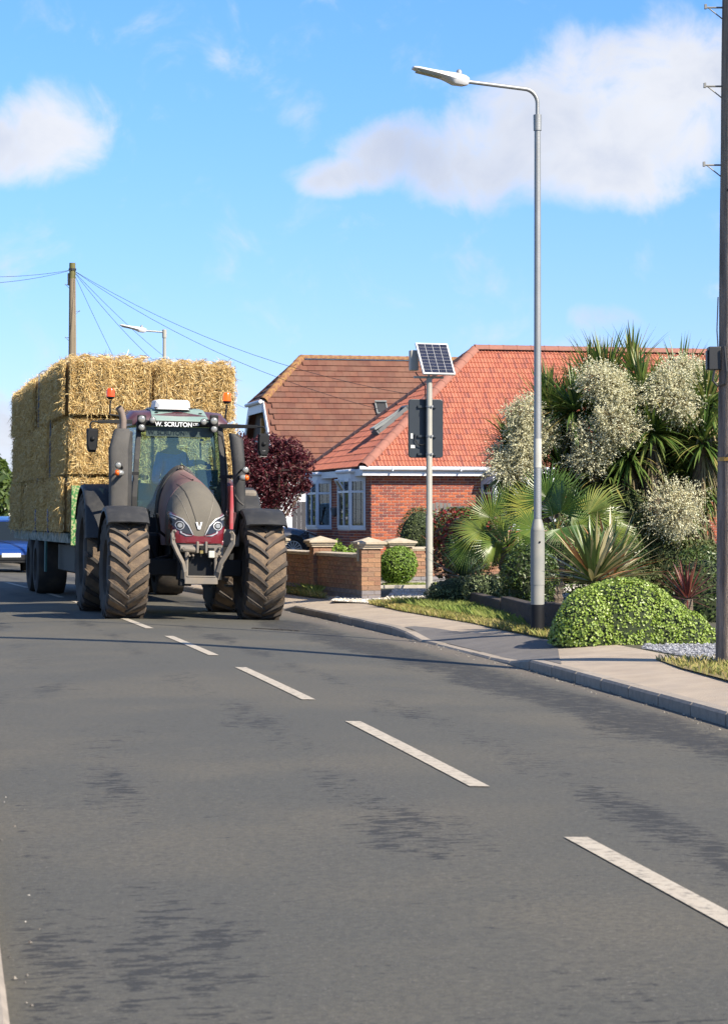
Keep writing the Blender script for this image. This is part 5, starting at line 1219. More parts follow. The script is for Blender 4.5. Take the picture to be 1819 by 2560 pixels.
mb = MB(); c = T(1330,900,2.3); mb.box((c.x,2.3,c.z-.1),(.24,.1,.5)); mb.build('rear_guard_extension', m_chas, trac, bevel=.06)
# indicator brackets
for sg in (-1, 1):
    if sg < 0: A, B, w1c, ic = T(500,703,CF-.12), T(395,700,CF-.2), (348,640), (358,698)
    else: A, B, w1c, ic = T(1108,728,CF-.12), T(1225,725,CF-.2), (1305,676), (1293,735)
    mb = MB(); mb.tube([A, A.lerp(B,.5), B], .034, 4, sq=(.5,1)); mb.tube([B, Vector((T(*w1c, .78).x-sg*.05,.86,T(*w1c, .8).z)), Vector((T(*w1c, .78).x,.82,T(*w1c, .78).z))], .015, 6); mb.tube([B, Vector((T(*ic,.8).x-sg*.03,.86,T(*ic,.8).z))], .03, 6); br = mb.build('light_arm', m_blk, trac)
    c = T(*w1c, .76); wlight(c, .044)
    c = T(*ic, .78); mb = MB(); mb.sphere((c.x-sg*.0,c.y+.01,c.z),(.068,.045,.048),14,8); mb.build('marker_lamp', m_lampg, trac, smooth=60)
    mb = MB(); mb.sphere((c.x+sg*.035,c.y+.0,c.z),(.042,.046,.046),12,8); mb.build('indicator', m_amb, trac, smooth=60)
# interior: console, wheel, seat
mb = MB(); mb.box((0,1.75,1.55),(.30,.35,.75)); mb.box((-.42,2.0,1.45),(.34,.5,.5)); mb.box((.50,2.2,1.62),(.26,.8,.3)); mb.build('console', m_blk, trac, bevel=.05)
mb = MB(); mb.box((-.02,2.55,1.55),(.52,.5,.16)); mb.box((-.02,2.82,1.85),(.46,.12,.5)); mb.build('seat', m_blk, trac, bevel=.05)
mb = MB(); st = Vector((-.02,2.02,1.98)); Q = Matrix.Rotation(R(-50), 3, 'X')
pts = [st+Q @ Vector((.19*math.cos(a),.19*math.sin(a),0)) for a in np.linspace(0, 2*math.pi, 25)]; mb.tube(pts, .014, 6, cap=False); mb.tube([st+Q @ Vector((-.19,0,0)), st, st+Q @ Vector((.19,0,0))], .012, 5); mb.tube([st, (0,1.9,1.85)], .03, 8); mb.build('steering_wheel', m_blk, trac)
c = T(995,640,2.3); mb = MB(); mb.tube([T(962,470,2.2), T(968,590,2.2)], .014, 6); mb.box(T(975,450,2.2)+Vector((0,0,0)), (.05,.02,.03)); mb.box(T(1010,740,2.25), (.30,.35,.25)); mb.build('armrest_console', mat('teal_dark', [(.02,.05,.05)], nmix=0), trac)
mb = MB(); c = T(790,400,1.8); mb.box((c.x,1.8,c.z),(.24,.02,.06)); mb.build('rear_view_mirror', m_blk, trac, bevel=.015)

# ------------------------------------------------------------------ driver
m_skin = mat('skin', [(.42,.24,.17)], nmix=.15, rough=.6); m_shirt = mat('blue_overalls', [(.04,.22,.85)], nscale=14, nmix=.4, rough=.85); m_hair = mat('dark_hair', [(.03,.022,.016)], nmix=.3)
def skin_fig(name, V, E, Rd, m, par, sub=2, root=0):
    me = bpy.data.meshes.new(name); me.from_pydata(V, E, []); me.materials.append(m); o = bpy.data.objects.new(name, me); COL.objects.link(o); o.parent = par
    md = o.modifiers.new('skin', 'SKIN'); 
    if not me.skin_vertices: bpy.context.view_layer.update()
    for i, r_ in enumerate(Rd): me.skin_vertices[0].data[i].radius = (r_, r_) if isinstance(r_, (int, float)) else r_
    me.skin_vertices[0].data[root].use_root = True
    s_ = o.modifiers.new('sub', 'SUBSURF'); s_.levels = sub; s_.render_levels = sub; md.use_smooth_shade = True; return o
dr = empty('person', (0,0,0), label='driver in blue overalls seated in the tractor cab, one hand resting to the side', cat='person')
dr.matrix_basis = TM
hd = T(757,470,2.45); X0 = hd.x; zh = hd.z; hand = T(1015,640,2.15); elb = T(900,620,2.3)
sh_z = T(757,560,2.45).z
V = [(X0,2.62,1.66),(X0,2.60,1.85),(X0,2.56,2.08),(X0,2.53,sh_z+.02),(X0,2.50,sh_z+.10),(X0,2.47,zh-.03),(X0,2.47,zh+.06),
     (X0+.17,2.53,sh_z-.02),(elb.x-.06,2.38,elb.z-.02),(hand.x-.08,2.2,hand.z+.05),(hand.x,2.13,hand.z+.01),
     (X0-.17,2.53,sh_z-.02),(X0-.27,2.42,2.0),(X0-.14,2.12,2.0),(X0-.10,2.04,2.02),
     (X0+.11,2.45,1.64),(X0+.16,2.0,1.66),(X0+.16,1.95,1.25),(X0-.11,2.45,1.64),(X0-.16,2.0,1.66),(X0-.16,1.95,1.25)]
E = [(0,1),(1,2),(2,3),(3,4),(4,5),(5,6),(3,7),(7,8),(8,9),(9,10),(3,11),(11,12),(12,13),(13,14),(0,15),(15,16),(16,17),(0,18),(18,19),(19,20)]
Rd = [(.16,.12),(.15,.12),(.17,.12),(.12,.10),.055,.085,.085,.075,.05,.036,.03,.075,.05,.036,.03,.085,.07,.05,.085,.07,.05]
skin_fig('body', V, E, Rd, m_skin, dr, 2)
def shrink(vs): return vs
V2 = V[:4]+[V[7],V[8],tuple(Vector(V[8]).lerp(Vector(V[9]),.62)),V[11],V[12],tuple(Vector(V[12]).lerp(Vector(V[13]),.9))]+V[15:]
E2 = [(0,1),(1,2),(2,3),(3,4),(4,5),(5,6),(3,7),(7,8),(8,9),(0,10),(10,11),(11,12),(0,13),(13,14),(14,15)]
R2 = [(.175,.135),(.165,.135),(.185,.14),(.13,.11),.088,.062,.05,.088,.062,.05,.095,.08,.06,.095,.08,.06]
skin_fig('overalls', V2, E2, R2, m_shirt, dr, 2)
mb = MB(); mb.sphere((X0,2.485,zh+.055),(.092,.108,.10),16,10); mb.build('hair', m_hair, dr, smooth=True)
mb = MB(); mb.add([(X0-.014,2.385,zh-.02),(X0+.014,2.385,zh-.02),(X0,2.352,zh-.02),(X0,2.385,zh+.03)], [(0,1,2),(0,2,3),(2,1,3)]); mb.sphere((X0-.09,2.47,zh),(.015,.025,.035),8,5); mb.sphere((X0+.09,2.47,zh),(.015,.025,.035),8,5); mb.build('face', m_skin, dr)
mb = MB(); mb.sphere((X0-.033,2.392,zh+.02),(.015,.01,.01),8,5); mb.sphere((X0+.033,2.392,zh+.02),(.015,.01,.01),8,5); mb.build('eye', mat('eye', [(.05,.04,.04)], nmix=0), dr)
mb = MB(); mb.b2((X0-.03,2.386,zh-.052),(X0+.03,2.394,zh-.044)); mb.build('mouth', mat('lip', [(.3,.1,.09)], nmix=0), dr)
h0 = Vector((hand.x, 2.12, hand.z))
for k in range(5):
    a = Vector((-.028+.016*k, 0, 0)) if k < 4 else Vector((.03,-.02,.02)); L_ = (.075,.085,.08,.062,.055)[k]; p0 = h0+Vector((.02+a.x*.9,-.015,.0)); dv = Vector((.12+.1*k,-.35,-.9)).normalized() if k < 4 else Vector((.8,-.4,-.4)).normalized()
    skin_fig('finger', [tuple(h0+Vector((a.x*.4,0,.01))), tuple(p0), tuple(p0+dv*L_*.55), tuple(p0+dv*L_*.8+Vector((0,.01,-.012)))], [(0,1),(1,2),(2,3)], [.012,.0105,.009,.0075], m_skin, dr, 1)

# ------------------------------------------------------------------ trailer with straw
tb_ = W(163, 1297, 38.6); TRW = 2.80; TL = 10.4
TRA = R(13.4)
ex = Vector((math.cos(TRA), math.sin(TRA), 0)); ey = Vector((-math.sin(TRA), math.cos(TRA), 0))
tc_ = Vector((tb_.x, tb_.y, 0))+ex*TRW/2
trl = empty('flatbed_trailer', (tc_.x, tc_.y, -.02), (0, R(.8), TRA), 'green flatbed farm trailer on black tandem wheels under the straw', 'trailer')
m_gr = mat('flaking_green_paint', [(.03,.17,.035),(.045,.21,.045)], nscale=26, nmix=.85, ncol=(.50,.47,.24), nthr=(.46,.6), rough=.75)
BZ = 1.16
m_bed = mat('bed_edge', [(.10,.13,.10)], nscale=12, nmix=.9, ncol=(.42,.42,.36), nthr=(.45,.6), rough=.85)
mb = MB(); mb.b2((-TRW/2+.02,-.05,BZ-.16),(TRW/2-.02,TL-.3,BZ)); mb.build('bed', m_bed, trl)
mb = MB()
for x in (-TRW/2+.06, TRW/2-.06-.2): mb.b2((x,-.16,BZ-.2),(x+.2,-.07,1.95))
mb.b2((-TRW/2+.26,-.15,1.2),(TRW/2-.26,-.09,1.9)); mb.build('headboard', m_gr, trl, bevel=.01)
mb = MB(); mb.b2((-.55,.1,.82),(-.4,TL-1,BZ-.161)); mb.b2((.4,.1,.82),(.55,TL-1,BZ-.161)); mb.b2((-.06,-1.6,.62),(.06,.4,.80)); mb.b2((-1.1,5.2,.55),(1.1,6.9,.7)); mb.b2((-1.15,.9,.5),(-1.0,3.6,.95)); mb.build('frame', m_blk, trl)
mb = MB(); mb.b2((-TRW/2+.0,3.4,.45),(-TRW/2+.03,3.62,BZ-.162)); mb.build('side_board', mat('teal_board', [(.02,.10,.085)], nmix=.3), trl)
def plain_wheel(x, y, z, Rr, w, rr, par, sgn, mr=m_rim, spokes=False, mt_=None):
    wl_ = empty('wheel', (x, y, z)); wl_.parent = par; h = w/2; ty = MB()
    ty.lathe([(-h*.8,rr),(-h,rr+.03),(-h*1.02,(Rr+rr)/2),(-h*.92,Rr-.03),(-h*.6,Rr),(h*.6,Rr),(h*.92,Rr-.03),(h*1.02,(Rr+rr)/2),(h,rr+.03),(h*.8,rr)], 'X', 40); ty.build('tyre', mt_ or m_side, wl_, smooth=45)
    rm = MB(); rm.lathe([(-h*.8,rr),(-h*.5,rr-.02),(h*.5,rr-.02),(h*.8,rr)], 'X', 32)
    if not spokes: rm.lathe([(sgn*h*.4,rr-.02),(sgn*h*.3,rr*.6),(sgn*h*.6,rr*.3),(sgn*h*.6,0)], 'X', 24)
    rm.build('rim', mr, wl_, smooth=40)
    if spokes:
        rm = MB(); n_ = 15
        for i in range(n_):
            a = 2*math.pi*i/n_
            for da in (-.05, .05): rm.tube([(sgn*h*.75, rr*.16*math.cos(a), rr*.16*math.sin(a)), (sgn*h*.82, rr*.97*math.cos(a+da), rr*.97*math.sin(a+da))], .009, 4)
        rm.lathe([(sgn*h*.7,rr*.98),(sgn*h*.88,rr*1.0),(sgn*h*.88,rr*.93),(sgn*h*.7,rr*.92)], 'X', 32); rm.lathe([(sgn*h*.6,rr*.22),(sgn*h*.8,rr*.2),(sgn*h*.84,0)], 'X', 20); rm.build('spokes', mr, wl_)
        rm = MB(); rm.lathe([(sgn*h*.2,rr*.9),(sgn*h*.2,0)], 'X', 24); rm.build('brake_disc', m_blk, wl_)
    return wl_
for y in (5.35, 6.75):
    for sg in (-1, 1): plain_wheel(sg*(TRW/2-.28), y, .54, .55, .55, .29, trl, sg)
# straw bales
m_straw = mat('straw', [(.50,.31,.09),(.72,.50,.18),(.88,.68,.31),(.62,.41,.14),(.92,.76,.42),(.40,.23,.07)], rnd='attr', nmix=0, rough=.65, trans=.12)
m_core = mat('straw_core', [(.30,.18,.06),(.42,.27,.10)], nscale=7, nstretch=(1,1,3), nmix=.5, ncol=(.16,.095,.035), rough=.95, bump=1, bscale=30)
m_twine = mat('blue_twine', [(.10,.11,.12)], nmix=0, rough=.8)
BW, BH, BL = TRW/2, .955, 2.5
def bale_mesh(seed):
    g = np.random.default_rng(seed); dx, dy, dz = BW/2-.03, BL/2-.03, BH/2-.03; mb = MB()
    # pressed block with bulging flakes between the strings
    def disp(P):
        x, y, z = P; k = .075*abs(math.sin(x*math.pi/.34+seed))+.03*abs(math.sin(y*math.pi/.29+seed*.7)); s_ = 1+k-.03; return (x*(1+(k-.03)/dx*.6), y*(1+(k-.03)/dy), z*(1+(k-.03)*.6))
    bm = bmesh.new(); bmesh.ops.create_cube(bm, size=2); bmesh.ops.subdivide_edges(bm, edges=bm.edges[:], cuts=9, use_grid_fill=True)
    for v in bm.verts:
        c = v.co; cor = 1-.05*max(0, sum(abs(q) > .95 for q in c)-1); c = Vector((c.x*dx*cor, c.y*dy*cor, c.z*dz*cor)); v.co = disp(c)
    bm.verts.ensure_lookup_table(); vs = [v.co[:] for v in bm.verts]; fs = [[v.index for v in f.verts] for f in bm.faces]; bm.free()
    core = MB(); core.add(vs, fs, .5)
    faces = [(0,-1,8000),(1,-1,8500),(0,1,2200),(1,1,1000),(2,1,3600)]
    for ax, sgn, n in faces:
        d = [dx, dy, dz]; P = g.uniform(-1, 1, (n, 3))*np.array(d)*.985; P[:, ax] = sgn*d[ax]
        o_ = [i for i in range(3) if i != ax]; k = .075*np.abs(np.sin(P[:, 0]*math.pi/.34+seed))+.03*np.abs(np.sin(P[:, 1]*math.pi/.29+seed*.7)); P[:, ax] += sgn*(k-.02+g.uniform(-.015,.03,n))
        D = g.normal(0, 1, (n, 3)); D[:, ax] = np.abs(g.normal(0, .38, n))*sgn; 
        if ax != 2: D[:, 2] *= 1.5; D[:, 2] -= .25
        D /= np.linalg.norm(D, axis=1, keepdims=True); L = g.gamma(4, .019, n)[:, None]+.025; wv = np.cross(D, g.normal(0, 1, (n, 3))); wv /= np.linalg.norm(wv, axis=1, keepdims=True)+1e-9; wv *= g.uniform(.0028, .0058, (n, 1))
        mid = P+D*L*.5+g.normal(0, .008, (n, 3)); tip = P+D*L+np.array([0,0,-1])*L*.12
        for oa in o_:
            lim = np.where(g.random(n) < .12, 9, d[oa]+.015); mid[:, oa] = np.clip(mid[:, oa], -lim, lim); tip[:, oa] = np.clip(tip[:, oa], -lim, lim)
        V = np.stack([P-wv, P+wv, mid-wv, mid+wv, tip], 1).reshape(-1, 3); i = np.arange(n)[:, None]*5
        Fc = np.concatenate([i+np.array([[0,1,3]]), i+np.array([[0,3,2]]), i+np.array([[2,3,4]])], 0); rr = g.random(n); mb.arrays(V, Fc, np.concatenate([rr,rr,rr]))
    return core.mesh('straw_core', m_core, smooth=True), mb.mesh('straw', m_straw, normals=False)
BM = [bale_mesh(s) for s in (1, 2, 3)]
tw = MB()
for x in (-.45,-.22,.0,.22,.45):
    tw.tube([(x,-BL/2+.0,-BH/2+.05),(x,-BL/2-.005,BH/2-.04)], .004, 4)
TWM = tw.mesh('twine', m_twine)
tn = ['bottom', 'middle', 'top']; sn = ['viewer left side', 'viewer right side']; rn = ['front end', 'second row back', 'third row back', 'rear end']
TRM = mat4(trl)
for k in range(3):
    for c in range(2):
        for r_ in range(4):
            b = empty('straw_bale', label='%s straw bale of the load, %s, %s' % (tn[k], sn[c], rn[r_]), cat='straw bale', group='straw bales stacked on the trailer')
            b.matrix_basis = TRM @ Matrix.Translation(((c-.5)*BW+random.uniform(-.02,.02), r_*(BL+.04)+BL/2+random.uniform(-.05,.03)+.04, BZ+.01+k*BH+BH/2+(.03 if (c == 0 and k == 2) else 0)-.02*r_*(k == 2))) @ Matrix.Rotation(random.uniform(-.012,.012), 4, 'Z') @ Matrix.Rotation(random.uniform(-.008,.008), 4, 'X')
            cm, sm_ = BM[(k*2+c+r_) % 3]; o = inst('pressed_core', cm, b, (0,0,0)); o = inst('loose_straw', sm_, b, (0,0,0), scale=(1,1,1)); inst('twine', TWM, b, (0,0,0))
# ratchet straps
m_strp = mat('grey_strap', [(.16,.19,.23)], nmix=.3, rough=.7); m_blu = mat('blue_strap', [(.03,.07,.22)], nmix=.2, rough=.5)
for y, lb in ((2.3,'nearer load strap running down the shaded side of the straw'),(4.55,'further load strap with a blue ratchet on the shaded side of the straw')):
    s_ = empty('load_strap', label=lb, cat='strap', group='load straps over the straw'); s_.matrix_basis = TRM
    zt3 = BZ+3*BH+.10; xl = -TRW/2-.045; mb = MB(); mb.tube([(xl,y,BZ+.35),(xl-.01,y,2.4),(xl,y,zt3-.05),(xl+.06,y,zt3),(0,y,zt3+.02),(TRW/2+.0,y,zt3),(TRW/2+.05,y,2.4),(TRW/2+.05,y,BZ)], .022, 4, sq=(.15,1) if False else (.3,.9)); mb.build('webbing', m_strp, s_)
    mb = MB(); mb.box((xl-.02,y,BZ+.30),(.05,.10,.22)); mb.tube([(xl-.02,y,BZ+.2),(xl-.03,y+.05,BZ+.08),(xl-.02,y,BZ+.0)], .016, 6); mb.build('ratchet', m_blu, s_, bevel=.01)

# ------------------------------------------------------------------ cars
def car(name, loc, rot, label, paint, wheelr=.36, suv=True, L=4.6, Wd=1.86, H=1.66):
    """x forward, body built as a lofted shell"""
    c = empty(name, loc, (0,0,rot), label, 'car'); hl = L/2; w = Wd/2
    bh = .98 if suv else .86
    st = [(-hl,.55,.62,.80,.80),(-hl+.06,.42,.80,.93,.97),(-hl+.35,.32,bh,.98,1.0),(-hl+1.0,.28,bh+.03,1.0,1.0),(-.3,.26,bh+.01,1.0,1.0),(hl-1.55,.27,bh-.01,1.0,1.0),(hl-1.0,.30,bh-.02,1.0,.97),(hl-.5,.32,bh-.10,.97,.90),(hl-.15,.36,bh-.22,.90,.80),(hl-.02,.42,bh-.34,.80,.70),(hl,.48,bh-.42,.72,.62)]
    rings = []
    for x, zl, zh_, a, b in st:
        rings.append([(x,-w*a*.9,zl),(x,-w*a,zl+.12),(x,-w*a,(zl+zh_)/2+.08),(x,-w*b*.97,zh_-.06),(x,-w*b*.86,zh_),(x,-w*b*.4,zh_+.035),(x,w*b*.4,zh_+.035),(x,w*b*.86,zh_),(x,w*b*.97,zh_-.06),(x,w*a,(zl+zh_)/2+.08),(x,w*a,zl+.12),(x,w*a*.9,zl)])
    mb = MB(); mb.loft(rings); mb.build('body', paint, c, smooth=35)
    xs = [(-hl+.25,bh-.02,.86),(-hl+.75,H-.08,.74),(-hl+1.5,H,.72),(.1,H-.02,.71),(.55,H-.12,.73),(hl-1.25,bh+.0,.88)]
    gl_ = MB(); gl_.loft([[(x,-w*.90,bh-.05),(x,-w*b,z),(x,w*b,z),(x,w*.90,bh-.05)] for x, z, b in xs]); gl_.build('glasshouse', mat('dark_car_glass', [(.015,.02,.022)], nmix=0, rough=.06), c, smooth=20)
    rf = MB(); rf.loft([[(x,-w*b*1.0,z+.005),(x,-w*b*.85,z+.04),(x,w*b*.85,z+.04),(x,w*b*1.0,z+.005)] for x, z, b in xs[1:5]]); rf.build('roof', paint, c, smooth=35)
    for sg in (-1, 1):
        pl_ = MB()
        for q in ((-hl+.75,-hl+.2),(-.25,-.25),(.55,hl-1.25)): pl_.tube([(q[0], sg*w*.745, H-.07), (q[1], sg*w*.9, bh-.03)], .03, 5)
        pl_.build('window_pillar', paint, c)
        for x in (-hl+.85, hl-.88):
            wl_ = plain_wheel(0, 0, 0, wheelr, .23, wheelr*.68, c, sg, m_chr, True, m_blk); wl_.location = (x, sg*(w-.12), wheelr); wl_.rotation_euler = (0, 0, math.pi/2)
            ar = MB(); ar.lathe([(sg*(w-.02),wheelr+.06),(sg*(w+.012),wheelr+.055),(sg*(w+.012),wheelr+.015),(sg*(w-.3),wheelr+.01)], 'Y', 32, c=(x,0,wheelr)); ar.build('wheel_arch', m_blk, c, smooth=40)
            ar = MB(); ar.lathe([(sg*(w+.004),wheelr+.02),(sg*(w+.004),.0)], 'Y', 24, c=(x,0,wheelr)); ar.build('arch_void', mat('void_black', [(.004,.004,.004)], nmix=0), c)
            wl_.location.y = sg*(w-.085)
        hl_ = MB(); hl_.loft([[(hl-.42,sg*w*.96,bh-.20),(hl-.42,sg*w*.98,bh-.30),(hl-.42,sg*w*.80,bh-.30),(hl-.42,sg*w*.8,bh-.16)],[(hl-.06,sg*w*.82,bh-.33),(hl-.03,sg*w*.84,bh-.42),(hl-.0,sg*w*.5,bh-.44),(hl-.02,sg*w*.5,bh-.34)]]); hl_.build('headlight', m_lampg, c, smooth=30)
        tl = MB(); tl.box((-hl+.06,sg*w*.8,bh-.15),(.1,.2,.2)); tl.build('tail_light', mat('tail_red', [(.3,.01,.01)], rough=.2, nmix=0), c, bevel=.02)
        mr_ = MB(); mr_.sphere((hl-1.75,sg*(w+.12),bh+.08),(.08,.12,.08),10,6); mr_.build('wing_mirror', paint, c, smooth=True)
        dh = MB(); dh.box((.0,sg*(w+.01),bh-.14),(.16,.03,.025)); dh.box((-1.0,sg*(w+.01),bh-.14),(.16,.03,.025)); dh.build('door_handle', m_chr, c)
        vt = MB(); vt.box((hl-1.35,sg*(w+.004),bh-.14),(.30,.012,.045)); vt.build('side_vent', m_chr, c)
    gr_ = MB(); gr_.box((hl-.0,0,bh-.42),(.06,w*.95,.14)); gr_.box((hl-.02,0,.36),(.06,w*1.2,.12)); gr_.build('grille', m_blk, c, bevel=.01)
    npl = MB(); npl.box((hl+.035,0,.50),(.012,.50,.11)); npl.build('number_plate', mat('plate_white', [(.6,.6,.58)], nmix=0), c)
    return c
m_cnavy = mat('black_car_paint', [(.008,.010,.018)], nmix=0, rough=.2, coat=1.0); m_cblue = mat('blue_car_paint', [(.012,.05,.22)], nmix=0, rough=.25, coat=1.0)
wc = W(731, 1297, 65.0)
ca = R(10); cl_ = 4.6
fwd = Vector((math.cos(ca), math.sin(ca), 0)); sdv = Vector((-math.sin(ca), math.cos(ca), 0))
zc_ = CAMH-77*65.0/F-.36
cpos = Vector((wc.x, wc.y, zc_)) - fwd*(cl_/2-.88) + sdv*(.93-.09)
car('parked_car', cpos, ca, 'black car parked behind the garden wall, its nose and alloy wheel showing', m_cnavy, suv=True)
br = W(-12, 1297, 62.0)
car('blue_car', (br.x, br.y+1.5, -.06), R(-90+14), 'blue car following close behind the trailer at the left edge', m_cblue, suv=False, L=4.2, Wd=1.78, H=1.5, wheelr=.32)
KALB = 1.0
# ------------------------------------------------------------------ plants
def Q(x, y, Y): return W(1130+x*.42426, 820+y*.42426, Y)          # measured point in the garden, at distance Y
m_bark = mat('fibrous_bark', [(.11,.085,.06),(.17,.13,.09)], nscale=14, nstretch=(1,1,2.5), nmix=.6, ncol=(.05,.04,.03), bump=1, bscale=30, rough=.95)
m_cord = mat('cordyline_leaf', [(.05,.10,.02),(.09,.155,.03),(.13,.19,.045),(.06,.11,.022),(.20,.24,.06),(.27,.22,.07)], rnd='attr', nmix=0, rough=.42, trans=.28)
m_dead = mat('dead_leaf', [(.17,.13,.07),(.11,.085,.045),(.24,.19,.10),(.10,.11,.04)], rnd='attr', nmix=0, rough=.8, trans=.15)
m_flor = mat('cream_floret', [(.54,.52,.33),(.68,.66,.45),(.80,.79,.59),(.43,.40,.22),(.35,.31,.16)], rnd='attr', nmix=0, rough=.8, trans=.3)
m_stalk = mat('panicle_stalk', [(.26,.20,.11),(.33,.27,.15)], rnd='attr', nmix=0, rough=.8)
m_fanl = mat('fan_palm_leaf', [(.03,.07,.016),(.055,.115,.024),(.095,.16,.03),(.17,.21,.038),(.30,.28,.06)], rnd='attr', nmix=0, rough=.35, trans=.3)
m_phor = mat('striped_sword_leaf', [(.06,.10,.03),(.10,.15,.04),(.34,.30,.13),(.36,.16,.07),(.08,.11,.035),(.50,.44,.24),(.14,.19,.05)], rnd='obj', nmix=0, rough=.4, trans=.22, const=True)
m_yuc = mat('yucca_leaf', [(.03,.06,.045),(.05,.085,.06),(.035,.07,.035)], rnd='obj', nmix=0, rough=.4, trans=.15)
m_redl = mat('red_cordyline_leaf', [(.13,.03,.025),(.19,.05,.035),(.10,.025,.02),(.24,.10,.06)], rnd='obj', nmix=0, rough=.42, trans=.3)
m_ivy = mat('ivy_leaf', [(.15,.23,.025),(.22,.32,.045),(.29,.38,.07),(.18,.27,.03),(.36,.44,.12),(.11,.17,.02)], rnd='attr', nmix=0, rough=.38, trans=.25)
m_box = mat('clipped_leaf', [(.09,.17,.02),(.15,.25,.03),(.21,.31,.04),(.12,.2,.025)], rnd='attr', nmix=0, rough=.45, trans=.25)
m_dkb = mat('dark_box_leaf', [(.05,.075,.02),(.08,.11,.025),(.035,.055,.015),(.10,.13,.03)], rnd='attr', nmix=0, rough=.5, trans=.15)
m_plum = mat('purple_leaf', [(.045,.006,.012),(.07,.009,.016),(.12,.014,.022),(.03,.005,.009),(.15,.026,.03)], rnd='attr', nmix=0, rough=.5, trans=.35)
m_phot = mat('photinia_leaf', [(.06,.10,.02),(.09,.13,.03),(.30,.03,.03),(.20,.03,.025),(.05,.08,.02)], rnd='attr', nmix=0, rough=.35, trans=.25)
m_dgr = mat('dark_shrub_leaf', [(.035,.06,.012),(.055,.09,.016),(.09,.13,.025)], rnd='attr', nmix=0, rough=.4, trans=.2)
m_con = mat('conifer_spray', [(.035,.055,.012),(.05,.075,.015),(.08,.10,.02),(.10,.08,.03)], rnd='attr', nmix=0, rough=.7, trans=.15)
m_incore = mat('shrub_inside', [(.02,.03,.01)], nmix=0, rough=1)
m_euo = mat('variegated_leaf', [(.10,.14,.05),(.16,.2,.08),(.07,.1,.04),(.22,.25,.13)], rnd='attr', nmix=0, rough=.45, trans=.2)

def shrub(name, c, rad, n, size, m, label, cat='shrub', seed=1, lump=.12, inner=.82, zmin=None, group=None, core=.86, stems=True, fold=.25, jitter=.7):
    c = Vector(c); s = empty(name, (c.x, c.y, LAND), label=label, cat=cat, group=group); z0 = c.z-LAND
    P, Nn = shell_points((0,0,z0), rad, n, inner, lump=lump, seed=seed, zmin=.0 if zmin is None else zmin)
    mb = MB(); leaf_cloud(mb, P, Nn, size, jitter=jitter, fold=fold); mb.build('foliage', m, s, normals=False)
    if core:
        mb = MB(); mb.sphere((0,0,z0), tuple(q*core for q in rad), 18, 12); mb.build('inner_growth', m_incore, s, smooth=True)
    if stems:
        mb = MB()
        for k in range(4): a = k*1.6; mb.tube([(.05*math.cos(a),.05*math.sin(a),-.05),(rad[0]*.4*math.cos(a),rad[1]*.4*math.sin(a),z0)], [.02,.01], 5)
        mb.build('stem', m_bark, s)
    return s
# ivy mound
c = G(1590, 1618, LAND); 
iv = empty('ivy_mound', (c.x, 24.9, LAND), label='big bright green mound of glossy ivy beside the street lamp base', cat='ivy')
mb = MB(); g_ = np.random.default_rng(5)
allP, allN = [], []
sc_ = 24.9/F
for (px, w_, h_, yy, d_) in ((1560,.66,.655,0,.62),(1470,.42,.56,-.05,.55),(1655,.40,.52,-.05,.5),(1700,.32,.34,-.15,.42),(1440,.28,.34,-.2,.35),(1745,.22,.19,-.2,.3),(1520,.5,.60,.3,.5)):
    P, Nn = shell_points(((px-CXP)*sc_-c.x,yy,-.0), (w_,d_,h_*1.0), int(23000*w_*h_/.43*.62), .93, lump=.06, seed=int(px), zmin=-.01); allP.append(P); allN.append(Nn)
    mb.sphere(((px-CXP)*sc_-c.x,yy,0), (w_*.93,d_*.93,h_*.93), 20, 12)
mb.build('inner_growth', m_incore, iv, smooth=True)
mb = MB(); leaf_cloud(mb, np.concatenate(allP), np.concatenate(allN), .028, aspect=.95, jitter=.5, fold=.3); mb.build('foliage', m_ivy, iv, normals=False)

# clipped bush by the pillar, bush behind the wall, round dark bushes
b = W(992, 1412, 45.3); shrub('round_bush', (b.x, 45.3, .50), (.385,.385,.385), 4200, .045, m_box, 'clipped bright green round bush on the lawn beside the entrance pillar', seed=3, lump=.05, core=.88, jitter=.55)
b = W(846, 1380, 41.3); shrub('leafy_bush', (b.x+.03, 41.9, .62), (.30,.3,.33), 1500, .062, m_box, 'bright yellow-green bush peeping over the wall between the first two pillars', seed=5, lump=.3, inner=.6, core=.6)
b = W(1050, 1330, 50); shrub('round_bush', (b.x, 50.5, .92), (.50,.5,.73), 4200, .045, m_dkb, 'large dark clipped round bush behind the brick wall, left of the sign post', seed=6, lump=.04, jitter=.5)
b = W(1105, 1345, 49.3); shrub('round_bush', (b.x, 49.4, .80), (.42,.42,.70), 3600, .045, m_dkb, 'second dark clipped round bush behind the sign post, nearer the palms', seed=7, lump=.04, jitter=.5)
# copper leaved plum tree
t = W(690, 1180, 57); pt = empty('purple_plum_tree', (t.x, 57.5, LAND), label='dark purple leaved tree between the tractor and the bungalow', cat='tree')
mb = MB(); mb.tube([(0,0,-.1),(.03,0,1.0),(-.02,0,1.6)], [.10,.08,.07], 8)
for k in range(9): a = k*.7; mb.tube([(0,0,1.1+.07*k),(.5*math.cos(a),.5*math.sin(a),1.8+.1*k),(.85*math.cos(a+.2),.85*math.sin(a+.2),2.5)], [.045,.025,.01], 6)
mb.build('trunk', m_bark, pt)
mb = MB()
blobs_ = [((px-690)*57/F, yy, CAMH-(py-HZ)*57/F-LAND, r_) for px, py, r_, yy in ((655,1175,.44,0),(625,1135,.38,.1),(610,1180,.55,0),(700,1170,.45,0),(740,1160,.34,-.1),(660,1210,.55,0),(715,1205,.45,.1),(640,1250,.5,.1),(690,1245,.42,0),(600,1110,.25,0),(748,1140,.16,.1),(640,1170,.6,.5),(676,1112,.26,0),(720,1120,.28,0),(598,1240,.45,0),(762,1215,.14,0))]
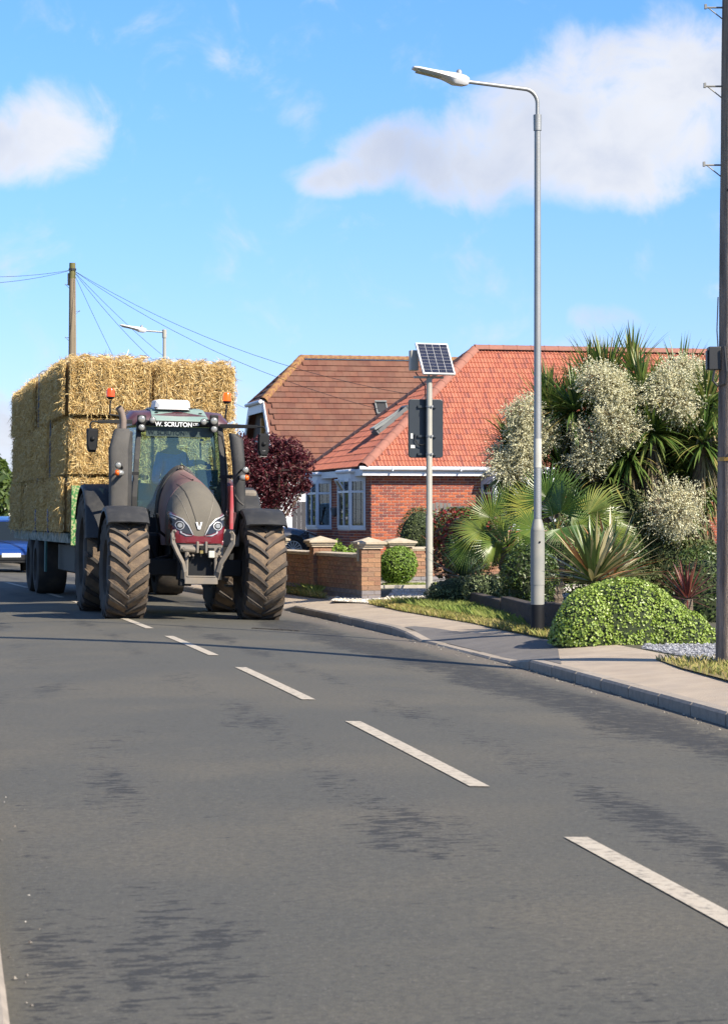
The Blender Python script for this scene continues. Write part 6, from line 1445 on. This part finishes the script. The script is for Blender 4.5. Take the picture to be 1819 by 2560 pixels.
for i, (x, y, z, r_) in enumerate(blobs_):
    P, Nn = shell_points((x,y,z), (r_,r_,r_), int(1500*r_/.5), .35, lump=.4, seed=40+i); leaf_cloud(mb, P, Nn, .088, aspect=.45, jitter=1.2)
mb.build('crown', m_plum, pt, normals=False)
# left, far: conifer and hedgerow trees
def far_tree(px, Y, h, rad, n, m, label, seed, shape='round'):
    p = W(px, 1297, Y); s = empty('conifer_tree' if shape != 'round' else 'broadleaf_tree', (p.x, Y, 0), label=label, cat='tree', group='distant trees along the road')
    mb = MB(); mb.tube([(0,0,-.2),(0,0,h*.8)], [.25,.08], 8); mb.build('trunk', m_bark, s); mb = MB()
    if shape == 'round':
        for k in range(7):
            a = k*.9; P, Nn = shell_points((rad*.45*math.cos(a),rad*.45*math.sin(a),h*(.5+.06*(k%4))), (rad*.6,rad*.6,h*.28), n//7, .5, lump=.3, seed=seed+k); leaf_cloud(mb, P, Nn, .30)
    else:
        g = np.random.default_rng(seed); t = g.random(n)**.8; a = g.random(n)*6.283; rr = rad*(1-t)**.8*g.uniform(.6,1.05,n); P = np.stack([rr*np.cos(a), rr*np.sin(a), .3+t*h], 1); Nn = np.stack([np.cos(a), np.sin(a), .3+0*a], 1); leaf_cloud(mb, P, Nn, .24, aspect=.5)
    mb.build('crown', m, s, normals=False)
far_tree(8, 78, 3.0, 1.1, 4200, mat('bright_conifer', [(.09,.15,.02),(.14,.2,.03),(.06,.11,.02)], rnd='attr', nmix=0, trans=.2), 'bright green conifer behind the blue car at the left edge', 61, 'cone')
far_tree(-70, 74, 3.2, 1.8, 4500, m_dgr, 'rounded dark green tree beyond the left edge of the road', 71)
far_tree(-190, 90, 5.5, 2.8, 5000, m_dgr, 'tall dark green tree further left beyond the road', 81)
mb = MB(); P = np.stack([RNG.uniform(-75,-16,16000), RNG.uniform(118,124,16000), RNG.uniform(0,1,16000)**.7*3.0*(1+.25*np.sin(RNG.uniform(0,1,16000)))], 1); Nn = np.tile(np.array([[0,-.7,.7]]), (16000,1)); leaf_cloud(mb, P, Nn, .4); tag(mb.build('distant_hedge', m_dgr, normals=False), kind='stuff')

# cordyline with cream flower plumes
CY = 38.5; tb2 = Q(1200, 1440, CY); cr = empty('cordyline_tree', (tb2.x, CY, LAND), label='large many-headed cordyline tree with cream flower plumes in front of the red roof', cat='tree')
base = Vector((tb2.x, CY, LAND))
def CQ(x, y, dy=0): return Q(x, y, CY+dy)-base
crowns = [(1310,960,-.3,.9,1.0),(1180,1000,-.2,.9,.8),(360,640,-.2,.8,.8),(330,780,.1,.7,.7),(1060,200,.2,.9,.6),(720,430,-.75,.85,.8),(1110,330,-.8,.8,.7),(1180,560,-.95,.9,.9),(1500,400,-.9,.8,.8),(1040,700,-.8,.9,.8),(640,780,-.6,.7,.6),(1480,620,-1.0,.9,.9),(900,830,-.7,.8,.7),(1250,520,.0,1.0,1.1),(1000,500,.3,1.0,1.1),(1340,330,.4,1.0,.9),(640,520,.2,.95,1.0),(1250,760,.0,.95,1.0),(1470,900,.0,.9,.9),(900,300,0,1.05,1.0),(560,440,.2,.9,.9),(1180,430,.1,.95,.9),(1400,420,.3,1.0,1.0),(1450,560,-.3,.9,.9),(900,660,.1,1.0,.9),(1010,860,-.2,.95,.7),(1400,830,-.5,.9,1.0),(690,640,.3,.85,.7),(1300,640,.2,.9,.9),(470,700,.4,.6,.5),(820,300,.3,.9,.7),(1500,480,.1,.9,.7),(1130,620,.4,.9,.9),(1530,760,-.1,.8,.7),(760,800,.4,.8,.7)]
mb = MB(); tg = MB()
for (x, y, dy, L_, dn) in crowns:
    c = CQ(x, y+60, dy); tg.tube([Vector((random.uniform(-.12,.12),dy*.2,-.1)), Vector((c.x*.25,dy*.5,.9)), Vector((c.x*.7,dy,c.z*.55)), c+Vector((0,0,-.05))], [.11,.085,.07,.06], 7)
    lb2 = MB(); n_ = int(210*dn)
    for i in range(n_):
        el = random.uniform(-.75, 1.5); a = random.uniform(0, 6.283); dv = Vector((math.cos(a)*math.cos(el), math.sin(a)*math.cos(el), math.sin(el)))
        blade(lb2, c+dv*.05, dv, L_*.95*random.uniform(.7,1.1), .058, droop=.55 if el < .8 else .25, seg=5, r=random.random())
    lb2.build('leaf_head', m_cord, cr, normals=False)
    db = MB()
    for i in range(int(60*dn)):
        a = random.uniform(0, 6.283); dv = Vector((math.cos(a)*.6, math.sin(a)*.6, -.9)); blade(db, c+Vector((0,0,-.1-random.uniform(0,.3))), dv, .7*random.uniform(.6,1.2), .035, droop=1.1, seg=4, r=random.random())
    db.build('dead_skirt', m_dead, cr, normals=False)
tg.build('trunk', m_bark, cr, smooth=50)
sk = MB()
for i in range(260):
    x = random.uniform(1170, 1540); yv = random.uniform(1150, 1330); c = CQ(x, yv, random.uniform(-.3,.5)); blade(sk, c, (random.uniform(-.2,.2), random.uniform(-.3,.1), -1), random.uniform(.4,.8), .035, droop=.5, seg=4, r=random.random())
for i in range(300):
    x = random.uniform(820, 1120); yv = random.uniform(760, 900); c = CQ(x, yv, random.uniform(-.2,.4)); blade(sk, c, (random.uniform(-.25,.25), random.uniform(-.3,.1), -1), random.uniform(.35,.7), .035, droop=.5, seg=4, r=random.random())
sk.build('hanging_dead_leaves', m_dead, cr, normals=False)
def plume(c, rx, rz, n, seed, par, dark=False):
    g = np.random.default_rng(seed); mb = MB(); fl = MB(); D = g.normal(0, 1, (n, 3)); D /= np.linalg.norm(D, axis=1, keepdims=True); D[:, 1] -= .25; D /= np.linalg.norm(D, axis=1, keepdims=True)
    FV = []; LD = g.normal(0,1,(9,3)); LD /= np.linalg.norm(LD,axis=1,keepdims=True)
    for i in range(n):
        d = D[i]; s = g.uniform(.3, 1.0)**.6*(.58+.62*min(1, float((np.maximum(LD@d,0)**5).sum()))); p = np.array(c)+d*np.array([rx, rx*.8, rz])*s*g.uniform(.85,1.08); ax = d+g.normal(0,.35,3); ax /= np.linalg.norm(ax); L_ = g.uniform(.10,.30)
        k = 13; t = g.random(k)**.8; off = g.normal(0, .011, (k, 3))*(1.1-t[:, None]*.7); FV.append(p+ax*L_*(t[:, None]-.3)+off-np.array([0,0,.02])*(t[:, None]**2))
        if i % 3 == 0: q = Vector(c)+(Vector(p)-Vector(c))*.35; mb.tube([q, Vector(p)-Vector(ax)*.02], [.006,.003], 3, cap=False)
    P = np.concatenate(FV); Nn = g.normal(0, 1, P.shape); Nn /= np.linalg.norm(Nn, axis=1, keepdims=True); leaf_cloud(fl, P, Nn, .022, aspect=.9, jitter=.4)
    o = fl.build('flower_plume', m_flor, par, normals=False); mb.build('flower_stalks', m_stalk, o, normals=False); return o
for i, (x, y, rx, ry, dy, n) in enumerate(((900,310,150,110,-.7,650),(960,400,150,80,-.7,420),(950,560,170,120,-.75,720),(820,660,160,120,-.6,560),(790,760,120,90,-.6,300),(1260,330,130,110,-.7,560),(1290,430,150,100,-.7,520),(1370,230,110,80,-.2,360),(1410,310,100,90,-.4,300),
        (420,500,90,100,-.5,430),(430,640,90,110,-.5,430),(430,780,80,80,-.5,300),(330,820,100,80,-.45,330),(560,640,80,110,-.45,260),(1310,1070,150,150,-1.0,820),(1380,500,90,70,-.6,220),(290,760,80,60,-.3,180))):
    c = CQ(x, y, dy*1.3-.25); s_ = CY/F*.42426; plume(tuple(c), rx*s_, ry*s_, int(n*1.15), 100+i, cr)
sp2 = MB()
for i in range(500):
    c = CQ(random.gauss(1080,60), random.gauss(790,60), -.4); d = Vector((random.gauss(0,1),random.gauss(0,1),random.gauss(-.3,1))).normalized(); sp2.tube([c, c+d*random.uniform(.1,.28)], [.004,.002], 3, cap=False)
for i in range(260):
    c = CQ(random.gauss(1440,50), random.gauss(700,35), -.7); d = Vector((random.gauss(0,1),random.gauss(0,1),random.gauss(-.3,1))).normalized(); sp2.tube([c, c+d*random.uniform(.08,.22)], [.004,.002], 3, cap=False)
tag(sp2.build('spent_flower_stalks', mat('spent_stalk', [(.20,.13,.09)], nmix=0), cr, normals=False), kind='stuff')

# dark conifer and shrubs behind
def conebush(x, yb, yt, Y, rad, n, m, label, seed):
    p = Q(x, yb, Y); h = Q(x, yt, Y).z-LAND; s = empty('conifer_shrub', (p.x, Y, LAND), label=label, cat='conifer'); g = np.random.default_rng(seed); t = g.random(n); a = g.random(n)*6.283; rr = rad*np.minimum(1,(1.15-t)**.6*1.0)*g.uniform(.6,1.1,n)*(1+.28*np.sin(a*5+t*9)*np.cos(t*17+a*2))
    P = np.stack([rr*np.cos(a), rr*np.sin(a), t*h], 1); Nn = np.stack([np.cos(a), np.sin(a), .5+0*a], 1); mb = MB(); leaf_cloud(mb, P, Nn, .07, aspect=.45); mb.build('foliage', m, s, normals=False)
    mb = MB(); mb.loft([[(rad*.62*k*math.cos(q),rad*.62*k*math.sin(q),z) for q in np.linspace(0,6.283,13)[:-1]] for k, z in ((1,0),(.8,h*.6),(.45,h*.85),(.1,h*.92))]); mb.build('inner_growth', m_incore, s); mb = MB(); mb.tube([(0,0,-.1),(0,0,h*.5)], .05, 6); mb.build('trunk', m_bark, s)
shrub('dark_shrub', Q(1215, 1400, 37.6), (.95,.45,.72), 6500, .07, m_con, 'broad dark shrub at the foot of the cordyline trunks', seed=77, lump=.35, inner=.6, core=.6)
conebush(1075, 1500, 960, 37.4, .40, 9000, m_con, 'dark green conifer shrub standing behind the cordyline trunks', 31)
conebush(1470, 1600, 1250, 37.9, .52, 7000, m_con, 'dark conifer beyond the cordyline, near the telegraph pole', 32)
shrub('dark_shrub', Q(455, 1480, 31.5), (.34,.35,.42), 3600, .05, m_dgr, 'dark green small-leaved shrub between the fan palm trunk and the lamp', seed=12, lump=.2)
shrub('dark_shrub', Q(1480, 1600, 30.0), (.45,.4,.6), 3200, .05, m_dgr, 'dark green shrub behind the red sword plant by the pole', seed=13, lump=.2)
shrub('photinia', Q(120, 1200, 42), (.62,.5,.62), 3200, .085, m_phot, 'photinia shrub with red young leaves behind the left fan palm', seed=14, lump=.3, inner=.6, core=.7)
shrub('photinia', Q(20, 1330, 41), (.42,.4,.5), 1500, .085, m_phot, 'smaller red tipped photinia above the spiky yucca', seed=15, lump=.3, inner=.6, core=.6)
shrub('low_shrub', Q(40, 1560, 34.6), (.50,.35,.24), 3000, .04, m_euo, 'low variegated ground shrub under the spiky yucca', seed=16, lump=.15)
shrub('low_shrub', Q(200, 1540, 34.0), (.32,.3,.24), 2000, .04, m_euo, 'low variegated ground shrub at the end of the timber edging', seed=17, lump=.15)
shrub('low_shrub', Q(-70, 1590, 35.3), (.20,.25,.22), 1200, .04, m_euo, 'small dark ground shrub at the foot of the sign post', seed=19, lump=.15)
shrub('dark_shrub', Q(760, 1330, 36), (.8,.4,.55), 4500, .06, m_dgr, 'broad dark shrub filling the gap behind the sword leaved plant', seed=18, lump=.25)

# fan palms
def fan_palm(x, ytop, Y, fans, label, trunk_y=1560):
    p = Q(x, trunk_y, Y); s = empty('fan_palm', (p.x, Y, LAND), label=label, cat='palm', group='fan palms'); base = Vector((p.x, Y, LAND)); top = Q(x, ytop, Y)-base
    mb = MB(); rings = []
    n_ = 22
    for i in range(n_+1):
        t = i/n_; rr_ = .085+.02*(i % 2)+.02*t; rings.append([(rr_*math.cos(a)*(1+.15*math.sin(a*5+i)), rr_*math.sin(a), -.05+t*(top.z+.05)) for a in np.linspace(0,6.283,12)[:-1]])
    mb.loft(rings); mb.build('trunk', m_bark, s)
    for (hx, hy, dx, dy, rad, depth, r0) in fans:
        h = Q(hx, hy, Y+depth)-base; dv = Vector((dx, random.uniform(-.25,.05), -dy)).normalized(); fr = MB()
        fan(fr, h, dv, rad*Y/F*.42426, R(random.uniform(165,200)), 32, .3, r0, up=(random.uniform(-.7,.7), random.uniform(-.9,-.25), random.uniform(.3,.9))); fr.build('fan_leaf', m_fanl, s, normals=False)
        st_ = MB(); mid = top.lerp(h, .5)+Vector((0,0,.10)); st_.tube([top, mid, h], [.014,.010,.008], 5); st_.build('leaf_stalk', m_stalk if False else m_fanl, s, normals=False)
    return s
random.seed(11)
fan_palm(320, 1290, 34.0, [(470,1075,-.75,-.65,225,0,.85),(230,1120,-.6,-.75,190,-.1,.6),(170,1190,-1,.05,190,-.2,.7),(330,1050,-.25,-1,160,.2,.55),(100,1280,-.6,.8,190,-.2,.45),(250,1260,-.3,1,200,-.25,.6),(420,1260,.3,1,200,-.25,.6),(400,1150,.1,-.9,180,.3,.4),(210,1200,-.7,.3,170,.1,.35),(330,1180,-.4,-.3,150,-.2,.7),(450,1200,.7,.5,150,-.3,.5)],
         'left fan palm with shaggy trunk rising beside the brick wall')
fan_palm(610, 1240, 33.0, [(640,1085,.05,-1,285,0,.45),(800,1095,.8,-.6,260,-.1,.75),(560,1000,-.35,-.9,220,.2,.4),(700,1200,.9,-.05,210,-.2,.6),(830,1170,1,-.25,200,-.2,.7),(900,1180,1,.1,190,-.1,.75),(480,1180,-.9,.1,190,-.1,.55),(760,1250,.9,.25,210,-.35,.8),(520,1260,-.4,.9,200,-.3,.5),(700,1130,.5,-.85,210,.2,.4),(640,1180,.1,.2,190,-.35,.35),(860,1130,.9,-.2,190,.1,.65),(930,1240,1,.15,170,-.2,.6)],
         'right fan palm with large upright green fans just right of the lamp column')

def sword_plant(name, c, n, L_, w_, m, label, cat='plant', el=(.05,1.4), droop=.25, base_r=.05, group=None, seed=3, zoff=0):
    random.seed(seed); c = Vector(c); s = empty(name, (c.x, c.y, LAND), label=label, cat=cat, group=group); z0 = c.z-LAND
    if z0 > .12:
        mb = MB(); mb.tube([(0,0,-.05),(0,0,z0)], [.07,.06], 8); mb.build('stem', m_bark, s)
    for i in range(n):
        e_ = random.uniform(*el); a = i*2.39996; dv = Vector((math.cos(a)*math.cos(e_), math.sin(a)*math.cos(e_), math.sin(e_))); mb = MB()
        blade(mb, Vector((0,0,z0))+dv*base_r, dv, L_*random.uniform(.7,1.1), w_*random.uniform(.8,1.2), droop=droop, seg=6, r=random.random(), taper=2.2); mb.build('leaf', m, s, normals=False)
    return s
sword_plant('sword_leaf_plant', Q(830, 1500, 27.2), 130, .80, .060, m_phor, 'large striped green and orange sword leaved plant above the ivy mound', el=(-.05,1.3), droop=.22, seed=4)
sword_plant('sword_leaf_plant', Q(940, 1480, 29.2), 80, .85, .055, m_phor, 'taller bronze tinged sword leaved plant behind the striped one', el=(.1,1.3), droop=.2, seed=9)
sword_plant('yucca', Q(60, 1470, 35.2), 110, .62, .045, m_yuc, 'spiky blue-green yucca rosette right of the sign post', el=(-.15,1.5), droop=.05, seed=5)
sword_plant('red_sword_plant', Q(1385, 1600, 25.6), 70, .42, .020, m_redl, 'dark red spiky plant between the ivy mound and the telegraph pole', el=(-.2,1.45), droop=.08, seed=6)
sword_plant('bronze_sword_plant', Q(-10, 1400, 43), 46, .8, .04, m_phor, 'bronze striped leaves sticking up behind the brick wall near the sign post', el=(.5,1.4), droop=.2, seed=8)
sword_plant('bronze_sword_plant', Q(330, 1330, 37), 34, .6, .04, m_phor, 'small bronze leaved plant by the left fan palm trunk', el=(.4,1.4), droop=.25, seed=12)

# timber sleepers edging the raised bed, rustic post
m_slp = mat('dark_sleeper', [(.035,.027,.02),(.06,.045,.033)], nscale=4, nstretch=(1,1,4), nmix=.5, ncol=(.02,.016,.013), rough=.9, bump=.6, bscale=20)
sl0 = empty('timber_edging', (0,0,LAND), label='dark old timber sleepers edging the raised bed left of the lamp base', cat='edging')
A = G(1180, 1522, LAND).xy; B = G(1330, 1562, LAND).xy; Cc = Vector((2.62, 25.4))
B = Vector((G(1350, 1578, LAND).x-.0, G(1350, 1578, LAND).y+.25))
for a, b, h in ((A, A.lerp(B,.55), .25), (A.lerp(B,.56), B, .30), (B+Vector((.04,-.05)), Cc, .34)):
    d = b-a; mb = MB(); mb.box(((a.x+b.x)/2, (a.y+b.y)/2, h/2), (d.length, .14, h), math.atan2(d.y, d.x)); mb.build('sleeper', m_slp, sl0, bevel=.015)
p = G(1160, 1512, LAND); mb = MB(); mb.tube([(p.x,p.y,0),(p.x-.01,p.y,.24)], [.035,.03], 6); o = mb.build('wooden_stake', mat('stake_wood', [(.15,.11,.08)], nmix=.4)); o.location.z = LAND; tag(o, 'short wooden stake at the left end of the timber edging', 'stake')
